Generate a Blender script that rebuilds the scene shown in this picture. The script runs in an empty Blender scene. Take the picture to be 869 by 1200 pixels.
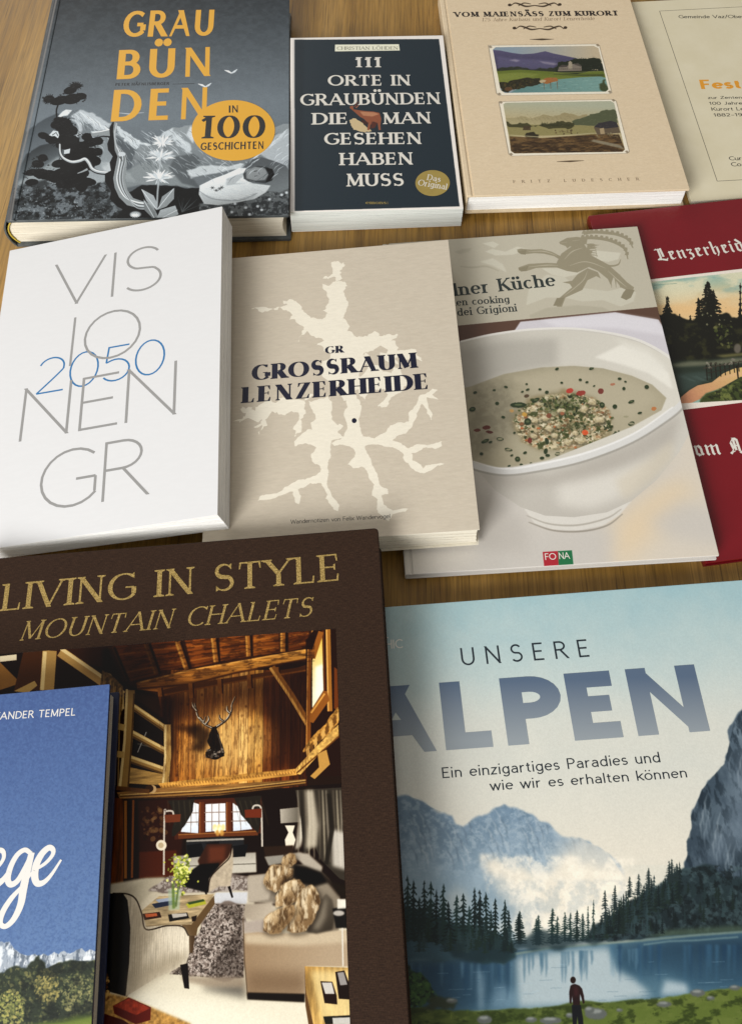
import bpy, math
import numpy as np
from mathutils import Matrix, Vector

# ------------------------------------------------------------------ camera, world, light
scene = bpy.context.scene
CM = 0.01                                       # everything below is measured in centimetres
CAM_F, CAM_PITCH, CAM_H, CAM_ROLL = 1048.77, 0.4794515, 52.2237, -0.0249733
_d = np.array([0, math.sin(CAM_PITCH), -math.cos(CAM_PITCH)])
_u = np.array([0, math.cos(CAM_PITCH), math.sin(CAM_PITCH)])
_r = np.array([1.0, 0, 0])
CAM_R = _r * math.cos(CAM_ROLL) + _u * math.sin(CAM_ROLL)
CAM_U = _u * math.cos(CAM_ROLL) - _r * math.sin(CAM_ROLL)
CAM_D = _d
cam_data = bpy.data.cameras.new('camera')
cam = bpy.data.objects.new('camera', cam_data)
scene.collection.objects.link(cam)
cam.matrix_world = Matrix(((CAM_R[0], CAM_U[0], -CAM_D[0], 0), (CAM_R[1], CAM_U[1], -CAM_D[1], 0),
                           (CAM_R[2], CAM_U[2], -CAM_D[2], CAM_H * CM), (0, 0, 0, 1)))
cam_data.sensor_fit = 'VERTICAL'
cam_data.sensor_height = 24.0
cam_data.lens = CAM_F / 1200 * 24.0
cam_data.clip_start = 0.02
cam_data.clip_end = 50
scene.camera = cam

world = bpy.data.worlds.new('World')
scene.world = world
world.use_nodes = True
wn = world.node_tree.nodes
wn['Background'].inputs['Color'].default_value = (1.0, 0.955, 0.9, 1)
wn['Background'].inputs['Strength'].default_value = 0.29


def area(name, loc, target, sx, sy, power, color):
    d = bpy.data.lights.new(name, 'AREA')
    d.shape = 'RECTANGLE'
    d.size, d.size_y = sx, sy
    d.energy = power
    d.color = color
    o = bpy.data.objects.new(name, d)
    scene.collection.objects.link(o)
    o.location = loc
    v = Vector(target) - Vector(loc)
    o.rotation_euler = v.to_track_quat('-Z', 'Y').to_euler()
    return o


area('window_light', (-1.35, -1.75, 1.3), (0, 0.4, 0), 1.25, 1.25, 100, (1.0, 0.995, 0.985))
area('far_window_light', (-1.0, 2.7, 1.5), (-0.1, 0.7, 0), 1.3, 1.1, 13, (1.0, 0.97, 0.92))

scene.view_settings.view_transform = 'Standard'
scene.view_settings.look = 'None'
scene.view_settings.exposure = 0.0
scene.view_settings.gamma = 1.0


# ------------------------------------------------------------------ where each book lies
# x, y, z of the underside centre (cm), yaw, tilts, width, height, thickness; then how far the
# real cover goes beyond that at the top, right, bottom, left
def rot(th, rx, ry):
    c, s = math.cos, math.sin
    return (np.array([[c(th), -s(th), 0], [s(th), c(th), 0], [0, 0, 1]])
            @ np.array([[1, 0, 0], [0, c(rx), -s(rx)], [0, s(rx), c(rx)]])
            @ np.array([[c(ry), 0, s(ry)], [0, 1, 0], [-s(ry), 0, c(ry)]]))


class Frame:
    """Rigid frame of one book; local u (right), v (up the cover), depth below the cover."""
    def __init__(s, x, y, z, th, rx, ry, w, h, t, up=0.0):
        s.w, s.h, s.t, s.up = w, h, t, up
        s.M = rot(th, rx, ry)
        s.O = np.array([x, y, z]) + s.M @ np.array([0, 0, t])
        s.base = np.array([x, y, z])
        s.x0, s.x1, s.y0, s.y1 = -w / 2, w / 2, -h / 2, h / 2 + up

    def P(s, u, v, d):
        """world point (cm) at cover coordinates u, v and depth d under the cover; the underside never sinks
        below the table top"""
        top = s.O + s.M @ np.array([u, v, 0.0])
        if d <= 0:
            return top + s.M @ np.array([0, 0, -d])
        bot = s.O + s.M @ np.array([u, v, -s.t])
        if bot[2] < 0.02:
            bot = bot + (0.02 - bot[2]) / s.M[2, 2] * s.M[:, 2]
        return top + (bot - top) * (d / s.t)

    def loc(s, px, py):
        """cover coordinates of a point of the photograph (869 x 1200)"""
        ray = CAM_D + (px - 434.5) / CAM_F * CAM_R - (py - 600.0) / CAM_F * CAM_U
        o = np.array([0, 0, CAM_H])
        k = ((s.O - o) @ s.M[:, 2]) / (ray @ s.M[:, 2])
        q = (o + ray * k - s.O) @ s.M
        return np.array([q[0], q[1]])

    def locs(s, pts):
        p = np.asarray(pts, float).reshape(-1, 2)
        ray = CAM_D[None] + (p[:, :1] - 434.5) / CAM_F * CAM_R[None] - (p[:, 1:] - 600.0) / CAM_F * CAM_U[None]
        o = np.array([0, 0, CAM_H])
        k = ((s.O - o) @ s.M[:, 2]) / (ray @ s.M[:, 2])
        q = (o[None] + ray * k[:, None] - s.O[None]) @ s.M
        return q[:, :2]


FR = {
    'graub': Frame(-16.4852, 62.9831, -0.0071, 0.0201, -0.0207, 0.0261, 21.0828, 23.9984, 2.6676, 4.0),
    'orte': Frame(0.8114, 62.4757, -0.0366, 0.017, 0.0058, 0.0202, 13.291, 20.5514, 2.1067),
    'kurort': Frame(16.323, 65.5174, -0.0042, 0.021, -0.0345, 0.0128, 17.3046, 24.4984, 1.7301, 2.5),
    'vision': Frame(-17.4757, 36.9554, 1.2821, 0.0393, 0.0229, -0.1961, 16.7597, 24.803, 2.089),
    'gross': Frame(-2.0174, 35.518, 0.8102, 0.018, -0.01, -0.0641, 17.0238, 23.5859, 2.1174),
    'kueche': Frame(11.4497, 36.3633, 0.4508, 0.0229, -0.0037, -0.0369, 19.4752, 27.7895, 0.7009),
    'rot': Frame(29.6284, 38.6721, 0.0055, 0.1145, 0.0038, -0.0009, 21.0, 29.8988, 0.701),
    'chalet': Frame(-11.4023, 7.3121, 0.88, 0.0305, 0.0003, -0.062, 25.0035, 32.0, 3.0),
    'fest': Frame(34.9452, 67.2616, 0.0, 0.0419, 0.0, 0.0, 13.993, 21.7793, 0.4),
    'alpen': Frame(11.799, 5.4315, 0.03, 0.0543, 0.0, 0.0, 24.0, 30.0, 1.5),
    'wege': Frame(-20.4121, 3.3128, 3.7, 0.0578, 0.0077, -0.0461, 14.005, 21.0, 1.7567),
}
FR['gross'].y1 += .17
FR['kueche'].y1 -= .1
f = FR['fest']
f.x0, f.x1, f.y0, f.y1 = -9.55, 11.45, -12.9, 12.4


# ------------------------------------------------------------------ a small painter for the printed covers
RNG = np.random.default_rng(7)


def hexc(h):
    return np.array([int(h[i:i + 2], 16) / 255 for i in (0, 2, 4)], np.float32)


def vnoise(H, W, cy, cx, seed, octaves=4, gain=0.5):
    """fractal value noise in 0..1 with cells of cy x cx pixels"""
    r = np.random.default_rng(seed)
    out = np.zeros((H, W), np.float32)
    amp, tot = 1.0, 0.0
    for _ in range(octaves):
        gy, gx = int(H / cy) + 3, int(W / cx) + 3
        g = r.random((gy, gx)).astype(np.float32)
        y = np.arange(H) / cy
        x = np.arange(W) / cx
        yi, xi = y.astype(int), x.astype(int)
        fy, fx = (y - yi).astype(np.float32), (x - xi).astype(np.float32)
        fy, fx = fy * fy * (3 - 2 * fy), fx * fx * (3 - 2 * fx)
        a = g[yi][:, xi] * (1 - fx) + g[yi][:, xi + 1] * fx
        b = g[yi + 1][:, xi] * (1 - fx) + g[yi + 1][:, xi + 1] * fx
        out += amp * (a * (1 - fy)[:, None] + b * fy[:, None])
        tot += amp
        amp *= gain
        cy, cx = max(cy / 2, 1.0), max(cx / 2, 1.0)
    return out / tot


def blur(m, r):
    r = int(round(r))
    if r < 1:
        return m
    for _ in range(2):
        for ax in (0, 1):
            p = np.pad(m, [(r + 1, r) if a == ax else (0, 0) for a in (0, 1)], mode='edge')
            c = np.cumsum(p, axis=ax, dtype=np.float64)
            n = m.shape[ax]
            if ax == 0:
                m = ((c[2 * r + 1:2 * r + 1 + n] - c[:n]) / (2 * r + 1)).astype(np.float32)
            else:
                m = ((c[:, 2 * r + 1:2 * r + 1 + n] - c[:, :n]) / (2 * r + 1)).astype(np.float32)
    return m


class Canvas:
    """Paints a print whose features are located by photograph pixels (or a zoomed view of them)."""
    def __init__(s, frame, x0, x1, y0, y1, res, base):
        s.f, s.x0, s.x1, s.y0, s.y1, s.res = frame, x0, x1, y0, y1, res
        s.W, s.H = int((x1 - x0) * res), int((y1 - y0) * res)
        s.a = np.empty((s.H, s.W, 3), np.float32)
        s.a[:] = hexc(base) if isinstance(base, str) else base
        s.ox, s.oy, s.k = 0, 0, 1
        s.seed = 100
        s.mask = None

    def view(s, ox, oy, k):
        s.ox, s.oy, s.k = ox, oy, k
        return s

    def T(s, pts):
        p = np.asarray(pts, float).reshape(-1, 2) / s.k + np.array([s.ox, s.oy])
        q = s.f.locs(p)
        return np.stack([(q[:, 0] - s.x0) * s.res, (s.y1 - q[:, 1]) * s.res], 1)

    def raster(s, q, soft):
        """coverage of a polygon given in canvas pixels -> mask, y0, x0"""
        pad = int(soft * 2.2) + 2
        x0, y0 = max(int(q[:, 0].min()) - pad, 0), max(int(q[:, 1].min()) - pad, 0)
        x1, y1 = min(int(q[:, 0].max()) + pad + 1, s.W), min(int(q[:, 1].max()) + pad + 1, s.H)
        if x1 <= x0 or y1 <= y0:
            return None
        SS = 3 if (x1 - x0) * (y1 - y0) < 60000 else 2
        w, h = (x1 - x0) * SS, (y1 - y0) * SS
        p = (q - np.array([x0, y0])) * SS
        m = np.zeros((h, w + 1), np.int32)
        n = len(p)
        for i in range(n):
            ax, ay = p[i]
            bx, by = p[(i + 1) % n]
            if ay == by:
                continue
            if ay > by:
                ax, ay, bx, by = bx, by, ax, ay
            r0, r1 = max(int(math.ceil(ay - .5)), 0), min(int(math.ceil(by - .5)), h)
            if r1 <= r0:
                continue
            rows = np.arange(r0, r1)
            xs = ax + (rows + .5 - ay) * (bx - ax) / (by - ay)
            np.add.at(m, (rows, np.clip(np.ceil(xs - .5), 0, w).astype(int)), 1)
        m = (np.cumsum(m, 1)[:, :w] & 1).astype(np.float32)
        m = m.reshape(y1 - y0, SS, x1 - x0, SS).mean((1, 3))
        if soft >= 1:
            m = blur(m, soft)
        return m, y0, x0

    def clip(s, pts=None):
        s.mask = None
        if pts is not None:
            m, y0, x0 = s.raster(s.T(pts), 0)
            s.mask = np.zeros((s.H, s.W), np.float32)
            s.mask[y0:y0 + m.shape[0], x0:x0 + m.shape[1]] = m

    def put(s, m, y0, x0, col, alpha):
        h, w = m.shape
        if s.mask is not None:
            m = m * s.mask[y0:y0 + h, x0:x0 + w]
        sub = s.a[y0:y0 + h, x0:x0 + w]
        m = (m * alpha)[..., None]
        sub += (col - sub) * m

    def color(s, c, c2, gdir, q, y0, x0, h, w):
        c = hexc(c)
        if c2 is None:
            return c
        c2 = hexc(c2)
        (ax, ay), (bx, by) = s.T(gdir) if gdir is not None else ((0, q[:, 1].min()), (0, q[:, 1].max()))
        yy, xx = np.mgrid[y0:y0 + h, x0:x0 + w]
        t = ((xx - ax) * (bx - ax) + (yy - ay) * (by - ay)) / ((bx - ax) ** 2 + (by - ay) ** 2 + 1e-9)
        t = np.clip(t, 0, 1).astype(np.float32)[..., None]
        return c * (1 - t) + c2 * t

    def poly(s, pts, c, alpha=1.0, soft=0.0, c2=None, g=None, rough=0, tex=0, tcell=(6, 6)):
        q = s.T(pts)
        if rough:
            q = s.roughen(q, rough)
        r = s.raster(q, soft)
        if r is None:
            return
        m, y0, x0 = r
        col = s.color(c, c2, g, q, y0, x0, *m.shape)
        if tex:
            s.seed += 1
            n = vnoise(m.shape[0], m.shape[1], tcell[1], tcell[0], s.seed)[..., None] - .5
            col = np.clip(col * (1 + tex * 2.4 * n), 0, 1)
        s.put(m, y0, x0, col, alpha)

    def roughen(s, q, amp):
        s.seed += 1
        r = np.random.default_rng(s.seed)
        for _ in range(3):
            n = np.roll(q, -1, 0)
            L = np.linalg.norm(n - q, axis=1, keepdims=True)
            mid = (q + n) / 2 + r.normal(0, 1, q.shape) * np.minimum(amp * L * .25, 14)
            q = np.stack([q, mid], 1).reshape(-1, 2)
        return q

    def line(s, pts, w, c, alpha=1.0, soft=0.0, curve=False):
        """stroke through points; w in view pixels, number or (start, end) or one per point"""
        p = np.asarray(pts, float).reshape(-1, 2)
        if np.isscalar(w):
            w = [w] * len(p)
        elif len(w) != len(p):
            w = np.interp(np.linspace(0, 1, len(p)), np.linspace(0, 1, len(w)), w)
        w = np.asarray(w, float)
        if curve and len(p) > 2:
            p, w = smooth(p, w)
        d = np.gradient(p, axis=0)
        d /= np.linalg.norm(d, axis=1, keepdims=True) + 1e-9
        nn = np.stack([-d[:, 1], d[:, 0]], 1) * w[:, None] / 2
        s.poly(np.concatenate([p + nn, (p - nn)[::-1]]), c, alpha, soft)

    def ell(s, x, y, rx, ry, c, alpha=1.0, soft=0.0, ang=0.0, n=18, **k):
        t = np.linspace(0, 2 * math.pi, n, endpoint=False)
        a = math.radians(ang)
        px, py = rx * np.cos(t), ry * np.sin(t)
        s.poly(np.stack([x + px * math.cos(a) - py * math.sin(a), y + px * math.sin(a) + py * math.cos(a)], 1), c,
               alpha, soft, **k)

    def scatter(s, pts, n, size, cols, alpha=1.0, soft=0, ang=(0, 180), asp=(.4, 1)):
        """n little dabs inside a polygon"""
        s.seed += 1
        r = np.random.default_rng(s.seed)
        P = np.asarray(pts, float)
        lo, hi = P.min(0), P.max(0)
        k = 0
        tries = 0
        while k < n and tries < n * 12:
            tries += 1
            x, y = r.uniform(lo, hi)
            inside = False
            j = len(P) - 1
            for i in range(len(P)):
                if (P[i, 1] > y) != (P[j, 1] > y) and x < (P[j, 0] - P[i, 0]) * (y - P[i, 1]) / (P[j, 1] - P[i, 1]) + P[i, 0]:
                    inside = not inside
                j = i
            if not inside:
                continue
            k += 1
            z = r.uniform(*size)
            s.ell(x, y, z, z * r.uniform(*asp), cols[r.integers(len(cols))], alpha * r.uniform(.6, 1), soft,
                  r.uniform(*ang), n=8)

    def mottle(s, pts, c, amt, cell, thresh=.5, sharp=6, soft=3, stretch=(1, 1), octv=5):
        """noise-shaped patches of colour c inside a polygon"""
        q = s.T(pts)
        r = s.raster(q, soft)
        if r is None:
            return
        m, y0, x0 = r
        s.seed += 1
        n = vnoise(m.shape[0], m.shape[1], cell * stretch[1], cell * stretch[0], s.seed, octv, .6)
        n = np.clip((n - thresh) * sharp + .5, 0, 1)
        s.put(m * n, y0, x0, hexc(c), amt)

    def conifer(s, x, yb, yt, w, c, seed=0, dens=1.0, lean=0.0, alpha=1.0):
        r = np.random.default_rng(int(seed + x * 13 + yb * 7) % 99991)
        h = yb - yt
        n = max(int(9 * dens), 5)
        lean += r.uniform(-.06, .06) * w
        s.line([(x + lean, yt), (x, yb)], (.6, max(w * .09, 1.2)), c, alpha, 0)
        for i in range(n):
            t = (i + .4) / n
            y = yt + h * (t ** 1.05)
            xx = x + lean * (1 - t)
            for sg in (-1, 1):
                if r.random() < .04:
                    continue
                ww = (w / 2 * (t ** .8) + w * .05) * r.uniform(.7, 1.35)
                dr = h / n * r.uniform(.1, .7)
                th = h / n * r.uniform(.8, 1.3)
                s.poly([(xx, y - th * .6), (xx + sg * ww * .55, y + dr * .4), (xx + sg * ww, y + dr), (xx + sg * ww * .7, y + dr + th * .3),
                        (xx + sg * ww * .35, y + th * .35), (xx, y + th * .9)], c, alpha, 0)

    def contrast(s, k, mid=.42):
        x = np.clip(s.a, 0, 1)
        y = np.clip(mid + (x - mid) * k, 0, 1)
        s.a[:] = y * .75 + (x * x * (3 - 2 * x)) * .25

    def grain(s, amp, cell=2.0, seed=1, stretch=(1, 1)):
        n = vnoise(s.H, s.W, cell * stretch[1], cell * stretch[0], seed, 3, .7)[..., None] - .5
        s.a[:] = np.clip(s.a * (1 + amp * 2 * n), 0, 1)


def smooth(p, w, n=6):
    P = np.vstack([2 * p[0] - p[1], p, 2 * p[-1] - p[-2]])
    out, ow = [], []
    for i in range(len(p) - 1):
        a, b, c, d = P[i], P[i + 1], P[i + 2], P[i + 3]
        for k in range(n):
            t = k / n
            out.append(.5 * ((2 * b) + (c - a) * t + (2 * a - 5 * b + 4 * c - d) * t * t + (3 * b - a - 3 * c + d) * t ** 3))
            ow.append(w[i] * (1 - t) + w[i + 1] * t)
    out.append(p[-1])
    ow.append(w[-1])
    return np.array(out), np.array(ow)


# ------------------------------------------------------------------ the printed pictures
def paint_graub(fr):
    c = Canvas(fr, fr.x0, fr.x1, fr.y0, fr.y1, 42, '2a2d30')
    c.view(0, 0, 1)
    c.poly([(-40, -140), (400, -140), (400, 160), (-40, 160)], '2b2e30', 1, 0, '74797c', [(170, -30), (170, 125)])
    c.poly([(-40, 140), (400, 140), (400, 300), (-40, 300)], '74797c', 1, 8, '5c5f60', [(170, 140), (170, 250)])
    c.mottle([(-40, -40), (400, -40), (400, 200), (-40, 200)], '8a8f92', .12, 18, .5, 3)
    c.view(20, 80, 5.43)
    # far slopes on the left
    c.poly([(40, 420), (100, 370), (180, 320), (260, 285), (330, 330), (420, 560), (40, 620)], '4c5154', 1, 2, '6f7477',
           [(150, 300), (250, 520)])
    c.poly([(30, 610), (60, 545), (150, 490), (240, 470), (330, 520), (330, 700), (0, 800)], '3c4042', 1, 2, '767b7c',
           [(100, 520), (220, 660)])
    c.poly([(0, 760), (10, 720), (60, 690), (160, 640), (260, 560), (330, 600), (300, 800), (0, 900)], '9a9d9c', .8, 5)
    # big snowy mountain
    M = [(262, 305), (290, 275), (312, 262), (350, 266), (400, 260), (440, 275), (500, 300), (560, 325), (620, 355),
         (700, 405), (780, 455), (869, 490), (980, 520), (1100, 600), (1100, 760), (300, 760), (330, 500), (270, 360)]
    c.poly(M, '6d7173', 1, 1, '9a9d9d', [(500, 300), (520, 700)], rough=.3)
    c.poly([(262, 305), (290, 275), (312, 262), (352, 266), (322, 300), (296, 302), (280, 320)], 'd8d9d8', 1, 1)
    c.poly([(340, 310), (400, 262), (440, 275), (500, 300), (600, 350), (600, 400), (520, 395), (470, 350), (420, 340),
            (380, 322)], 'b9bbbb', .95, 2, rough=.4)
    c.poly([(330, 320), (380, 325), (412, 352), (418, 390), (400, 430), (370, 440), (392, 400), (380, 350)], 'cfd0cf', .7, 2)
    for i in range(26):
        x = 400 + i * 9
        y = 275 + i * 5.5
        c.line([(x, y), (x + 22 + (i * 37 % 30), y + 22 + (i * 53 % 40))], (5, 1), 'e6e7e6', .55, 1)
    c.poly([(620, 360), (700, 405), (780, 455), (860, 490), (850, 500), (780, 480), (760, 520), (700, 460), (680, 470),
            (640, 410)], 'c9cbca', .9, 1, rough=.5)
    c.poly([(620, 420), (760, 520), (810, 600), (820, 720), (690, 660), (690, 560), (640, 510)], '5a5e60', .9, 2)
    c.poly([(470, 400), (600, 392), (600, 420), (480, 428)], 'c4c6c5', .95, 1)
    c.poly([(520, 590), (600, 600), (700, 660), (869, 700), (869, 745), (700, 700), (560, 660)], 'b9bab8', .9, 3)
    c.poly([(350, 480), (560, 440), (575, 620), (350, 640)], '8d9191', .6, 5)
    # lower bush texture
    B = [(-20, 760), (60, 720), (200, 700), (280, 760), (450, 740), (560, 720), (600, 800), (640, 900), (800, 930),
         (900, 1000), (-20, 1000)]
    c.poly(B, '3e4142', 1, 4, rough=.5)
    c.mottle(B, '7c8082', .75, 26, .52, 7, 2)
    c.mottle(B, '17191a', .8, 16, .56, 8, 2)
    c.scatter(B, 420, (3, 9), ['8f9394', '666a6b', 'a9acac', '2b2d2e', '4e5253'], .7, 0, (0, 180), (.2, .5))
    c.scatter([(0, 860), (620, 860), (700, 1000), (0, 1000)], 160, (3, 8), ['b9bbba', '8f9394', '111213'], .7, 0, (0, 180), (.2, .5))
    # dark hill behind the flower (view of the right part)
    c.view(120, 80, 3.862)
    c.poly([(90, 640), (110, 560), (180, 527), (290, 525), (440, 540), (470, 600), (540, 640), (560, 720), (60, 720)],
           '1b1c1d', 1, 1, rough=.3)
    # second range
    c.poly([(160, 360), (215, 350), (255, 305), (318, 266), (350, 268), (400, 256), (560, 300), (869, 250), (869, 560),
            (430, 540), (300, 530), (160, 520), (140, 430)], '8f9292', 1, 1, '6c6f70', [(400, 280), (420, 520)], rough=.4)
    c.poly([(90, 470), (200, 420), (330, 440), (420, 540), (300, 530), (180, 525), (110, 540)], '8a8d8c', .8, 3)
    c.poly([(330, 400), (410, 385), (450, 420), (400, 470), (440, 540), (360, 520), (300, 450)], '5b5e5f', .85, 3)
    c.poly([(320, 268), (350, 300), (400, 350), (405, 390), (360, 360), (318, 300), (280, 320), (262, 305)], 'c6c8c7', .9, 2, rough=.4)
    c.poly([(400, 258), (380, 300), (410, 340), (420, 300)], 'd5d6d5', .8, 2)
    c.poly([(700, 380), (760, 330), (800, 295), (850, 260), (860, 330), (845, 470), (760, 420)], 'a9abab', 1, 2, rough=.3)
    for i in range(16):
        c.line([(835 - i * 9, 275 + i * 8), (800 - i * 10, 330 + i * 7)], (4, 1), 'd9dad9', .6, 1)
    c.poly([(380, 460), (480, 440), (640, 430), (620, 455), (480, 480), (400, 500)], 'c3c4c2', .9, 2, rough=.3)
    c.poly([(400, 490), (520, 500), (640, 470), (600, 520), (440, 530)], '737677', .8, 3)
    for i in range(14):
        x = 350 + i * 27
        c.line([(x, 400 + (i * 31 % 40)), (x + 50, 430 + (i * 17 % 50))], (5, 1), 'd0d1d0', .45, 1)
    # meadow right
    R = [(440, 610), (560, 590), (700, 560), (850, 520), (860, 720), (430, 720)]
    c.poly(R, '3c3e3f', 1, 4)
    c.mottle(R, '797b7a', .7, 14, .5, 7)
    c.scatter(R, 260, (2, 7), ['8f9191', '6a6c6c', '232425', 'a5a6a5'], .7, 0, (60, 120), (.15, .4))
    for x, y in ((600, 612), (648, 630), (702, 624), (720, 640), (755, 592), (810, 572), (832, 562), (585, 650), (665, 660)):
        c.ell(x, y, 7, 6, 'c9cac9', .9, 1)
    # reclining woman: arm, blouse, head
    c.poly([(640, 445), (672, 412), (720, 402), (780, 420), (830, 440), (850, 470), (850, 540), (800, 560), (740, 556),
            (760, 500), (770, 470), (700, 440), (660, 452)], '5d5f60', 1, 1, '777a7a', [(760, 420), (800, 540)])
    c.poly([(440, 530), (500, 500), (560, 478), (620, 450), (650, 452), (640, 500), (680, 520), (760, 530), (740, 560),
            (690, 590), (600, 608), (520, 618), (460, 612), (436, 570)], 'e3e3e0', 1, 1, 'bcbcb9', [(560, 480), (600, 610)])
    c.poly([(560, 500), (640, 470), (636, 490), (600, 520), (660, 518), (560, 530)], 'a4a5a4', .8, 2)
    c.poly([(437, 560), (520, 590), (620, 590), (700, 560), (680, 590), (600, 606), (520, 617), (462, 610)], 'a9aaa8', .8, 2)
    c.line([(440, 556), (500, 590), (620, 596), (700, 565)], (3, 3), '77787a', .7, 1, True)
    c.poly([(636, 478), (650, 455), (700, 440), (748, 446), (772, 470), (768, 505), (735, 520), (700, 515), (660, 512),
            (640, 498)], '464849', 1, 1)
    c.poly([(650, 458), (690, 445), (735, 452), (752, 480), (735, 505), (690, 508), (650, 498)], '8b8c8b', 1, 1.5)
    c.poly([(735, 448), (768, 455), (778, 480), (765, 508), (738, 516), (752, 480)], '1e1f20', 1, 1)
    c.line([(685, 466), (700, 463)], 3, '2a2b2c', .9)
    c.line([(688, 488), (702, 486)], 3, '3a3b3c', .8)
    c.line([(705, 470), (712, 480)], 3, '606162', .8)
    for x, y in ((498, 540), (530, 545), (515, 552), (540, 538)):
        for k in range(6):
            a = k * math.pi / 3
            c.line([(x, y), (x + 12 * math.cos(a), y + 9 * math.sin(a))], (4, 1), '4a4b4b', .9)
    rr = np.random.default_rng(2)
    c.view(20, 80, 5.43)
    for k in range(170):
        x = rr.uniform(300, 900)
        y0 = 262 + max(0, (x - 400)) * .5 + 6
        y = y0 + rr.uniform(0, 1) ** 1.6 * 170
        L = rr.uniform(18, 60)
        g_ = rr.random()
        c.line([(x, y), (x + L * .6, y + L * .5), (x + L * .8, y + L)], (1, rr.uniform(2, 5), 1), 'eceeec' if g_ < .45 else ('b5b8b8' if g_ < .7 else '474b4d'), .5, 0)
    c.view(120, 80, 3.862)
    for k in range(230):
        x = rr.uniform(170, 860)
        y = 275 + rr.uniform(0, 1) ** 1.2 * 210
        L = rr.uniform(14, 46)
        sg = 1 if x < 560 else -1
        g_ = rr.random()
        c.line([(x, y), (x + sg * L * .7, y + L * .45), (x + sg * L, y + L * .9)], (1, rr.uniform(2, 5), 1), 'e2e4e3' if g_ < .4 else ('a9acac' if g_ < .65 else '4e5254'), .45, 0)
    for k in range(90):
        x, y = rr.uniform(450, 720), rr.uniform(480, 600)
        if (x - 590) ** 2 / 130 ** 2 + (y - 545) ** 2 / 50 ** 2 < 1:
            c.line([(x, y), (x + 26, y + 7)], (1, 3, 1), ['f3f3f0', 'a2a3a2', 'c9cac8'][k % 3], .5, 0)
    # tree: dark leaves
    c.view(20, 80, 5.43)
    c.line([(262, 232), (252, 270), (258, 320), (290, 340)], 9, '141415', 1, 0, True)
    for x, y, rx, ry in ((376, 112, 36, 18), (340, 140, 44, 24), (205, 196, 36, 24), (275, 205, 60, 27), (350, 195, 62, 32),
                         (405, 178, 40, 22), (290, 335, 58, 24), (300, 370, 60, 40), (250, 360, 36, 26), (170, 428, 36, 22),
                         (345, 395, 44, 32), (225, 452, 44, 28), (300, 430, 60, 50), (350, 455, 50, 30), (310, 480, 66, 36),
                         (445, 435, 34, 24), (400, 500, 70, 32), (360, 530, 60, 34), (470, 470, 50, 30), (515, 462, 34, 26),
                         (515, 530, 32, 26), (440, 550, 80, 44), (500, 590, 36, 30), (370, 580, 80, 40), (270, 606, 50, 26),
                         (330, 620, 60, 40), (430, 610, 70, 40), (165, 570, 32, 24), (135, 608, 40, 24), (95, 662, 46, 22),
                         (160, 672, 60, 34), (95, 724, 42, 22), (210, 680, 60, 34), (280, 680, 70, 44), (250, 700, 60, 30),
                         (370, 680, 60, 40), (440, 720, 66, 26), (330, 730, 84, 34), (420, 668, 40, 30), (410, 750, 40, 34)):
        c.ell(x, y, rx, ry, '171718', 1, 0, (x * 7 + y) % 30 - 15, rough=.25)
    rr = np.random.default_rng(8)
    for k in range(420):
        t = [(376, 112, 36, 18), (205, 196, 36, 24), (350, 190, 80, 30), (290, 350, 58, 34), (345, 400, 50, 40), (300, 450, 90, 50), (450, 460, 90, 40),
             (420, 540, 110, 50), (280, 640, 180, 60), (330, 720, 110, 40), (150, 670, 100, 40), (150, 600, 50, 34)][rr.integers(12)]
        a = rr.uniform(0, 6.283)
        x, y = t[0] + t[2] * 1.02 * math.cos(a), t[1] + t[3] * 1.05 * math.sin(a)
        if rr.random() < .7:
            c.line([(x, y), (x + 13 * math.cos(a), y + 10 * math.sin(a))], (5, 1), '171718', 1, 0)
        else:
            q = rr.random() ** .5
            x, y = t[0] + t[2] * q * .8 * math.cos(a), t[1] + t[3] * q * .8 * math.sin(a)
            c.line([(x - 8, y), (x, y + 3), (x + 8, y)], (1, 2.5, 1), '454748', .7, 0)
    c.poly([(205, 425), (232, 395), (262, 400), (270, 425), (262, 445), (240, 430), (222, 432)], 'c8c9c8', 1, 0)
    c.line([(225, 425), (250, 408), (262, 430)], 5, '3a3b3b')
    c.poly([(300, 520), (340, 510), (335, 540), (300, 545)], 'c2c3c2', 1, 0)
    # branch and trunk
    br = [(275, 485), (278, 540), (300, 575), (350, 598), (400, 592), (435, 580), (460, 605), (480, 640), (520, 660), (590, 668)]
    c.line(br, (16, 26, 30, 24), '2a2a2b', 1, 0, True)
    c.line([(x - 2, y - 4) for x, y in br], (10, 16, 20, 16), 'aeb0af', 1, 0, True)
    c.line([(x - 2, y - 7) for x, y in br], (3, 6, 6, 5), 'e4e5e4', .9, 0, True)
    c.line([(450, 640), (420, 655), (385, 668)], (14, 5), '9a9c9b')
    c.poly([(470, 412), (540, 395), (600, 390), (600, 430), (540, 425), (475, 432)], '8e908f', 1, 0)
    c.line([(480, 410), (530, 402), (590, 388)], (4, 8), 'dcdddc')
    c.line([(500, 440), (550, 432), (590, 436)], (4, 10), '1f1f20')
    tr_o = [(610, 340), (588, 380), (592, 430), (575, 480), (580, 520), (610, 560), (590, 600), (598, 650), (560, 670),
            (560, 720), (600, 780), (590, 830), (640, 880), (720, 920), (800, 930), (860, 990), (980, 1000), (900, 900),
            (800, 850), (740, 830), (700, 780), (690, 720), (695, 650), (700, 600), (690, 545), (650, 520), (630, 480),
            (625, 420), (640, 345)]
    c.poly(tr_o, '1a1a1b', 1, 0)
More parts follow.
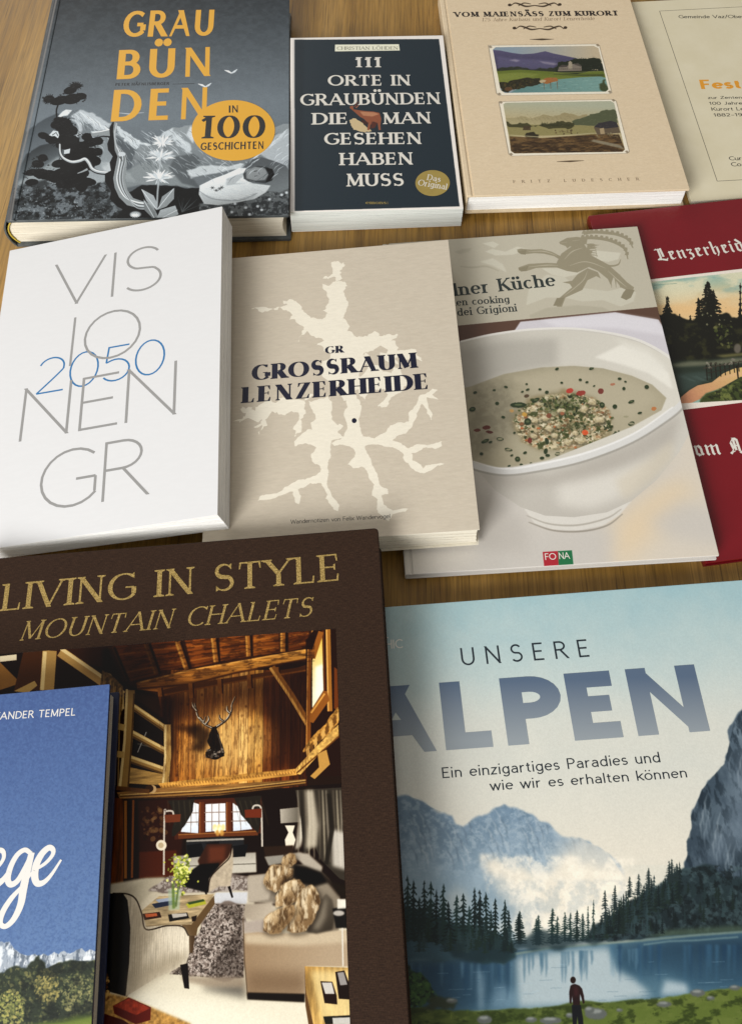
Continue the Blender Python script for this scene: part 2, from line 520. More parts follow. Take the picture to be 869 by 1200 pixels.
    tr = [(618, 340), (612, 400), (618, 460), (622, 520), (640, 560), (632, 600), (620, 660), (612, 700), (622, 760),
          (650, 820), (700, 870), (780, 890), (840, 900), (920, 990), (860, 860), (800, 845), (740, 825), (704, 775),
          (690, 720), (696, 650), (700, 600), (688, 545), (650, 525), (632, 480), (628, 420), (640, 345)]
    c.poly(tr, '8b8d8c', 1, 0)
    for off, col, w in ((0, 'dcdddc', 9), (10, '555656', 4), (18, 'c6c7c6', 8), (28, '3d3e3e', 4), (36, 'b0b1b0', 5)):
        c.line([(634 + off * .15, 350), (622 + off * .1, 420), (632 + off * .1, 490), (650 + off * .7, 530),
                (655 + off, 580), (645 + off * .9, 640), (636 + off, 700), (650 + off * .9, 760), (690 + off * .6, 820),
                (760, 850 + off), (830, 860 + off)], (w * .6, w), col, .9, 0, True)
    c.ell(668, 545, 24, 14, 'c2c3c2', 1, 1)
    c.line([(650, 560), (672, 590), (660, 560)], 5, '2d2e2e')
    # gentian: three tiers of pale petals, stem, leaves
    c.view(120, 80, 3.862)
    c.line([(266, 350), (258, 470), (250, 560), (246, 640)], 8, 'a9abaa', 1, 1)
    r = np.random.default_rng(3)
    for cx, cy, rx, ry in ((272, 330, 64, 30), (264, 395, 76, 30), (256, 492, 78, 34)):
        for k in range(46):
            a = r.uniform(math.pi * .98, math.pi * 2.02) if k % 4 else r.uniform(0, math.pi)
            L = r.uniform(.55, 1)
            x1, y1 = cx + rx * L * math.cos(a), cy + ry * L * math.sin(a) * 1.2
            c.line([(cx + (x1 - cx) * .2, cy + 8), ((cx + x1) / 2, (cy + y1) / 2 + 2), (x1, y1)], (4, 9, 1),
                   ['dedfde', 'c2c4c3', 'f0f0ef', '9c9e9e'][r.integers(4)], .95, 0)
    c.poly([(245, 640), (200, 600), (176, 545), (205, 560), (232, 575), (248, 610)], '9fa1a0', 1, 0)
    c.poly([(250, 640), (270, 580), (326, 540), (324, 590), (290, 625)], '8c8e8d', 1, 0)
    c.poly([(240, 690), (190, 640), (186, 590), (215, 620), (240, 650)], '7b7d7c', 1, 0)
    c.poly([(240, 690), (262, 640), (330, 620), (345, 660), (290, 690)], 'a4a6a5', 1, 0)
    for a in ([(178, 548), (245, 636)], [(322, 545), (250, 636)], [(190, 600), (240, 685)], [(340, 640), (245, 688)]):
        c.line(a, 3, 'd3d4d3', .9)
    c.ell(150, 660, 26, 14, 'a9abaa', .9, 2)
    for k in range(12):
        a = k * math.pi / 6
        c.line([(148, 664), (148 + 22 * math.cos(a), 664 + 12 * math.sin(a))], (5, 2), 'e2e3e2', .9)
    for k in range(12):
        x = 340 + k * 9
        c.line([(360, 650), (x, 580 + (k * 29 % 40))], (3, 1), '5c5f5f', .8)
    # birds
    for (x, y, sc) in ((584, 14, 1.0), (466, 76, 1.05)):
        c.line([(x - 32 * sc, y - 6), (x - 14 * sc, y), (x, y + 8)], (2, 9, 5), 'e6e6e4', 1, 0)
        c.line([(x, y + 8), (x + 14 * sc, y), (x + 26 * sc, y - 10)], (5, 9, 2), 'c9cac9', 1, 0)
    c.line([(70, 201), (120, 206), (188, 200)], (2, 5, 2), 'b9babb', .9)
    c.contrast(1.28, .40)
    c.a *= np.array([.955, .99, 1.02], np.float32)
    # pale hinge strip beside the spine
    c.view(0, 0, 1)
    c.line([(74.5, -60), (66, 0), (52, 66), (36, 140), (22, 200), (12, 262)], (2, 2), '8e8984', .8, 1)
    c.poly([(40, -160), (72, -60), (64, 0), (50, 66), (34, 140), (20, 200), (9, 275), (-40, 300)], '625f5e', 1, 1)
    c.grain(.10, 2, 5)
    return c


def paint_orte(fr):
    c = Canvas(fr, fr.x0, fr.x1, fr.y0, fr.y1, 46, 'ece6df')
    c.view(330, 20, 3.778)
    c.poly([(57, 100), (695, 97), (786, 838), (58, 858)], '212d35', 1, 0)
    c.poly([(57, 100), (100, 100), (90, 858), (58, 858)], '182229', .5, 6)
    # name plate
    c.poly([(236, 122), (518, 120), (522, 148), (235, 152)], 'e9e8d2', 1, 0)
    # chamois over its pale shadow rock
    c.poly([(300, 455), (330, 450), (360, 470), (380, 490), (398, 505), (360, 508), (330, 500), (305, 478)], 'c9b48a', 1, 0, rough=.4)
    c.poly([(318, 408), (340, 412), (370, 416), (405, 418), (432, 424), (440, 450), (436, 480), (438, 500), (428, 500),
            (424, 470), (405, 462), (392, 478), (388, 500), (378, 500), (382, 470), (362, 450), (344, 440), (322, 420),
            (300, 402), (302, 394), (316, 392)], '8c5138', 1, 0)
    c.poly([(345, 418), (410, 422), (430, 430), (400, 440), (360, 436)], 'b98260', .9, 1)
    c.poly([(398, 462), (424, 468), (412, 490), (392, 494)], '5a2c22', .9, 1)
    c.poly([(352, 452), (384, 468), (372, 478), (352, 464)], '43241e', .9, 1)
    c.line([(322, 398), (330, 384), (340, 374)], (5, 2), '7d4433')
    c.line([(328, 402), (340, 390), (346, 378)], (4, 2), 'b26b4e')
    c.grain(.03, 3, 8)
    return c


def paint_kurort(fr):
    c = Canvas(fr, fr.x0, fr.x1, fr.y0, fr.y1, 46, 'ddc9a9')
    c.mottle([(-100, -100), (900, -100), (900, 500), (-100, 500)], 'e4d2b3', .3, 9, .5, 3, 1, (3, 1))
    c.mottle([(-100, -100), (900, -100), (900, 500), (-100, 500)], 'd2bd9a', .2, 5, .55, 5, 1, (3, 1))
    c.view(570, 40, 5.112)
    for q in ([(12, 68), (652, 60), (672, 70), (746, 350), (730, 356), (75, 366), (60, 352)],
              [(75, 405), (750, 392), (772, 400), (850, 702), (838, 712), (150, 728), (134, 716)]):
        P = np.array(q, float)
        ctr = P.mean(0)
        c.poly(ctr + (P - ctr) * 1.012, '8d826f', .9, 1)
        c.poly(P, 'efe6d2', 1, 0)
    for x, y in ((22, 76), (664, 66), (736, 345), (76, 358), (84, 408), (758, 396), (838, 704), (146, 718)):
        c.poly([(x - 12, y - 2), (x, y - 9), (x + 12, y + 2), (x, y + 9)], '8b7c66', .9, 1)
    A = [(36, 92), (52, 78), (640, 70), (668, 84), (728, 330), (712, 344), (108, 352), (82, 334)]
    c.clip(A)
    c.poly(A, '9fb4c4', 1, 0, 'e0cfae', [(150, 80), (640, 130)])
    c.poly([(36, 94), (80, 98), (150, 112), (210, 120), (280, 116), (350, 102), (400, 116), (470, 130), (540, 145),
            (560, 230), (300, 240), (60, 230)], '5c587e', 1, 1, '403e5c', [(300, 110), (300, 210)])
    c.poly([(60, 130), (140, 145), (250, 150), (420, 160), (400, 210), (64, 210)], '7a76a0', .5, 6)
    c.poly([(130, 156), (170, 150), (200, 158), (180, 166)], 'b9b2c8', .7, 3)
    c.poly([(310, 160), (360, 166), (430, 176), (400, 186), (340, 176)], 'b4acc0', .6, 3)
    c.poly([(52, 206), (120, 200), (260, 212), (360, 208), (420, 196), (430, 230), (60, 232)], '28301f', .9, 2, rough=.4)
    c.poly([(52, 222), (200, 212), (420, 226), (700, 214), (712, 260), (400, 280), (70, 300)], '6f7f2d', 1, 1, '8a9440',
           [(100, 220), (100, 280)])
    c.poly([(60, 240), (200, 228), (320, 240), (240, 262), (66, 276)], '8f9c45', .8, 3)
    T = [(404, 200), (430, 165), (480, 160), (520, 150), (560, 145), (600, 148), (640, 140), (676, 146), (698, 226), (410, 226)]
    c.poly(T, '20291a', 1, 0, rough=.6)
    for k in range(20):
        c.conifer(520 + k * 9, 222, 138 + (k * 17 % 14), 20, '1a2316', k)
    c.poly([(424, 222), (432, 196), (450, 186), (480, 190), (500, 180), (540, 176), (566, 190), (568, 218)], '8f8478', 1, 0)
    c.poly([(488, 210), (488, 168), (498, 160), (510, 168), (512, 212)], 'b8ac96', 1, 0)
    for x in range(436, 566, 12):
        c.line([(x, 204), (x, 212)], 4, '3d3a38', .8)
    c.poly([(424, 200), (450, 182), (484, 186), (480, 196)], '4a4440', .9, 0)
    c.poly([(520, 182), (545, 172), (568, 190), (560, 194)], '55504a', .9, 0)
    c.line([(400, 232), (560, 228), (700, 222)], 5, '98a253', .7, 1)
    W = [(180, 330), (250, 302), (330, 285), (430, 270), (560, 258), (680, 252), (712, 262), (726, 330), (712, 344), (140, 350)]
    c.poly(W, '6a9a9a', 1, 1, '86b4ae', [(200, 330), (600, 270)])
    for k in range(16):
        x, y = 260 + (k * 61) % 400, 275 + (k * 37) % 60
        c.line([(x, y), (x + 40, y - 2)], (1, 3), 'b7ddd4', .6, 1)
    c.poly([(70, 290), (180, 272), (320, 262), (330, 292), (240, 312), (180, 330), (130, 350), (90, 346)], '2c2a18', 1, 1, rough=.4)
    c.scatter([(80, 290), (300, 270), (240, 310), (120, 345)], 60, (3, 8), ['5b4a25', '3d4420', '1a1a10'], .8)
    c.poly([(672, 300), (712, 270), (728, 334), (712, 344), (680, 336)], '3a4220', .9, 2, rough=.4)
    c.line([(400, 238), (560, 246), (700, 246)], (6, 14), '3c4620', .7, 2)
    c.poly([(312, 280), (340, 268), (420, 262), (426, 280), (380, 292), (330, 292)], 'b5743f', 1, 0, rough=.3)
    c.poly([(312, 280), (332, 272), (356, 276), (345, 290), (322, 292)], 'd9c49a', 1, 0)
    for x in (340, 380, 420):
        c.line([(x, 286), (x + 4, 330)], (5, 2), '7a4d30', .8)
    c.ell(130, 328, 24, 12, '6d4a2c', .9, 1)
    c.clip()
    Bq = [(98, 420), (112, 410), (740, 400), (762, 412), (826, 690), (812, 704), (166, 714), (144, 700)]
    c.clip(Bq)
    c.poly(Bq, 'c9ceb4', 1, 0, 'd8c89a', [(300, 410), (300, 520)])
    c.poly([(110, 500), (200, 490), (260, 505), (340, 480), (400, 492), (480, 472), (540, 490), (600, 480), (640, 560),
            (120, 560)], 'b3a67c', 1, 1, 'c8bd90', [(300, 480), (300, 540)], rough=.4)
    for k in range(16):
        x = 180 + k * 26
        c.line([(x, 494 + k % 3 * 6), (x + 18, 520)], (3, 1), '8a8160', .6, 1)
    c.poly([(510, 520), (600, 490), (680, 462), (712, 452), (764, 450), (784, 530), (640, 550), (520, 545)], '5c6448', 1, 1, rough=.3)
    c.poly([(118, 545), (160, 540), (560, 545), (650, 550), (660, 600), (134, 612)], 'a59c66', 1, 1)
    c.poly([(118, 520), (150, 540), (240, 530), (330, 536), (420, 520), (520, 535), (520, 550), (360, 562), (130, 556)],
           '3f3f22', .9, 1, rough=.6)
    for k in range(24):
        c.conifer(330 + k * 8.2, 552, 522 + (k * 7 % 12), 12, '35381f', k)
    c.poly([(215, 575), (220, 550), (262, 548), (262, 575)], '4b3d2a', .9, 0)
    c.poly([(226, 612), (240, 590), (280, 584), (312, 602), (308, 620), (240, 620)], '2e2a1b', 1, 1, rough=.4)
    c.scatter([(400, 575), (545, 572), (545, 596), (400, 598)], 14, (5, 9), ['6b5638', '4c3d28'], .8)
    c.line([(134, 604), (330, 616), (620, 594), (700, 590)], (5, 4), 'd8cda2', .9, 1)
    G = [(136, 612), (330, 622), (640, 600), (790, 600), (826, 690), (812, 704), (166, 714), (144, 700)]
    c.poly(G, '5f4629', 1, 1, '3b2a18', [(400, 620), (400, 710)])
    c.mottle(G, '8a6b40', .7, 9, .5, 7, 1, (3, 1))
    c.mottle(G, '2a1d11', .6, 8, .56, 7, 1, (3, 1))
    c.poly([(640, 630), (690, 640), (760, 655), (800, 664), (822, 690), (790, 680), (700, 660), (620, 640)], 'a39a82', .9, 2)
    c.poly([(640, 560), (668, 540), (740, 528), (780, 535), (800, 590), (700, 600), (660, 600)], '6d5f4c', 1, 0)
    c.poly([(640, 556), (668, 532), (742, 518), (776, 528), (790, 556), (700, 566), (674, 560)], '37353a', 1, 0)
    c.poly([(674, 566), (700, 560), (706, 596), (680, 598)], 'c1ab84', 1, 0)
    c.scatter([(640, 590), (800, 590), (812, 620), (650, 620)], 40, (3, 7), ['8b7a55', '3d3320', 'a59a78'], .8)
    # ornaments
    rr = np.random.default_rng(6)
    for q, n_, cols in ((A, 700, ['2a3020', '6c7040', 'c8c09a', '4a5a78', '8ab8b4', '3c3a28']), (Bq, 900, ['4a3c24', 'c8bc90', '8a7c54', 'e0d6ae', '2e2618', '6c6440'])):
        c.clip(q)
        for k in range(n_):
            Q = np.array(q, float)
            x, y = rr.uniform(Q[:, 0].min(), Q[:, 0].max()), rr.uniform(Q[:, 1].min() + 60, Q[:, 1].max())
            L = rr.uniform(5, 16)
            c.line([(x, y), (x + L, y + rr.uniform(-3, 3))], (1, rr.uniform(1.5, 3.5), 1), cols[rr.integers(len(cols))], .32, 0)
        c.poly(q, '1c1408', .16, 0)
    c.clip()
    c.view(520, 0, 3.621)
    for y, a, b in ((19, 272, 496), (117, 292, 520)):
        m = (a + b) / 2
        c.ell(a + 6, y + 2, 8, 6, '3a2c1e')
        c.ell(b - 6, y, 8, 6, '3a2c1e')
        for s in (-1, 1):
            c.line([(m + s * 102, y + 6), (m + s * 84, y - 6), (m + s * 60, y), (m + s * 36, y + 8), (m, y + 4)], (3, 5, 8, 7, 4), '3a2c1e', .9, 0, True)
            c.line([(m + s * 70, y + 6), (m + s * 46, y - 6), (m + s * 16, y - 2)], (3, 5, 3), '3a2c1e', .9, 0, True)
    c.line([(362, 167), (415, 167), (466, 166)], (1, 8, 1), '3a2c1e', .9)
    c.view(520, 180, 2.49)
    c.line([(328, 23), (368, 22), (408, 20)], (1, 5, 1), '4a3a28', .9)
    c.grain(.04, 3, 9, (2, 1))
    return c


def paint_gross(fr):
    c = Canvas(fr, fr.x0, fr.x1, fr.y0, fr.y1, 44, 'c6bba8')
    c.mottle([(150, 200), (700, 200), (700, 700), (150, 700)], 'd0c6b4', .25, 5, .5, 4, 1, (5, 1))
    c.mottle([(150, 200), (700, 200), (700, 700), (150, 700)], 'bbb09d', .2, 4, .55, 4, 1, (5, 1))
    c.view(260, 270, 2.803)
    W = 'e8e1cf'

    def j(p, r=.45):
        c.poly(p, W, 1, 0, rough=r * 1.5)
    j([(358, 108), (375, 102), (392, 112), (400, 104), (402, 118), (392, 136), (398, 158), (380, 166), (372, 152), (355, 156),
       (330, 160), (345, 150), (364, 136)], .5)
    j([(330, 176), (352, 182), (375, 166), (402, 168), (398, 200), (412, 232), (408, 262), (396, 288), (410, 300),
       (412, 330), (440, 350), (470, 352), (470, 440), (330, 440), (352, 400), (330, 380), (310, 378), (335, 362), (318, 352), (280, 330), (250, 368),
       (262, 335), (270, 318), (240, 292), (222, 294), (232, 278), (212, 262), (150, 266), (95, 258), (150, 254), (196, 250),
       (215, 244), (196, 230), (235, 228), (262, 250), (270, 268), (300, 286), (330, 292), (352, 270), (330, 262),
       (350, 240), (345, 205)], .35)
    j([(455, 350), (500, 330), (515, 345), (540, 342), (576, 340), (556, 362), (574, 380), (566, 404), (580, 440), (540, 430),
       (520, 400), (500, 392), (470, 400), (455, 420), (440, 400)], .4)
    j([(540, 390), (600, 394), (622, 388), (640, 410), (656, 430), (600, 425), (560, 420)], .5)
    j([(455, 480), (470, 400), (520, 450), (556, 470), (560, 450), (585, 455), (606, 510), (590, 530), (560, 545), (540, 580),
       (512, 578), (530, 560), (545, 540), (530, 520), (500, 520), (470, 556), (450, 540), (420, 470)], .35)
    j([(330, 430), (470, 420), (450, 470), (455, 520), (430, 540), (400, 560), (400, 480), (350, 560), (330, 480)], .3)
    j([(400, 470), (430, 480), (440, 540), (458, 575), (452, 640), (462, 676), (500, 684), (540, 660), (552, 640), (580, 630),
       (612, 628), (612, 600), (640, 566), (650, 540), (680, 530), (690, 520), (708, 524), (690, 540), (710, 556), (672, 548),
       (690, 600), (688, 624), (672, 600), (655, 570), (640, 610), (612, 655), (580, 672), (560, 690), (590, 700),
       (612, 716), (640, 702), (680, 704), (722, 692), (722, 708), (700, 718), (660, 714), (620, 732), (626, 756), (650, 768),
       (660, 782), (690, 768), (730, 766), (680, 790), (660, 798), (640, 792), (612, 765), (596, 735), (560, 712), (520, 705),
       (470, 708), (476, 732), (488, 748), (492, 770), (510, 800), (520, 838), (545, 850), (546, 866), (524, 870), (530, 900),
       (560, 920), (612, 914), (580, 926), (560, 932), (548, 955), (524, 936), (510, 900), (508, 880), (492, 870), (500, 835),
       (480, 800), (460, 776), (430, 780), (412, 768), (436, 742), (430, 716), (405, 706), (370, 708), (360, 700),
       (372, 690), (400, 676), (412, 650), (400, 600), (412, 580)], .22)
    j([(285, 560), (350, 545), (362, 580), (366, 620), (398, 642), (380, 660), (402, 680), (360, 690), (358, 740), (350, 790),
       (346, 820), (360, 870), (384, 900), (382, 922), (366, 916), (340, 880), (326, 830), (280, 836), (250, 850), (252, 900),
       (240, 892), (234, 858), (180, 876), (118, 888), (126, 872), (190, 858), (240, 826), (290, 812), (314, 800), (318, 770),
       (296, 758), (292, 735), (310, 712), (270, 700), (240, 710), (238, 692), (262, 668), (296, 655), (300, 600)], .25)
    j([(270, 560), (276, 600), (258, 620), (262, 640), (240, 678), (240, 640), (252, 600), (230, 592), (200, 606), (180, 596),
       (160, 600), (150, 640), (120, 670), (132, 640), (104, 646), (132, 620), (80, 618), (34, 628), (80, 600), (66, 578),
       (110, 592), (140, 560), (200, 548), (300, 540)], .5)
    # two openings
    c.poly([(498, 392), (520, 378), (545, 392), (540, 404), (515, 400), (500, 410)], 'c6bba8', 1, 0)
    c.poly([(360, 620), (372, 570), (398, 560), (400, 620), (380, 640)], 'c6bba8', .9, 0)
    c.grain(.03, 3, 12, (5, 1))
    return c


def paint_kueche(fr):
    c = Canvas(fr, fr.x0, fr.x1, fr.y0, fr.y1, 44, 'd8d4cf')
    c.view(450, 230, 2.074)
    # table cloth of the food photograph
    c.poly([(-60, 300), (900, 200), (900, 1000), (-60, 1000)], 'd6d2ca', 1, 0, 'c9c3ba', [(200, 400), (300, 900)])
    c.poly([(150, 300), (690, 260), (720, 340), (150, 380)], '5a4033', 1, 1, rough=.2)
    c.poly([(300, 350), (330, 305), (380, 300), (560, 282), (665, 300), (700, 360), (730, 470), (700, 520), (300, 520)],
           'cfcbd0', 1, 1)
    c.poly([(380, 302), (560, 284), (660, 300), (690, 340), (560, 320), (420, 318)], 'dedbe0', .9, 6)
    c.poly([(730, 500), (800, 700), (830, 880), (560, 900), (540, 830), (600, 740), (690, 680)], 'd6ccbb', .8, 24)
    c.poly([(560, 790), (640, 730), (700, 690), (760, 700), (690, 790), (600, 880), (540, 890)], 'dfc8a4', .75, 34)
    c.poly([(640, 790), (720, 740), (790, 760), (812, 850), (760, 840), (690, 830)], 'c6c1b9', .8, 24)
    c.poly([(200, 690), (330, 760), (350, 820), (560, 810), (540, 900), (60, 915), (40, 780)], 'c5c0b8', .8, 22)
    c.poly([(230, 720), (340, 790), (350, 870), (250, 860), (200, 800)], 'b3ada4', .5, 22)
    # foot of the bowl
    c.poly([(340, 760), (600, 740), (570, 775), (530, 800), (470, 812), (410, 810), (365, 795)], 'd8d4cb', 1, 1)
    c.line([(345, 776), (400, 796), (470, 799), (540, 782), (575, 760)], (2, 4, 4, 2), 'a39c90', .8, 1, True)
    c.line([(350, 792), (410, 812), (480, 814), (540, 800), (578, 772)], (2, 4, 4, 2), '8d8578', .9, 1, True)
    # bowl body
    body = [(-60, 500), (0, 420), (80, 380), (185, 352), (260, 334), (350, 322), (450, 320), (540, 330), (620, 348), (690, 385), (740, 430),
            (770, 480), (748, 560), (716, 620), (660, 690), (600, 740), (540, 768), (460, 780), (390, 776), (330, 755),
            (270, 715), (220, 660), (90, 620), (-40, 560)]
    c.poly(body, 'cdc9bf', 1, 0, 'bdb8ae', [(450, 600), (450, 780)])
    c.poly([(230, 670), (400, 680), (600, 600), (720, 530), (700, 600), (620, 640), (480, 700), (300, 710)], 'b0aaa0', .7, 14)
    c.poly([(420, 700), (560, 670), (660, 640), (600, 720), (500, 760), (420, 750)], 'e3dfd5', .7, 16)
    c.poly([(560, 690), (640, 640), (700, 590), (700, 640), (640, 700), (580, 740)], 'cfc3ab', .5, 12)
    # inside of the bowl
    inside = [(-40, 500), (10, 430), (90, 385), (185, 356), (260, 340), (350, 328), (450, 326), (540, 336), (620, 356), (690, 392), (735, 440),
              (750, 470), (694, 524), (600, 580), (480, 625), (360, 654), (290, 664), (220, 655), (90, 620), (-20, 560)]
    c.poly(inside, 'c4c0b5', 1, 0, 'd9d5c9', [(200, 380), (680, 440)])
    c.poly([(150, 380), (300, 350), (420, 345), (420, 410), (260, 440), (150, 500)], 'aaa69c', .7, 14)
    c.poly([(510, 392), (575, 360), (640, 385), (690, 430), (700, 470), (640, 430), (580, 410)], 'eeebe0', .8, 4)
    c.poly([(560, 345), (640, 372), (690, 420), (660, 420), (600, 380)], 'e6e3d8', .7, 8)
    # soup
    soup = [(-20, 560), (60, 500), (150, 475), (210, 462), (290, 432), (380, 416), (460, 412), (530, 418), (600, 436), (650, 458), (684, 490),
            (672, 520), (600, 560), (500, 600), (400, 640), (320, 656), (270, 660), (230, 650), (120, 630), (20, 600)]
    c.poly(soup, 'a09880', 1, 1, 'aea58b', [(300, 430), (420, 640)])
    c.poly([(300, 440), (460, 418), (600, 440), (670, 490), (600, 540), (420, 500)], 'b9b097', .7, 14)
    c.poly([(210, 470), (300, 450), (330, 560), (230, 640), (200, 600)], '7a7460', .6, 16)
    c.clip(soup)
    c.mottle(soup, 'b3ab91', .3, 14, .52, 5)
    # heap in the middle
    c.view(540, 400, 3.219)
    heap = [(190, 280), (260, 225), (330, 195), (420, 190), (500, 215), (540, 260), (560, 320), (540, 370), (470, 395),
            (390, 400), (300, 410), (250, 380), (200, 330)]
    c.poly(heap, '7f7556', .85, 10)
    c.poly([(160, 330), (260, 420), (430, 440), (560, 380), (600, 300), (540, 430), (380, 470), (230, 440)], 'b8b298', .5, 12)
    core = [(205, 300), (250, 240), (320, 205), (410, 196), (500, 214), (548, 262), (556, 330), (500, 380), (400, 404), (300, 408), (240, 380)]
    c.poly(core, '8e7f5c', .8, 6, rough=.8)
    for col, al, cell, th in (('c4b690', .85, 17, .5), ('64563a', .8, 13, .57), ('d8cba8', .85, 12, .58), ('a4744c', .6, 14, .64), ('37411f', .85, 15, .6), ('efe6cc', .7, 8, .66)):
        c.mottle([(x + (x - 385) * .06, y) for x, y in core], col, al, cell, th, 8, 3, octv=3)
    r = np.random.default_rng(11)
    for k in range(120):
        a, q = r.uniform(0, 6.283), r.random() ** .62
        x, y = 380 + 190 * q * math.cos(a), 302 + 112 * q * math.sin(a)
        z = r.uniform(4, 11)
        col = ['c3b691', 'd2c5a2', 'a07f58', '857350', 'dcd1b2', '38431f', '4a552c', '2b351a', '8a5a3c', 'b5683c'][r.integers(10)]
        P = [(x + z * r.uniform(.5, 1.2) * math.cos(t), y + z * .75 * r.uniform(.5, 1.2) * math.sin(t)) for t in np.linspace(0, 5.4, 5)]
        c.poly([(u + 2, v + 3) for u, v in P], '4f4632', .5, 1)
        c.poly(P, col, .9, 0, rough=.3)
    c.ell(375, 245, 74, 34, '333c1e', .55, 12)
    c.ell(430, 320, 60, 18, '3a3f22', .45, 10)
    c.scatter([(300, 225), (350, 200), (470, 215), (520, 290), (430, 300), (330, 280)], 130, (3, 9), ['25301a', '46522b', '5f6a38', '1d2614'], .85, 0, (0, 180), (.25, .8))
    c.scatter([(380, 320), (560, 290), (600, 350), (470, 350)], 40, (3, 8), ['25301a', '3f4a28'], .8, 0, (0, 180), (.25, .8))
    for x, y, z in ((490, 228, 20), (520, 296, 24), (462, 255, 20), (430, 346, 14), (315, 290, 20), (350, 356, 20),
                    (275, 300, 18), (400, 380, 17), (450, 375, 20), (270, 355, 16), (375, 262, 18), (330, 330, 18)):
        c.ell(x + 3, y + 6, z, z * .7, '57503c', .7, 3)
        P = [(x + z * r.uniform(.6, 1.1) * math.cos(t), y + z * .72 * r.uniform(.6, 1.1) * math.sin(t)) for t in np.linspace(0, 5.4, 6)]
        c.poly(P, 'bfb18c', .9, 1, rough=.5, tex=.3, tcell=(4, 4))
        c.ell(x - 3, y - 4, z * .5, z * .3, 'ddd2b4', .7, 3, rough=.5)
        c.ell(x + 4, y + 5, z * .5, z * .2, '9a8a64', .6, 3)
    for x, y, w, h, col in ((408, 186, 20, 12, 'b3352a'), (450, 195, 26, 12, '8f2f26'), (466, 344, 17, 13, 'd9542b'),
                            (525, 188, 16, 14, '6e2b24'), (570, 162, 14, 6, 'a86a50'), (725, 254, 14, 9, 'b9713f'),
                            (258, 374, 12, 14, '6e2a22'), (380, 272, 12, 8, '9c5c40'), (238, 276, 14, 10, 'c99a45'),
                            (190, 262, 12, 8, 'b98f55'), (95, 325, 22, 10, '57231c'), (60, 335, 18, 8, '5d2a20'),
                            (106, 342, 20, 7, '4e1f1a'), (246, 206, 14, 8, '4b3a28'), (330, 280, 14, 12, '7a4530')):
        c.ell(x, y, w * .7, h * .8, col, .9, 0, (x % 40) - 20, rough=.7)
    # chives
    for x, y, w, h in ((52, 193, 12, 7), (124, 184, 10, 5), (168, 172, 12, 6), (246, 161, 8, 5), (250, 182, 12, 6), (296, 181, 10, 6),
                       (360, 104, 12, 7), (378, 156, 9, 6), (490, 102, 16, 7), (448, 145, 10, 7), (473, 154, 10, 6), (596, 141, 12, 7),
                       (618, 152, 8, 5), (612, 178, 10, 9), (698, 172, 14, 11), (640, 228, 20, 8), (672, 270, 14, 6), (578, 246, 14, 12),
                       (530, 240, 16, 16), (158, 286, 12, 7), (135, 234, 12, 9), (42, 256, 20, 12), (200, 345, 8, 6), (90, 376, 26, 9),
                       (146, 368, 22, 9), (76, 424, 11, 8), (178, 408, 24, 8), (212, 444, 16, 14), (190, 430, 10, 5), (322, 376, 12, 18),
                       (362, 424, 16, 9), (304, 440, 14, 8), (226, 465, 10, 6), (180, 470, 10, 5), (240, 420, 12, 7), (580, 352, 22, 11),
                       (318, 414, 12, 16), (640, 310, 20, 10), (322, 192, 12, 9), (230, 190, 9, 5), (325, 430, 14, 8), (500, 168, 8, 4),
                       (110, 380, 12, 6), (262, 460, 8, 5), (250, 303, 22, 18), (215, 240, 50, 14), (280, 222, 26, 11)):
        c.ell(x, y + 3, w * .62, h * .7, '5b5644', .5, 1)
        c.ell(x, y, w * .62, h * .72, '27351f', .95, 0, (x * 5) % 50 - 25, rough=.5)
        if w > 14:
            c.ell(x, y - 1, w * .3, h * .25, '6b7450', .7, 0)
    for x, y in ((146, 368), (178, 408), (362, 424), (640, 310), (620, 284)):
        c.ell(x, y, 10, 4, '9a9478', .9, 0)
    c.clip()
    # rim
    c.view(450, 230, 2.074)
    c.line([(190, 640), (230, 658), (290, 668), (360, 660), (480, 634), (600, 588), (690, 532), (730, 496), (770, 440)], (8, 14, 16, 18, 18, 18, 18, 18, 16),
           'd9d8d4', 1, 0, True)
    c.line([(190, 652), (230, 668), (290, 678), (360, 671), (480, 646), (600, 600), (690, 544), (730, 509), (775, 455)], (3, 4, 5, 5, 5, 5, 5, 5, 5),
           '9d9990', .8, 1, True)
    c.line([(200, 640), (290, 662), (380, 650), (500, 620), (610, 574), (700, 512)], (3, 4, 5, 5, 4, 3), 'f0efec', .9, 1, True)
    c.line([(185, 353), (260, 336), (350, 324), (450, 321), (540, 331), (620, 351), (690, 390), (745, 440), (775, 480)],
           (4, 5, 5, 5, 5, 6, 7, 8, 8), 'e4e1da', .95, 0, True)
    # band with the ibex
    c.view(520, 250, 3.342)
    c.poly([(-300, 60), (20, 40), (900, -30), (900, 372), (835, 366), (50, 440), (-300, 470)], 'bdb7a4', 1, 0)
    L, D = 'cecab8', '958d76'
    c.poly([(150, 118), (190, 110), (215, 122), (190, 140), (240, 150), (285, 130), (330, 140), (270, 162), (200, 165),
            (160, 150), (196, 136)], L, .9, 1)
    c.poly([(140, 190), (190, 175), (230, 200), (245, 232), (190, 205)], L, .8, 2)
    c.poly([(40, 150), (70, 140), (108, 136), (98, 150), (60, 160)], 'a9a38f', .6, 2)
    c.line([(62, 208), (110, 212), (165, 208), (215, 226)], (3, 7, 7, 3), 'a9a38f', .7, 1, True)
    c.poly([(330, 300), (400, 240), (470, 250), (520, 290), (640, 305), (700, 290), (750, 310), (740, 345), (690, 365), (620, 340),
            (540, 345), (470, 330), (400, 330), (320, 360)], 'c9c5b3', .9, 1)
    c.poly([(380, 215), (440, 215), (540, 215), (520, 240), (470, 250), (420, 240)], L, .9, 1)
    c.poly([(560, 150), (600, 146), (690, 155), (680, 180), (640, 190), (610, 185)], L, .95, 1)
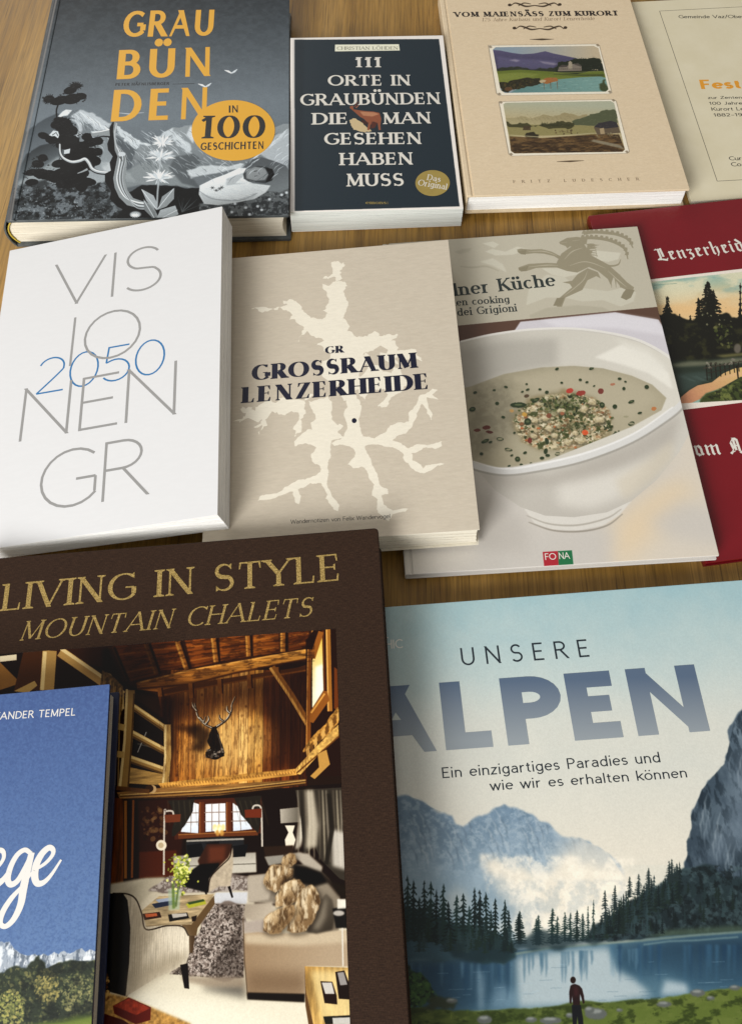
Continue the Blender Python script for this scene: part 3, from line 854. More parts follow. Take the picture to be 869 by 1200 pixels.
    c.poly([(330, 400), (400, 370), (520, 360), (620, 368), (650, 384), (340, 410)], 'a9a38f', .55, 2)
    # ibex body
    c.poly([(440, 192), (458, 158), (500, 128), (545, 118), (560, 140), (575, 165), (640, 200), (680, 235), (700, 255),
            (715, 270), (742, 290), (736, 306), (712, 300), (690, 290), (662, 250), (650, 280), (640, 258), (600, 225),
            (565, 210), (520, 232), (480, 226), (440, 212)], D, 1, 0)
    c.poly([(450, 112), (480, 96), (520, 92), (560, 100), (556, 120), (520, 128), (490, 130), (482, 138), (474, 128),
            (452, 120)], D, 1, 0)
    c.poly([(560, 120), (556, 150), (574, 160), (580, 148), (566, 142), (600, 132), (570, 130), (610, 124)], D, 1, 0)
    for base in ([(545, 80), (580, 74), (630, 76), (680, 84), (720, 104), (738, 136)], [(540, 98), (580, 96), (630, 102),
                 (672, 116), (706, 140), (718, 180)]):
        c.line(base, (10, 12, 12, 11, 9, 4), D, 1, 0, True)
        for k in range(12):
            t = k / 12 * (len(base) - 1)
            i = int(t)
            u = t - i
            x = base[i][0] * (1 - u) + base[i + 1][0] * u
            y = base[i][1] * (1 - u) + base[i + 1][1] * u
            c.poly([(x - 8, y), (x - 2, y - 14), (x + 8, y - 12), (x + 8, y)], D, 1, 0)
    c.line([(690, 180), (680, 200), (650, 206), (620, 196)], (2, 6, 7, 5), D, 1, 0, True)
    c.poly([(452, 182), (430, 168), (390, 158), (352, 156), (318, 160), (290, 152), (284, 142), (300, 138), (340, 142),
            (380, 140), (420, 150), (455, 168)], D, 1, 0)
    c.poly([(285, 150), (322, 142), (318, 162), (300, 160)], '8a826b', 1, 0)
    c.poly([(452, 212), (400, 212), (360, 214), (322, 226), (292, 224), (290, 212), (330, 198), (400, 194), (450, 196)], D, 1, 0)
    c.poly([(290, 216), (330, 204), (322, 226), (300, 228)], '8a826b', 1, 0)
    c.poly([(560, 215), (600, 230), (612, 255), (594, 246), (560, 262), (540, 300), (500, 318), (474, 330), (460, 366),
            (440, 366), (452, 330), (480, 306), (500, 290), (490, 276), (462, 270), (500, 264), (520, 240)], D, 1, 0)
    c.poly([(440, 332), (470, 330), (456, 362), (426, 362)], '8a826b', 1, 0)
    c.poly([(712, 296), (744, 300), (730, 330), (712, 340), (690, 330), (700, 310)], '8a826b', 1, 0)
    for x in (650, 668, 684):
        c.line([(x, 240), (x + 4, 292)], (9, 1), D, 1)
    for pts in ([(470, 180), (500, 150), (540, 135)], [(490, 205), (540, 190), (580, 195), (630, 215)], [(640, 225), (680, 262), (712, 288)],
                [(560, 225), (545, 260), (505, 296), (470, 322)], [(330, 150), (390, 149), (440, 165)], [(330, 210), (400, 203), (445, 204)],
                [(500, 108), (530, 104)], [(455, 116), (480, 112)]):
        c.line(pts, (1, 4, 1), 'b8b19b', .9, 0, True)
    for k in range(6):
        c.line([(556 + k * 3, 122 + k * 8), (582 + k * 3, 120 + k * 9), (594, 128 + k * 9)], (5, 3, 1), D, .9, 0, True)
    # publisher's mark
    c.view(450, 230, 2.074)
    c.poly([(384, 864), (421, 862), (423, 900), (388, 902)], 'a8232f', 1, 0)
    c.poly([(421, 862), (455, 860), (459, 897), (423, 900)], '1d6b41', 1, 0)
    c.view(450, 590, 4.574)
    # joint beside the spine
    c.poly([(470 - 450 + 0, 0), (0, 0), (0, 1)], 'd8d4cf', 0, 0)
    c.grain(.025, 3, 13)
    return c


def paint_rot(fr):
    """the wide picture band only"""
    c = Canvas(fr, fr.x0, fr.x1, -3.62, 7.98, 44, 'e9dfd2')
    c.view(740, 230, 6.317)
    P = [(120, 632), (470, 592), (900, 545), (1400, 500), (1500, 1500), (400, 1536), (330, 1536)]
    P = [(-600, 715), (145, 634), (470, 597), (812, 560), (1500, 490), (1700, 1430), (812, 1508), (380, 1532), (-600, 1600)]
    c.clip(P)
    c.poly(P, '8fb3a6', 1, 0)
    c.poly([(0, 700), (2000, 600), (2000, 1000), (0, 1000)], 'e2c99a', 1, 40)
    c.mottle([(100, 560), (1300, 540), (1300, 840), (100, 800)], 'ddd8b8', .9, 60, .48, 5, 5, (2.2, 1))
    c.mottle([(100, 560), (1300, 540), (1300, 720), (100, 700)], '86aca4', .7, 50, .56, 6, 5, (2.2, 1))
    c.poly([(170, 800), (460, 760), (860, 740), (860, 920), (150, 930)], 'e6b97e', .7, 30)
    c.line([(160, 660), (240, 652), (330, 646)], 4, '4f7a72', .6)
    K = '14140c'
    c.poly([(-600, 1000), (60, 900), (210, 880), (300, 870), (400, 910), (470, 900), (560, 860), (700, 860), (780, 900), (900, 860),
            (1600, 820), (1600, 1200), (60, 1250), (-600, 1300)], K, 1, 2, rough=.5)
    r = np.random.default_rng(5)

    def pine(x, yb, yt, w, n, col=K):
        c.line([(x, yt), (x, yb)], (4, 16), col, 1)
        for k in range(n):
            t = (k + .5) / n
            y = yt + (yb - yt) * t
            ww = w * (.12 + .88 * t) * r.uniform(.7, 1.15)
            for s_ in (-1, 1):
                q = ww * r.uniform(.7, 1.1)
                c.poly([(x, y - 10), (x + s_ * q * .5, y - 2), (x + s_ * q, y + 16), (x + s_ * q * .8, y + 22),
                        (x + s_ * q * .45, y + 18), (x, y + 22)], col, .97, 0, rough=.6)
    pine(262, 940, 738, 70, 9)
    c.line([(250, 740), (262, 900)], (3, 8), K)
    pine(490, 960, 750, 50, 9)
    pine(560, 1000, 628, 165, 19)
    pine(600, 1020, 690, 150, 12)
    pine(800, 900, 640, 30, 6)
    pine(792, 980, 830, 30, 6)
    pine(430, 960, 880, 40, 5)
    pine(350, 960, 870, 50, 5)
    pine(1000, 980, 600, 150, 12)
    pine(1200, 980, 650, 150, 12)
    c.mottle([(100, 950), (1500, 900), (1500, 1260), (100, 1260)], '3a3a1c', .6, 26, .6, 6)
    c.scatter([(600, 960), (740, 960), (740, 1120), (620, 1100)], 50, (6, 16), ['5d6a2c', '3d4520', '8a8a50', '20240f'], .6)
    c.scatter([(480, 780), (700, 800), (760, 960), (540, 960)], 26, (4, 9), ['b8b58c', '8b8f6c'], .6)
    c.view(740, 400, 6.0)
    c.poly([(-600, 160), (500, 130), (900, 90), (900, 300), (500, 340), (300, 460), (-600, 520)], '232c22', .95, 6)
    c.poly([(280, 160), (400, 140), (540, 140), (700, 118), (900, 110), (900, 140), (600, 165), (300, 182)], '7f7f68', .7, 4)
    c.poly([(580, 100), (700, 88), (800, 80), (800, 96), (640, 112)], '9a9358', .7, 4)
    c.poly([(310, 230), (520, 210), (540, 260), (420, 330), (340, 370)], '3c4b45', .8, 5)
    for k in range(14):
        c.line([(330 + k * 14, 250 + k * 5 % 30), (370 + k * 15, 244 + k * 7 % 40)], (1, 3), '6b7f7a', .5, 1)
    path = [(330, 440), (345, 390), (400, 345), (460, 310), (560, 288), (640, 225), (720, 190), (790, 180), (900, 175), (900, 240),
            (760, 250), (690, 290), (620, 330), (520, 365), (480, 405), (400, 440)]
    c.poly(path, 'c58a67', 1, 0, 'd8b878', [(400, 400), (760, 200)])
    c.poly([(560, 290), (700, 225), (900, 200), (900, 215), (700, 250)], 'e0b488', .6, 4)
    c.poly([(480, 405), (520, 365), (620, 335), (700, 290), (770, 250), (900, 240), (900, 430), (470, 450)], '3c4620', 1, 2)
    c.mottle([(470, 400), (700, 290), (900, 250), (900, 440)], '8a8f4a', .6, 18, .55, 7)
    c.mottle([(470, 400), (700, 290), (900, 250), (900, 440)], '14180c', .7, 14, .55, 7)
    for k in range(9):
        x = 520 + k * 32
        c.line([(x, 165 - k * 3), (x + 8, 275 - k * 9)], (8, 7), '1a160f', .95)
    c.line([(500, 190), (640, 165), (820, 130)], 7, '3d352a', .9)
    c.line([(520, 225), (640, 200), (760, 172)], 6, '2a241b', .9)
    c.scatter([(520, 150), (760, 120), (760, 160), (530, 200)], 24, (5, 12), ['7d766a', '9a9384', '2c261e'], .8)
    c.ell(740, 50, 26, 34, '6b6458', .9, 2)
    c.line([(735, 170), (745, 260)], (12, 10), '15120c')
    c.clip()
    c.grain(.05, 3, 14)
    return c


CH_X0, CH_X1, CH_Y0, CH_Y1 = -9.62, 9.76, -13.4, 9.86


def paint_chalet(fr):
    """the photograph mounted on the brown cloth"""
    c = Canvas(fr, CH_X0, CH_X1, CH_Y0, CH_Y1, 48, '2a1a10')
    c.view(120, 730, 2.897)
    BK = '1c110a'
    # roof underside with rafters
    roof = [(-500, -20), (800, -60), (800, 120), (560, 150), (300, 215), (200, 250), (60, 200), (0, 160), (-500, 200)]
    c.poly(roof, '3a2010', 1, 0)
    bays = [((40, 78), (140, 70), (190, 175), (90, 200)), ((165, 68), (245, 62), (290, 150), (200, 165)), ((280, 60), (365, 52), (385, 135), (305, 152)),
            ((398, 50), (482, 42), (490, 115), (400, 130)), ((512, 40), (598, 32), (602, 100), (512, 112)), ((632, 28), (700, 20), (700, 80), (632, 95))]
    for i, b in enumerate(bays):
        c.poly(b, ['6e3c18', '8a4c1c', '8f5220', '94561f', '9a5e24', '6a3a18'][i], 1, 1, '5e3414', [(b[0][0], b[0][1]), (b[2][0], b[2][1])])
        for k in range(6):
            t = (k + .5) / 6
            x0, y0 = b[0][0] * (1 - t) + b[3][0] * t, b[0][1] * (1 - t) + b[3][1] * t
            x1, y1 = b[1][0] * (1 - t) + b[2][0] * t, b[1][1] * (1 - t) + b[2][1] * t
            c.line([(x0, y0), (x1, y1)], (3, 2, 4), ['3a1f0c', 'b87a38', '2c1608'][k % 3], .55, 1)
    for (x, y, x2, y2, w) in ((30, 82, 80, 200, 22), (150, 72, 186, 172, 20), (256, 64, 288, 158, 20), (378, 52, 388, 134, 20),
                              (494, 42, 498, 114, 18), (614, 32, 614, 98, 20), (720, 24, 716, 90, 20)):
        c.line([(x, y), (x2, y2)], (w, w), '8a5a28' if x > 200 else '5d3a1a', 1, 0)
        c.line([(x - w * .35, y), (x2 - w * .35, y2)], (w * .3, w * .3), 'b98745' if x > 200 else '80552a', .9, 1)
        c.line([(x + w * .5, y), (x2 + w * .5, y2)], (w * .35, w * .35), '1b0d05', .9, 1)
    c.poly([(0, 90), (30, 80), (90, 210), (200, 250), (60, 230), (0, 170)], '170c06', .8, 4)
    # end wall of planks
    wall = [(190, 245), (300, 240), (520, 195), (700, 140), (700, 480), (640, 500), (400, 520), (200, 550), (200, 300)]
    c.poly(wall, '6a3d1a', 1, 0)
    xs = [200, 232, 262, 296, 320, 348, 385, 412, 440, 466, 497, 520, 548, 578, 610, 640, 672, 700]
    tones = ['40240f', '7c4c20', 'a06a30', '8a5828', 'a9773a', '8f5f2c', 'b07c3e', 'b98748', 'a8743a', 'c29254', 'a87436', 'b08040',
             '6a3c1a', '5c3216', '693a1a', '4e2a12', '3e200e']
    r = np.random.default_rng(9)
    for i in range(len(xs) - 1):
        a, b = xs[i], xs[i + 1]
        c.poly([(a, 160), (b, 160), (b - 4, 560), (a - 4, 560)], tones[i], 1, 0, tex=.35, tcell=(4, 60))
        for k in range(3):
            x = r.uniform(a + 4, b - 4)
            c.line([(x, 200), (x + r.uniform(-4, 4), 360), (x - 3, 530)], (1, 3, 1), ['3a1e0c', 'd0a060'][r.integers(2)], .35, 1)
        for k in range(3):
            c.ell(r.uniform(a + 5, b - 5), r.uniform(240, 520), 4, 5, '4a2810', .7, 1)
        c.line([(b, 160), (b - 4, 560)], 3, '241206', .85)
    # warm light pool and the shade round it, painted into the pictured planks
    c.poly([(215, 240), (340, 250), (560, 200), (700, 140), (700, 480), (570, 500), (600, 400), (580, 330), (500, 300),
            (420, 310), (340, 330), (250, 340), (215, 300)], '2a1408', .55, 12)
    c.ell(440, 400, 125, 95, 'e8c98a', .42, 26)
    c.ell(380, 450, 120, 70, 'd9b070', .25, 26)
    c.poly([(200, 260), (240, 250), (250, 420), (220, 540), (196, 540)], '150a04', .7, 8)
    c.poly([(280, 365), (330, 340), (370, 372), (345, 440), (300, 430), (320, 400)], '180d06', .75, 6)
    c.poly([(245, 350), (320, 345), (330, 365), (260, 370)], '1d0f06', .6, 5)
    # tie beam
    beam = [(115, 202), (300, 158), (450, 132), (600, 105), (700, 88), (705, 122), (600, 142), (450, 172), (300, 210), (200, 235), (120, 226)]
    c.poly(beam, '8e5c28', 1, 0, 'b98440', [(200, 200), (640, 120)], tex=.3, tcell=(50, 5))
    c.line([(120, 224), (300, 208), (450, 170), (700, 122)], 7, '3a1d0b', .8, 1)
    c.line([(120, 204), (300, 160), (450, 134), (700, 90)], 4, 'd8a55c', .8, 1)
    for k in range(14):
        x = 150 + k * 38
        c.line([(x, 205 - (x - 150) * .19), (x + 60, 196 - (x - 150) * .19)], (1, 3, 1), ['4a260e', 'd9ac66'][k % 2], .6, 0)
    c.poly([(200, 228), (300, 206), (500, 176), (700, 146), (700, 160), (500, 194), (300, 230), (215, 250)], '54300f', .95, 0)
    c.line([(210, 245), (300, 228), (500, 192), (700, 160)], 5, '9a622a', .8, 1)
    for x, y, y2 in ((300, 205, 255), (398, 190, 240), (498, 175, 222), (592, 150, 190), (195, 220, 250)):
        c.line([(x, y), (x + 3, y2)], 16, '8a5826', 1)
        c.line([(x + 8, y), (x + 11, y2)], 5, '2a1408', .9)
    c.line([(575, 150), (640, 245), (700, 345)], (22, 22), '8f5f2a', 1, 0)
    c.line([(569, 152), (634, 248), (694, 348)], (9, 9), 'd7a55c', .9, 0)
    # antlers and head
    for s_, pts in ((1, [(376, 358), (350, 345), (326, 320), (318, 290), (314, 272)]), (1, [(380, 358), (420, 330), (438, 300), (440, 278), (452, 250)]),
                    (1, [(330, 322), (345, 335), (352, 318)]), (1, [(350, 345), (362, 330), (360, 316)]), (1, [(412, 335), (400, 325), (398, 312)]),
                    (1, [(436, 308), (425, 298), (424, 282)]), (1, [(322, 300), (310, 285), (306, 270)])):
        c.line(pts, (9, 7, 3), '2c241d', 1, 0, True)
        c.line([(x - 2, y - 1) for x, y in pts], (3, 3, 1), 'cfc3ae', .85, 0, True)
    c.poly([(374, 352), (386, 350), (394, 375), (402, 400), (412, 430), (414, 452), (385, 464), (352, 458), (350, 440),
            (366, 425), (356, 400), (364, 375)], '191411', 1, 0, rough=.2)
    c.scatter([(352, 430), (412, 425), (414, 456), (385, 464), (350, 456)], 40, (3, 6), ['6a6259', '9a9084', '2b2621'], .9)
    c.line([(392, 378), (402, 410), (408, 440)], (3, 4), '7d7468', .8, 1)
    # right window, posts and plate
    c.poly([(690, 60), (720, 20), (900, 0), (900, 520), (690, 520)], '2c170b', 1, 0)
    c.poly([(712, 128), (748, 30), (752, 225), (712, 290)], 'd8b45a', 1, 0, 'f0e6c4', [(730, 60), (730, 240)])
    c.poly([(722, 150), (748, 140), (750, 220), (720, 270)], 'f3ecd6', .9, 3)
    c.line([(748, 26), (754, 230)], (7, 8), '5a3214')
    c.line([(712, 120), (742, 30)], (20, 18), '8e5a26')
    c.line([(705, 90), (700, 200), (700, 420)], (12, 14), '7c4d20')
    c.line([(697, 90), (692, 420)], 4, 'b88143')
    c.line([(765, 20), (772, 300)], (16, 16), '9a6a30')
    c.line([(760, 20), (766, 300)], 5, 'cf9c58')
    c.poly([(705, 300), (750, 230), (762, 232), (770, 262), (715, 340), (702, 335)], '8a5826', 1, 0)
    c.line([(708, 306), (754, 240)], 6, 'c8924c')
    c.poly([(786, 150), (800, 160), (800, 300), (786, 290)], '6b3c18', 1)
    c.poly([(680, 440), (700, 400), (740, 360), (770, 320), (798, 285), (800, 340), (770, 380), (700, 430)], 'a87c40', 1, 0, rough=.2, tex=.5)
    for k in range(9):
        x, y = 690 + k * 13, 432 - k * 15
        c.poly([(x, y), (x + 10, y - 16), (x + 14, y + 10), (x + 4, y + 24)], ['c79c5c', '6b4a24'][k % 2], .95, 0)
    c.poly([(655, 495), (720, 425), (800, 345), (802, 385), (740, 440), (672, 515), (656, 512)], 'c39a58', 1, 0, tex=.3)
    c.line([(656, 512), (740, 440), (802, 385)], 5, '6a4520')
    c.poly([(730, 445), (760, 430), (772, 480), (720, 530), (705, 520), (735, 490)], 'b38a4c', 1, 0)
    # gallery on the left
    c.poly([(-500, 60), (0, 150), (60, 230), (60, 560), (-500, 620)], '21140b', 1, 2)
    c.view(0, 610, 1.81)
    c.poly([(0, 300), (45, 345), (0, 360)], '8a6434')
    c.poly([(0, 288), (36, 284), (36, 296), (0, 300)], 'd8c8a8')
    c.poly([(50, 280), (90, 275), (88, 360), (30, 362)], '4a2c14')
    c.line([(106, 276), (100, 360)], (30, 30), 'a58450')
    c.line([(96, 278), (90, 360)], (8, 8), 'd8bb84')
    c.poly([(30, 362), (74, 340), (80, 350), (60, 366)], 'b0905a')
    c.line([(128, 278), (210, 335), (260, 372)], (22, 22), 'a98752')
    c.line([(130, 272), (212, 328), (262, 366)], (7, 7), 'd9be8a')
    c.poly([(220, 320), (236, 326), (262, 360), (262, 400), (250, 420), (216, 340)], 'a08456', 1, 0, rough=.2)
    for k in range(5):
        c.line([(222 + k * 9, 330 + k * 9), (226 + k * 9, 400)], (5, 5), ['c7a972', '5a4226'][k % 2], .9)
    c.view(120, 730, 2.897)
    c.poly([(0, 160), (40, 185), (70, 215), (70, 240), (40, 560), (0, 560)], '6b5230', 1, 0, rough=.1, tex=.4)
    for k in range(6):
        c.line([(6 + k * 11, 175 + k * 9), (4 + k * 10, 555)], (5, 5), ['8f7144', '3a2814', 'b0905c'][k % 3], .7)
    c.poly([(100, 250), (230, 340), (230, 550), (100, 560)], '1a110a', 1, 2)
    c.line([(120, 410), (180, 425)], 5, '4a4640')
    c.line([(150, 370), (120, 440)], 3, '8d8a84')
    for (a, b, w) in (((105, 285), (218, 362), 22), ((100, 375), (214, 436), 24), ((95, 462), (210, 502), 26)):
        c.line([a, b], (w, w), '8f7040', 1)
        c.line([(a[0], a[1] - w * .3), (b[0], b[1] - w * .3)], (w * .35, w * .35), 'cbb07a', .95)
        c.line([(a[0], a[1] + w * .4), (b[0], b[1] + w * .4)], (w * .25, w * .25), '4d3719', .9)
    c.poly([(94, 490), (212, 515), (210, 552), (92, 545)], '9a7a48', 1, 0, tex=.3, tcell=(40, 5))
    c.line([(96, 228), (88, 400), (74, 556)], (30, 32), '8e7042', 1)
    c.line([(84, 225), (76, 400), (60, 556)], (8, 9), 'c9ae7a', .95)
    c.line([(108, 240), (100, 400), (88, 556)], (5, 5), '4c3618', .9)
    c.line([(220, 345), (222, 450), (214, 548)], (24, 24), '9a7c4a', 1)
    c.line([(214, 345), (214, 450), (206, 548)], (7, 7), 'cfb683', .9)
    c.line([(50, 350), (76, 356)], 22, 'a98a56')
    c.line([(50, 445), (74, 448)], 22, 'a98a56')
    # floor beam across
    c.poly([(190, 545), (400, 520), (655, 495), (660, 516), (420, 545), (200, 560)], 'b98a48', 1, 0, tex=.3, tcell=(40, 5))
    for k in range(46):
        x = 200 + k * 10
        c.line([(x, 552 - (x - 200) * .11), (x + 3, 560 - (x - 200) * .11)], 3, '6a4520', .7)
    c.poly([(50, 575), (200, 560), (420, 548), (690, 530), (690, 548), (400, 585), (60, 600)], '7a5a34', 1, 0, tex=.3, tcell=(60, 4))
    for k, cl in enumerate(('c7a468', '3b2411', '9a7440', '2a180b')):
        c.line([(60, 584 + k * 5), (400, 566 + k * 5), (690, 534 + k * 4)], 3, cl, .8)
    c.ell(170, 564, 14, 14, 'b2946a')
    c.ell(160, 562, 14, 13, '3a2412')
    c.line([(48, 560), (160, 572)], 14, '5c3d1e')
    # room below: dark backdrop
    c.poly([(-500, 600), (50, 600), (400, 588), (700, 552), (900, 540), (900, 2000), (-500, 2000)], '20150f', 1, 0)
    c.view(120, 930, 2.414)
    c.poly([(22, 10), (60, 14), (60, 250), (22, 260)], '5a3418', 1, 0, tex=.4, tcell=(6, 60))
    c.line([(66, 20), (66, 240)], 8, '8a5c2c')
    c.line([(88, 18), (84, 238)], 6, '7a4a22')
    c.poly([(100, 20), (240, 10), (220, 200), (106, 220)], '33190f', 1, 2)
    c.poly([(105, 165), (210, 160), (210, 235), (104, 240)], '4c2413', 1, 1)
    c.scatter([(110, 40), (180, 40), (180, 140), (110, 140)], 60, (3, 9), ['5a4028', '2b180e', '7b6040'], .6)
    # window
    c.poly([(195, 20), (450, 8), (452, 112), (205, 130)], '4a281a', 1, 0)
    for q in ([(222, 108), (254, 24), (273, 30), (271, 112)], [(292, 30), (348, 27), (349, 104), (292, 108)], [(369, 26), (388, 40), (424, 100), (370, 106)]):
        c.poly(q, 'e9edf0', 1, 0, 'c6ccd4', [(300, 30), (300, 110)])
    for x in (310, 330):
        c.line([(x, 28), (x, 106)], 3, '8b7a70', .9)
    for y in (54, 80):
        c.line([(225, y + 2), (272, y), (349, y - 2), (410, y - 3)], 3, '8b7a70', .9)
    c.line([(252, 40), (250, 110)], 2, '8b7a70', .9)
    c.line([(388, 36), (392, 104)], 2, '8b7a70', .9)
    for x in (281, 357):
        c.line([(x, 24), (x, 112)], 14, '5e331c')
        c.line([(x - 5, 24), (x - 5, 112)], 4, '80502e')
    c.line([(215, 122), (330, 116), (440, 112)], 12, '633a20')
    c.line([(215, 116), (440, 106)], 3, '8f6238')
    # curtains beside the window
    for q in ([(185, 20), (262, 14), (256, 50), (232, 92), (205, 120), (196, 120), (205, 70)],
              [(372, 12), (450, 6), (448, 70), (440, 112), (424, 96), (392, 60), (380, 30)]):
        c.poly(q, '2c2721', 1, 0, rough=.1)
        for k in range(6):
            t = k / 5
            c.line([(q[0][0] * (1 - t) + q[1][0] * t, 20), (q[0][0] * (1 - t) + q[1][0] * t + (6 if q[0][0] < 300 else 20), 90)], (2, 5, 1), '57503f', .7, 1)
    # lamps
    c.line([(174, 230), (176, 60), (182, 50), (198, 50), (202, 62)], 5, 'b9b1a4', 1, 0, True)
    c.poly([(176, 60), (222, 58), (220, 80), (178, 82)], '6b3c26', 1)
    c.ell(167, 146, 15, 15, 'd8cbb4')
    c.ell(166, 146, 8, 8, 'b3a183')
    c.line([(452, 150), (450, 60), (446, 36), (430, 34), (424, 44)], 5, 'b9b1a4', 1, 0, True)
    c.poly([(402, 46), (450, 42), (450, 68), (404, 68)], '6b3420', 1)
    c.poly([(502, 44), (556, 38), (562, 80), (504, 84)], 'aaa294', 1, 0, '5c564c', [(500, 60), (562, 60)])
    c.poly([(516, 90), (544, 90), (538, 110), (546, 130), (536, 165), (520, 165), (516, 130), (526, 110)], 'd5ccb8', 1)
    c.poly([(560, 60), (580, 90), (560, 150), (545, 160), (552, 100)], 'e4dcc9', .8, 3)
    for k in range(7):
        c.ell(318 + k * 4, 95 + (k % 3) * 8, 6, 9, ['e7c98a', 'f0e4c0', 'b88c4a'][k % 3], .9, 1)
    # grey curtains right
    c.poly([(545, -10), (720, -20), (720, 260), (670, 240), (620, 190), (600, 150), (570, 170), (560, 60)], '3d372f', 1, 0)
    for k in range(14):
        x = 552 + k * 10
        c.line([(x, -10), (x + 4, 80), (x + 2 + (k % 3) * 5, 170 + k * 3)], (3, 6, 3), ['857c6e', '2a251f', '5f574b', 'a29884'][k % 4], .8, 1)
    c.poly([(574, -10), (596, -10), (612, 90), (606, 150), (574, 156), (580, 80)], 'b8ae9b', .85, 4)
    c.poly([(648, 100), (684, 110), (686, 216), (650, 205)], 'c5beb2', .85, 4)
    c.line([(640, 0), (650, 100), (632, 200)], 12, '2a251f', .9, 1)
    # floor and rug
    c.poly([(22, 255), (110, 240), (430, 235), (430, 320), (700, 300), (900, 500), (900, 900), (0, 900), (0, 560)], 'b3a994', 1, 2, 'cfc8b4',
           [(200, 250), (300, 640)])
    c.poly([(20, 300), (120, 240), (180, 236), (120, 300), (90, 330)], 'a39a86', .9, 3)
    c.poly([(130, 275), (190, 232), (412, 234), (412, 276), (250, 280)], '6a5f58', 1, 1, rough=.2)
    c.mottle([(130, 275), (190, 232), (412, 234), (412, 276), (250, 280)], 'aaa198', .8, 5, .5, 8, 1)
    c.poly([(320, 280), (412, 278), (408, 312), (310, 312)], 'b9b9ba', 1, 1)
    rug = [(310, 312), (404, 314), (398, 400), (400, 520), (300, 520), (190, 510), (232, 470), (244, 400), (270, 400)]
    c.poly(rug, '7c7068', 1, 1, rough=.25)
    c.mottle(rug, 'b7aca2', .9, 4, .5, 10, 0)
    c.mottle(rug, '3a322d', .9, 4, .55, 10, 0)
    c.poly([(330, 312), (402, 314), (400, 360), (352, 420), (300, 518), (398, 522), (400, 400)], '2e2722', .45, 8)
    c.poly([(280, 545), (400, 530), (408, 580), (290, 555)], '54504a', .8, 8)
    c.poly([(70, 560), (300, 590), (570, 660), (300, 760), (0, 760)], 'd5cfbc', .9, 12)
    c.poly([(220, 515), (400, 520), (398, 548), (300, 546), (230, 530)], '8b7d6c', .8, 4)
    # back sofa
    c.poly([(236, 134), (400, 126), (404, 180), (240, 182)], '2a2a2c', 1, 1, rough=.1)
    c.poly([(200, 176), (434, 166), (436, 222), (204, 234)], '8f897e', 1, 1, 'b3ada0', [(200, 176), (200, 220)])
    c.line([(204, 206), (434, 198)], 3, '5a554c', .8)
    for q in ([(238, 146), (280, 140), (292, 176), (244, 182)], [(360, 150), (412, 142), (404, 178), (366, 180)], [(290, 140), (330, 134), (330, 160)]):
        c.poly(q, '17171a', 1, 0)
    c.line([(238, 134), (400, 128)], 5, 'b0a99c', .8)
    c.line([(232, 228), (232, 250)], 4, '17110c')
    c.poly([(458, 178), (512, 172), (514, 196), (470, 204)], '8a857b', 1, 1)
    c.poly([(455, 150), (540, 146), (540, 170), (460, 176)], '33241a', 1, 1)
    # armchair in the middle
    c.poly([(296, 142), (366, 142), (370, 176), (330, 250), (300, 278), (270, 190)], '3d2419', 1, 1)
    c.poly([(300, 150), (350, 148), (345, 190), (300, 196)], '6b3c28', .7, 4)
    c.poly([(222, 238), (276, 200), (330, 196), (330, 230), (296, 280), (226, 262)], '15110f', 1, 1)
    c.poly([(330, 206), (356, 180), (369, 152), (370, 200), (362, 262), (330, 262), (300, 280), (302, 240)], 'a99c88', 1, 1, tex=.1)
    c.line([(366, 145), (360, 180), (330, 210), (306, 238), (298, 280)], 3, '241a13', .9, 0, True)
    c.line([(358, 262), (368, 294)], (8, 5), '1a120c')
    c.line([(292, 276), (296, 292)], (6, 4), '1a120c')
    # table with books and flowers
    c.poly([(110, 332), (160, 290), (316, 284), (292, 330), (252, 372), (120, 376)], '9c8a6c', 1, 0, tex=.3, tcell=(30, 5))
    c.poly([(120, 374), (252, 370), (316, 288), (318, 312), (270, 380), (266, 402), (128, 396)], '5f4c34', 1, 0)
    c.poly([(240, 400), (262, 402), (256, 450), (244, 450)], '4a3927')
    for q, cl in (([(140, 312), (200, 300), (212, 312), (150, 324)], '2b3140'), ([(150, 300), (206, 292), (214, 300), (160, 308)], '8c93a0'),
                  ([(236, 312), (290, 300), (294, 312), (244, 324)], '9c9a3a'), ([(240, 308), (286, 298), (290, 304), (246, 314)], '3a4a2a'),
                  ([(186, 342), (240, 336), (246, 352), (190, 362)], '1d1a18'), ([(196, 340), (238, 338), (240, 346), (200, 352)], 'a9a298'),
                  ([(112, 340), (162, 334), (168, 350), (118, 358)], '37231b'), ([(120, 340), (154, 338), (156, 346), (124, 350)], 'a45a3a'),
                  ([(252, 348), (268, 344), (264, 360), (254, 362)], '2b2018')):
        c.poly(q, cl, 1, 0)
    c.poly([(186, 270), (222, 270), (218, 328), (188, 330)], '9aa690', .7, 1)
    c.line([(200, 250), (202, 325)], 8, '5d7034', .8, 1)
    c.line([(216, 255), (208, 320)], 5, '4a5c2a', .8, 1)
    r = np.random.default_rng(21)
    for k in range(200):
        x, y = r.normal(220, 15), r.normal(222, 20)
        c.ell(x, y, r.uniform(2, 6), r.uniform(2, 4), ['b8ba58', '98a040', 'd6d488', '626c2c', '7c883a', 'e6e6b0'][r.integers(5)], .9, 0, r.uniform(0, 180), n=8)
    # sofa right
    c.poly([(414, 232), (470, 225), (520, 200), (600, 200), (640, 240), (672, 290), (664, 330), (470, 310), (414, 306)], '7f7669', 1, 1)
    c.poly([(412, 232), (466, 228), (480, 262), (470, 300), (412, 308)], 'a3998a', 1, 2)
    c.poly([(404, 312), (480, 306), (492, 360), (440, 366), (398, 350)], '94897a', 1, 2, 'b0a594', [(404, 312), (470, 360)])
    c.poly([(394, 362), (470, 355), (470, 400), (394, 396)], 'a0958a', 1, 2)
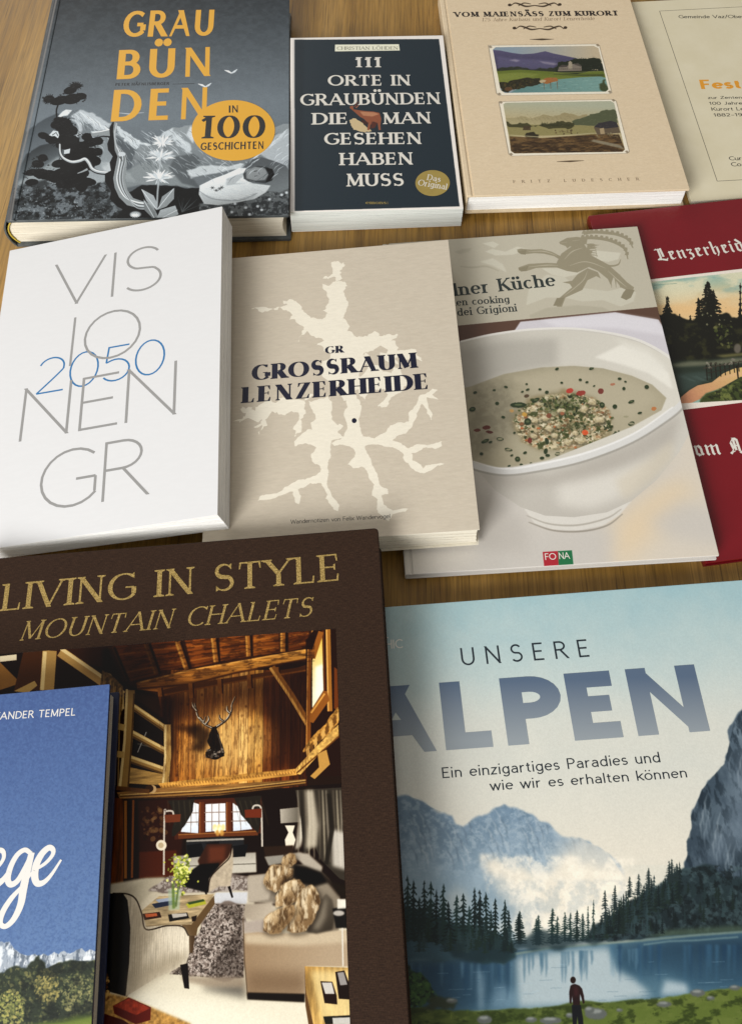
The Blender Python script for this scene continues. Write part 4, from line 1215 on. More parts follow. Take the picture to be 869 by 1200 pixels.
    c.poly([(510, 175), (560, 165), (620, 210), (616, 224), (560, 190)], '9a9184', 1, 2)
    c.poly([(600, 250), (650, 260), (672, 300), (668, 390), (600, 395), (570, 390)], '5d5449', 1, 2, '857b6c', [(600, 390), (640, 270)])
    c.poly([(400, 396), (440, 392), (560, 398), (700, 386), (704, 440), (704, 490), (575, 488), (572, 570), (410, 566), (400, 470)],
           '8f7a62', 1, 1, 'a3917a', [(420, 400), (640, 420)])
    c.poly([(400, 396), (560, 392), (700, 384), (704, 420), (560, 430), (404, 424)], 'b7a890', .9, 4)
    c.poly([(410, 500), (572, 505), (572, 570), (410, 564)], '75614c', .8, 12)
    c.poly([(408, 562), (572, 566), (572, 590), (410, 582)], '1d1611', 1, 1)
    c.line([(398, 350), (402, 470), (410, 566)], 3, '5c4d3d', .9)
    # dark hollow behind the cushions, grey bolster, throw
    c.poly([(540, 170), (580, 168), (622, 206), (618, 224), (570, 204)], 'a39a8c', 1, 2)
    c.poly([(540, 200), (575, 206), (620, 222), (640, 250), (600, 262), (560, 255), (540, 235)], '14100d', 1, 3)
    c.poly([(616, 215), (650, 250), (690, 262), (700, 300), (668, 290), (636, 250)], '241b14', 1, 3)
    c.poly([(578, 392), (606, 345), (618, 300), (632, 282), (650, 300), (658, 345), (650, 385), (606, 396)], '5f574c', 1, 2, '3f382f', [(600, 300), (650, 380)])
    c.poly([(592, 380), (612, 340), (624, 300), (634, 300), (632, 350), (612, 386)], '8a8172', .7, 5)
    fur = ([(505, 197), (512, 178), (528, 168), (545, 171), (550, 192), (532, 208), (514, 210)],
           [(455, 252), (464, 222), (484, 200), (512, 203), (540, 214), (538, 240), (512, 264), (490, 280), (464, 268)],
           [(490, 322), (490, 288), (504, 262), (530, 245), (560, 244), (574, 262), (560, 292), (526, 320)],
           [(522, 388), (534, 342), (550, 300), (566, 268), (592, 257), (612, 284), (616, 306), (602, 346), (576, 388), (546, 394)],
           [(454, 388), (456, 356), (478, 336), (514, 318), (541, 314), (546, 330), (532, 360), (506, 392), (474, 397)])
    rf = np.random.default_rng(31)
    for qi, q in enumerate(fur):
        Q = np.array(q, float)
        m = Q.mean(0)
        lo, hi = Q.min(0), Q.max(0)
        c.poly(m + (Q - m) * 1.07 + (4, 5), '1c150f', .5, 5)
        c.poly(q, '866d4f', 1, 1, 'b39a76', [tuple(hi), tuple(lo)], rough=.25)
        c.clip(q)
        c.poly(m + (Q - m) * .9 + (16, 16), '5a4630', .4, 9)
        c.poly(m + (Q - m) * .45 - (9, 12), 'd2bf9e', .5, 9)
        c.mottle(q, '3a2918', .6, 16, .54, 5, 1, (.6, 1.5), octv=3)
        c.mottle(q, 'e6d8bc', .6, 14, .56, 5, 1, (.6, 1.5), octv=3)
        for k in range(110):
            p = np.array([rf.uniform(lo[0], hi[0]), rf.uniform(lo[1], hi[1])])
            d = np.array([rf.normal(0, 4), rf.uniform(3, 9)])
            c.line([p, p + d], (1, 2.4, .6), ['efe2c8', 'b89c72', '6b5238', '32241a', 'c8b48e'][rf.integers(5)], .4, 0)
        c.clip()
        if qi == 1:
            c.poly([(520, 238), (545, 232), (552, 262), (506, 268)], '1a130e', .7, 5)
    # camera lamp right
    c.poly([(650, 325), (690, 318), (694, 380), (660, 380)], '1d1a18', 1, 1)
    c.ell(668, 338, 16, 8, 'b9b2a8', .9, 1)
    c.poly([(664, 298), (690, 298), (690, 324), (664, 326)], 'd8d2c4', .9, 1)
    c.line([(678, 380), (680, 488)], 4, 'c9c2b4')
    # big armchair left
    c.poly([(-400, 300), (22, 282), (60, 284), (84, 320), (110, 400), (100, 520), (70, 574), (20, 560), (-400, 640)], '15100d', 1, 0)
    c.poly([(70, 286), (92, 292), (112, 330), (124, 376), (180, 372), (225, 372), (245, 400), (246, 450), (238, 478),
            (200, 500), (150, 522), (66, 574), (76, 480), (80, 380)], 'a59a87', 1, 0, 'c3b9a6', [(90, 400), (240, 420)], tex=.12, tcell=(3, 20))
    c.poly([(76, 500), (150, 470), (240, 440), (238, 478), (150, 522), (66, 574)], '8e8370', .7, 10)
    c.line([(30, 282), (72, 284), (96, 300), (112, 340), (124, 384), (180, 374), (226, 376), (244, 402)], 4, '241a13', 1, 0, True)
    c.poly([(220, 484), (242, 480), (246, 552), (232, 550)], '1a130e', 1)
    c.poly([(90, 300), (112, 340), (124, 384), (150, 380), (130, 420), (100, 520), (84, 520), (86, 400)], '857a68', .6, 8)
    c.poly([(180, 380), (226, 380), (242, 410), (240, 450), (200, 440), (170, 420)], 'd0c6b2', .6, 9)
    for k in range(46):
        x = 88 + k * 3.3
        c.line([(x, 392 + k % 4 * 5), (x - 4, 520 - k * 1.2)], (.6, 1.4, .6), ['7f7462', 'c8bea9'][k % 2], .5, 0)
    # table front right with little boxes
    c.poly([(572, 488), (704, 492), (704, 760), (620, 760), (576, 560)], '9a7a48', 1, 0, 'c2a268', [(572, 500), (704, 640)], tex=.3, tcell=(6, 40))
    c.poly([(572, 488), (576, 560), (620, 760), (600, 760), (574, 600)], '54391c', .9)
    c.poly([(588, 500), (700, 500), (704, 640), (620, 640)], 'd9c592', .7, 6)
    for q, cl in (([(616, 530), (650, 532), (662, 570), (664, 596), (628, 592)], '2a1a14'), ([(620, 534), (648, 534), (656, 566), (630, 566)], 'b9b4ac'),
                  ([(658, 504), (684, 500), (700, 545), (700, 582), (668, 580)], '241712'), ([(664, 506), (682, 504), (692, 540), (672, 542)], '8f8a86'),
                  ([(624, 630), (704, 626), (704, 652), (630, 652)], '26241f'), ([(650, 634), (704, 632), (704, 652), (652, 652)], 'b5b2aa')):
        c.poly(q, cl, 1, 0)
    # red book bottom left
    c.poly([(0, 560), (70, 575), (250, 650), (250, 760), (0, 760)], 'a07c48', 1, 2, tex=.3)
    c.poly([(30, 600), (75, 576), (138, 604), (136, 640), (95, 652), (34, 622)], '5c2016', 1, 0)
    c.poly([(32, 600), (76, 578), (136, 606), (96, 626)], '8a3a26', 1, 0, tex=.2)
    c.poly([(0, 620), (60, 640), (90, 660), (0, 660)], '4a1c14', 1)
    c.scatter([(10, 510), (24, 520), (24, 590), (8, 590)], 20, (3, 8), ['c7a060', '6b4a28'], .9)
    c.view(120, 730, 2.897)
    c.poly([(-60, -40), (200, -60), (260, 200), (100, 250), (-60, 160)], '0c0603', .45, 24)
    c.poly([(560, 120), (700, 110), (700, 300), (600, 480), (560, 300)], '120904', .35, 20)
    c.poly([(196, 200), (560, 160), (560, 235), (300, 270), (240, 330), (200, 400)], '160b05', .5, 18)
    c.mottle([(40, 40), (720, 0), (720, 130), (120, 220)], '1c0e06', .45, 12, .55, 6, 1, (2, .6))
    c.mottle([(190, 240), (700, 150), (700, 500), (200, 550)], '3a2010', .35, 8, .56, 6, 1, (.4, 2.5))
    c.contrast(1.22)
    c.grain(.05, 2.5, 16)
    return c


def paint_alpen(fr):
    c = Canvas(fr, fr.x0, fr.x1, fr.y0, fr.y1, 40, '9fb6b8')
    c.view(430, 660, 1.98)
    c.poly([(-200, 0), (1000, -60), (1200, 700), (-200, 700)], '93b0b6', 1, 0, 'c6c8c0', [(420, 60), (470, 440)])
    c.poly([(-100, 0), (150, 60), (160, 500), (-100, 500)], '8c9d9d', .5, 40)  # greyer left side: soft shade beside the brown book, painted into the sky
    c.view(430, 900, 1.98)
    c.poly([(-200, -120), (1000, -160), (1200, 400), (-200, 500)], 'c3c4bb', .9, 50, 'd0cabb', [(400, 0), (420, 200)])
    c.mottle([(-100, -500), (900, -500), (900, 300), (-100, 300)], 'e4dccb', .12, 60, .5, 2, 8)
    # far mountain
    m = [(-200, 60), (60, 70), (95, 64), (130, 78), (150, 92), (180, 104), (205, 130), (222, 136), (245, 118), (275, 108), (290, 96),
         (318, 84), (345, 92), (370, 104), (400, 124), (430, 138), (450, 158), (490, 162), (530, 182), (560, 200), (600, 260),
         (600, 420), (-200, 420)]
    c.poly(m, '75899a', 1, 2, 'a5b1b8', [(300, 100), (330, 330)], rough=.35)
    c.clip(m)
    c.poly([(-200, 60), (100, 66), (150, 92), (205, 134), (230, 180), (240, 260), (220, 360), (-200, 400)], '687a88', .7, 6, '8494a0', [(100, 70), (140, 330)])
    c.mottle(m, '5c7080', .45, 22, .52, 4, 1, (.8, 1.2))
    c.mottle(m, 'b4bfc4', .35, 10, .57, 5, 1, (1, .8))
    c.poly([(-200, 230), (620, 200), (620, 420), (-200, 420)], '93a7b4', .6, 40)
    for k in range(50):
        x = 90 + (k * 89) % 440
        y = 90 + (k * 53) % 110
        c.line([(x, y), (x + 14, y + 22), (x + 18, y + 50)], (1, 4, 1), ['4f5d6a', 'b9bfc0'][k % 2], .35, 1)
    c.poly([(500, 150), (620, 200), (620, 420), (420, 420), (440, 200)], 'cdc8bb', .75, 22)
    c.clip()
    # clouds
    for q, a in (([(265, 208), (300, 206), (320, 230), (360, 214), (400, 250), (430, 230), (500, 224), (600, 240), (640, 330), (560, 360), (440, 345), (380, 300), (320, 260)], .95),
                 ([(300, 240), (380, 280), (440, 330), (420, 360), (330, 330), (290, 280)], .55), ([(180, 300), (230, 288), (260, 320), (200, 340)], .7),
                 ([(330, 330), (420, 330), (470, 350), (440, 400), (340, 400)], .8)):
        c.poly(q, 'dcd4c3', a, 9, rough=.6)
    c.mottle([(260, 200), (620, 210), (620, 380), (300, 380)], 'efe6d4', .6, 26, .5, 5, 3)
    c.mottle([(300, 260), (600, 260), (600, 380), (300, 380)], '8c9ba2', .35, 22, .56, 5, 3)
    c.poly([(60, 230), (200, 250), (330, 300), (360, 360), (60, 400)], '8496a0', .6, 16)
    # right cliff
    r = [(735, 232), (742, 200), (740, 170), (752, 140), (750, 112), (762, 84), (776, 50), (800, 20), (828, -10), (840, -60), (850, -110),
         (880, -150), (1000, -180), (1200, -100), (1200, 500), (700, 420), (650, 330), (690, 270)]
    c.poly(r, '56646f', 1, 1, '3a4751', [(760, 60), (860, 280)], rough=.3)
    c.clip(r)
    c.mottle(r, '7d8b94', .6, 34, .52, 5, 3, (1, 1.6))
    c.poly([(700, 0), (1300, -200), (1300, 500), (700, 400)], '26333e', .35, 10)
    c.mottle(r, '26323b', .7, 16, .56, 7, 1, (.7, 1.8))
    for k in range(40):
        x = 745 + (k * 37) % 140
        y = -40 + (k * 71) % 260
        c.line([(x, y), (x - 8, y + 26), (x - 4, y + 60)], (1, 4, 1), ['8e9aa2', '25313a', 'a3acb0'][k % 3], .4, 1)
    c.poly([(860, -60), (900, -40), (900, 160), (800, 230), (770, 220), (830, 130)], '8794a0', .45, 20)
    c.clip()
    # wooded slope right
    s = [(520, 372), (560, 345), (600, 310), (640, 290), (690, 262), (735, 232), (800, 226), (1000, 230), (1200, 300), (1200, 390), (860, 384),
         (700, 386), (560, 405), (500, 400)]
    c.poly(s, '2c3a3e', 1, 2, '222d30', [(700, 250), (700, 380)], rough=.4)
    c.mottle(s, '4c5d60', .55, 14, .53, 6, 1)
    c.mottle(s, '141c1e', .6, 10, .56, 7, 1)
    c.poly([(640, 392), (700, 376), (860, 366), (900, 380), (700, 396)], '5e6b52', .7, 4)
    for k in range(34):
        x = 545 + k * 5.4
        y = 372 - k * 2.9
        c.conifer(x, y + 28, y - 26 - (k * 37 % 34), 18 + k % 5 * 2, ['1f2b2c', '2c3b3d', '26342f'][k % 3], k, 1.2)
    for x, y, t in ((706, 262, 212), (652, 280, 232), (628, 295, 246), (608, 300, 252), (574, 330, 272), (552, 350, 284), (700, 266, 216), (718, 262, 222)):
        c.conifer(x, y, t, 22, '2a3637', x, 1.4)
    # lake
    lake = [(-200, 470), (60, 450), (250, 440), (340, 422), (480, 412), (600, 404), (700, 390), (860, 380), (1100, 370), (1100, 560),
            (860, 510), (740, 528), (560, 548), (400, 556), (200, 566), (-200, 600)]
    c.poly(lake, '31485a', 1, 1, '54707e', [(200, 440), (260, 560)])
    c.poly([(560, 420), (700, 395), (900, 384), (1100, 380), (1100, 520), (760, 520), (700, 480), (600, 500)], '22394a', .85, 14, '3c5a6c', [(760, 400), (760, 520)])
    c.poly([(60, 450), (330, 432), (340, 560), (60, 570)], '2f4a5c', .7, 14)
    # bright reflections with streaks
    c.poly([(345, 440), (420, 428), (560, 416), (580, 470), (620, 490), (660, 528), (560, 548), (350, 556)], 'b3bcbd', .8, 7)
    c.poly([(690, 492), (740, 500), (746, 524), (680, 528)], 'b9c2c4', .7, 5)
    c.poly([(255, 470), (272, 475), (270, 560), (258, 560)], '9fb1bb', .5, 5)
    c.poly([(300, 500), (350, 520), (346, 560), (280, 560)], '8fa6b4', .5, 8)
    rr = np.random.default_rng(4)
    for k in range(26):
        x = rr.uniform(352, 640)
        L = rr.uniform(20, 75)
        y = 430 + (x - 350) * -.04
        c.line([(x, y), (x + rr.uniform(-2, 2), y + L * .6), (x, y + L)], (7, 6, 1), '4f6c7d', .6, 1)
    for k in range(30):
        x = rr.uniform(100, 350)
        c.line([(x, 450), (x, 450 + rr.uniform(30, 90))], (8, 2), ['2c4a60', '6d8b9c', '294357'][k % 3], .35, 2)
    for k in range(30):
        x = rr.uniform(560, 860)
        c.line([(x, 410), (x, 410 + rr.uniform(30, 90))], (8, 2), ['24415a', '44687f'][k % 2], .4, 2)
    for k in range(60):
        x, y = rr.uniform(120, 850), rr.uniform(450, 545)
        c.line([(x, y), (x + rr.uniform(10, 40), y - 1)], (1, 1.6, 1), ['9db3bf', '2d4a5e'][k % 2], .35, 0)
    c.line([(640, 410), (700, 402), (760, 400), (860, 392)], 3, '90a59f', .6, 1)
    c.line([(340, 432), (420, 418), (560, 406), (640, 400), (760, 388), (900, 378)], 5, '7f8c80', .7, 1)
    # left forest
    f_ = [(-200, 300), (80, 300), (110, 330), (200, 360), (330, 390), (345, 440), (250, 446), (60, 452), (-200, 470)]
    c.poly(f_, '2d4145', 1, 2, rough=.3)
    c.poly([(60, 396), (180, 400), (250, 420), (250, 446), (60, 460)], '3f5660', .9, 6)
    for x, yb, yt, w in ((95, 400, 252, 46), (108, 400, 262, 44), (132, 400, 262, 40), (146, 400, 264, 44), (160, 405, 284, 34), (176, 410, 270, 44),
                         (206, 410, 296, 40), (222, 410, 292, 44), (250, 415, 280, 34), (262, 415, 284, 44), (276, 415, 288, 40), (298, 420, 304, 34),
                         (318, 428, 306, 34), (328, 430, 330, 26), (354, 408, 332, 32), (352, 408, 338, 34), (398, 410, 342, 32), (392, 410, 350, 30),
                         (428, 408, 326, 34), (440, 406, 344, 24), (458, 402, 334, 24), (470, 402, 336, 26), (486, 402, 330, 30), (500, 400, 338, 26),
                         (120, 402, 300, 40), (190, 408, 310, 34), (236, 412, 320, 34), (288, 420, 330, 30), (70, 400, 256, 44), (48, 400, 240, 44),
                         (10, 400, 230, 50), (524, 398, 306, 12), (512, 398, 320, 12)):
        c.conifer(x, yb, yt, w, ['21302f', '1b2828', '283a38'][int(x) % 3], x, 1.5)
    c.poly([(120, 395), (340, 400), (480, 396), (560, 402), (480, 412), (340, 424), (330, 440), (200, 440)], '24353a', .8, 3, rough=.3)
    rk = np.random.default_rng(77)
    for k in range(70):
        x = rk.uniform(-60, 340)
        hgt = rk.uniform(14, 60) * (1.1 - max(x, 0) / 700)
        yb = 405 + rk.uniform(-8, 26)
        c.conifer(x, yb, yb - hgt - 10, rk.uniform(12, 30), ['1d2b2c', '2a3b3d', '24342f', '324446'][k % 4], k + 500, rk.uniform(.8, 1.4))
    for k in range(70):
        x = rk.uniform(520, 860)
        top = 345 - (x - 520) * .42 if x < 740 else 250
        yb = top + rk.uniform(26, 120)
        c.conifer(x, min(yb, 384), min(yb, 384) - rk.uniform(16, 40), rk.uniform(9, 20), ['1b2627', '2b3a3c', '222f2c', '36474a'][k % 4], k + 900, .9)
    # near meadow
    n = [(-200, 600), (100, 556), (200, 564), (300, 562), (400, 556), (560, 544), (700, 530), (780, 520), (860, 510), (1100, 490), (1300, 1300), (-200, 1300)]
    c.poly(n, '46522a', 1, 1, '5d6a34', [(400, 550), (420, 620)], rough=.12)
    c.mottle(n, '68723e', .6, 16, .52, 6, 1, (2.4, 1))
    c.mottle(n, '2c3718', .7, 12, .56, 7, 1, (2, 1))
    c.scatter(n, 300, (3, 8), ['7d8a3e', '38441e', '59682c'], .5, 0, (60, 120), (.2, .4))
    c.poly([(40, 440), (100, 470), (128, 480), (148, 510), (165, 535), (110, 556), (30, 560)], '1f2f20', 1, 1, rough=.6)
    c.scatter([(60, 460), (128, 480), (165, 535), (110, 556), (60, 560)], 160, (3, 8), ['3f5a34', '17231a', '55703f', '2c4030'], .8)
    c.mottle([(100, 470), (128, 480), (148, 510), (170, 540), (110, 556)], '3f5a34', .8, 8, .52, 7)
    c.poly([(120, 560), (170, 530), (210, 545), (200, 566)], '3b4130', .9, 2, rough=.5)
    for x, y, w, h in ((272, 584, 18, 11), (425, 586, 26, 9), (530, 570, 26, 14), (515, 562, 12, 9), (688, 548, 18, 7), (766, 522, 18, 9), (796, 534, 10, 5),
                       (852, 510, 14, 6), (380, 584, 14, 7), (196, 540, 14, 6), (585, 562, 8, 4), (470, 574, 10, 6)):
        c.ell(x, y, w, h, '5e625f', 1, 1, 0, rough=.5)
        c.ell(x - 2, y - h * .4, w * .6, h * .35, '8e928e', .8, 1, 0, rough=.4)
    # hiker
    M = '2c1c1c'
    c.ell(477, 492, 6.5, 8, '2a1c18', 1, 0)
    c.poly([(471, 505), (476, 502), (482, 501), (492, 505), (498, 512), (502, 528), (504, 545), (500, 547), (496, 532), (493, 524), (493, 550),
            (477, 550), (475, 528), (473, 548), (469, 545), (468, 520)], M, 1, 0)
    c.poly([(478, 508), (488, 507), (490, 528), (480, 530)], '49292b', .6, 2)
    c.poly([(474, 550), (495, 550), (500, 580), (504, 640), (494, 640), (487, 575), (484, 610), (488, 640), (478, 640), (476, 590)], '1b1d21', 1, 0)
    c.contrast(1.1)
    c.grain(.04, 2.5, 17)
    return c


def paint_wege(fr):
    c = Canvas(fr, fr.x0, fr.x1, fr.y0, fr.y1, 46, '4a6ba0')
    c.view(0, 780, 2.857)
    c.poly([(-900, 0), (500, 0), (500, 1000), (-900, 1000)], '42598a', 1, 0, '5f7ba6', [(150, 120), (150, 920)])
    c.mottle([(-900, 0), (500, 0), (500, 1000), (-900, 1000)], '5572a2', .4, 5, .52, 5, 0)
    c.mottle([(-900, 0), (500, 0), (500, 1000), (-900, 1000)], '354c7c', .3, 4, .56, 5, 0)
    c.view(0, 900, 4.0)
    m = [(-900, 780), (-300, 800), (0, 815), (20, 820), (45, 812), (70, 850), (100, 870), (130, 880), (165, 870), (180, 884), (205, 870),
         (225, 880), (255, 862), (275, 874), (300, 856), (330, 870), (360, 852), (385, 842), (400, 862), (420, 850), (440, 856), (600, 880), (600, 1010), (-900, 1100)]
    c.poly(m, '8d99a8', 1, 0, 'b4bbc2', [(100, 830), (100, 950)], rough=.35)
    c.clip(m)
    c.mottle(m, 'e6eaec', .9, 16, .48, 7, 1, (.8, 1.2))
    c.mottle(m, '4e5a69', .8, 12, .56, 8, 1, (.6, 1.4))
    c.clip()
    t = [(-900, 1000), (-40, 960), (20, 960), (50, 935), (120, 940), (160, 905), (185, 872), (215, 940), (280, 910), (330, 900), (380, 905), (440, 900), (600, 930),
         (600, 1400), (-900, 1400)]
    c.poly(t, '2b3326', 1, 1, rough=.5)
    c.clip(t)
    c.scatter([(-100, 940), (460, 900), (460, 1200), (-100, 1240)], 900, (4, 13), ['3c4630', '1a2019', '59603c', '767548', '262e24', '8a8450'], .7, 0, (0, 180), (.3, .8))
    for x, y, rx, ry, cols in ((220, 1030, 60, 90, ['a79a5a', '8a8048', 'c0ae66', '5c5c38']), (50, 1130, 70, 90, ['8f9150', 'a9a75c', '6a7040', 'c6b868']),
                               (360, 1060, 80, 100, ['6d7048', '8d8a58', '454e34', 'a39c66']), (-60, 1080, 60, 80, ['6d7048', '8d8a58'])):
        q = [(x + rx * math.cos(a), y + ry * math.sin(a)) for a in np.linspace(0, 6.28, 14)]
        c.scatter(q, 260, (4, 10), cols, .85, 0, (0, 180), (.3, .8))
    c.mottle([(100, 900), (440, 900), (440, 1180), (100, 1180)], '161c17', .75, 26, .57, 7, 1)
    c.clip()
    c.poly([(180, 1200), (300, 1180), (420, 1160), (600, 1140), (600, 1400), (-900, 1400), (-900, 1300)], '5f6f2c', 1, 3, '7c8a3a', [(300, 1180), (300, 1240)], rough=.1)
    c.poly([(200, 1196), (430, 1150), (436, 1160), (300, 1190)], '2a341c', .8, 3)
    c.grain(.04, 2, 18)
    return c


# ------------------------------------------------------------------ lettering drawn with a pen model
def A_(cx, cy, rx, ry, a0, a1, n=None):
    n = n or max(int(abs(a1 - a0) / 15), 2)
    return [(cx + rx * math.cos(math.radians(a)), cy + ry * math.sin(math.radians(a))) for a in np.linspace(a0, a1, n + 1)]


X = .68          # x-height of the small letters
# glyph: (advance, [strokes]); a stroke is ('kind', points), kind n = by the pen, t = thin, T = thick
def _bowl(cx, cy, rx, ry, a0=90, a1=-90):
    return A_(cx, cy, rx, ry, a0, a1)


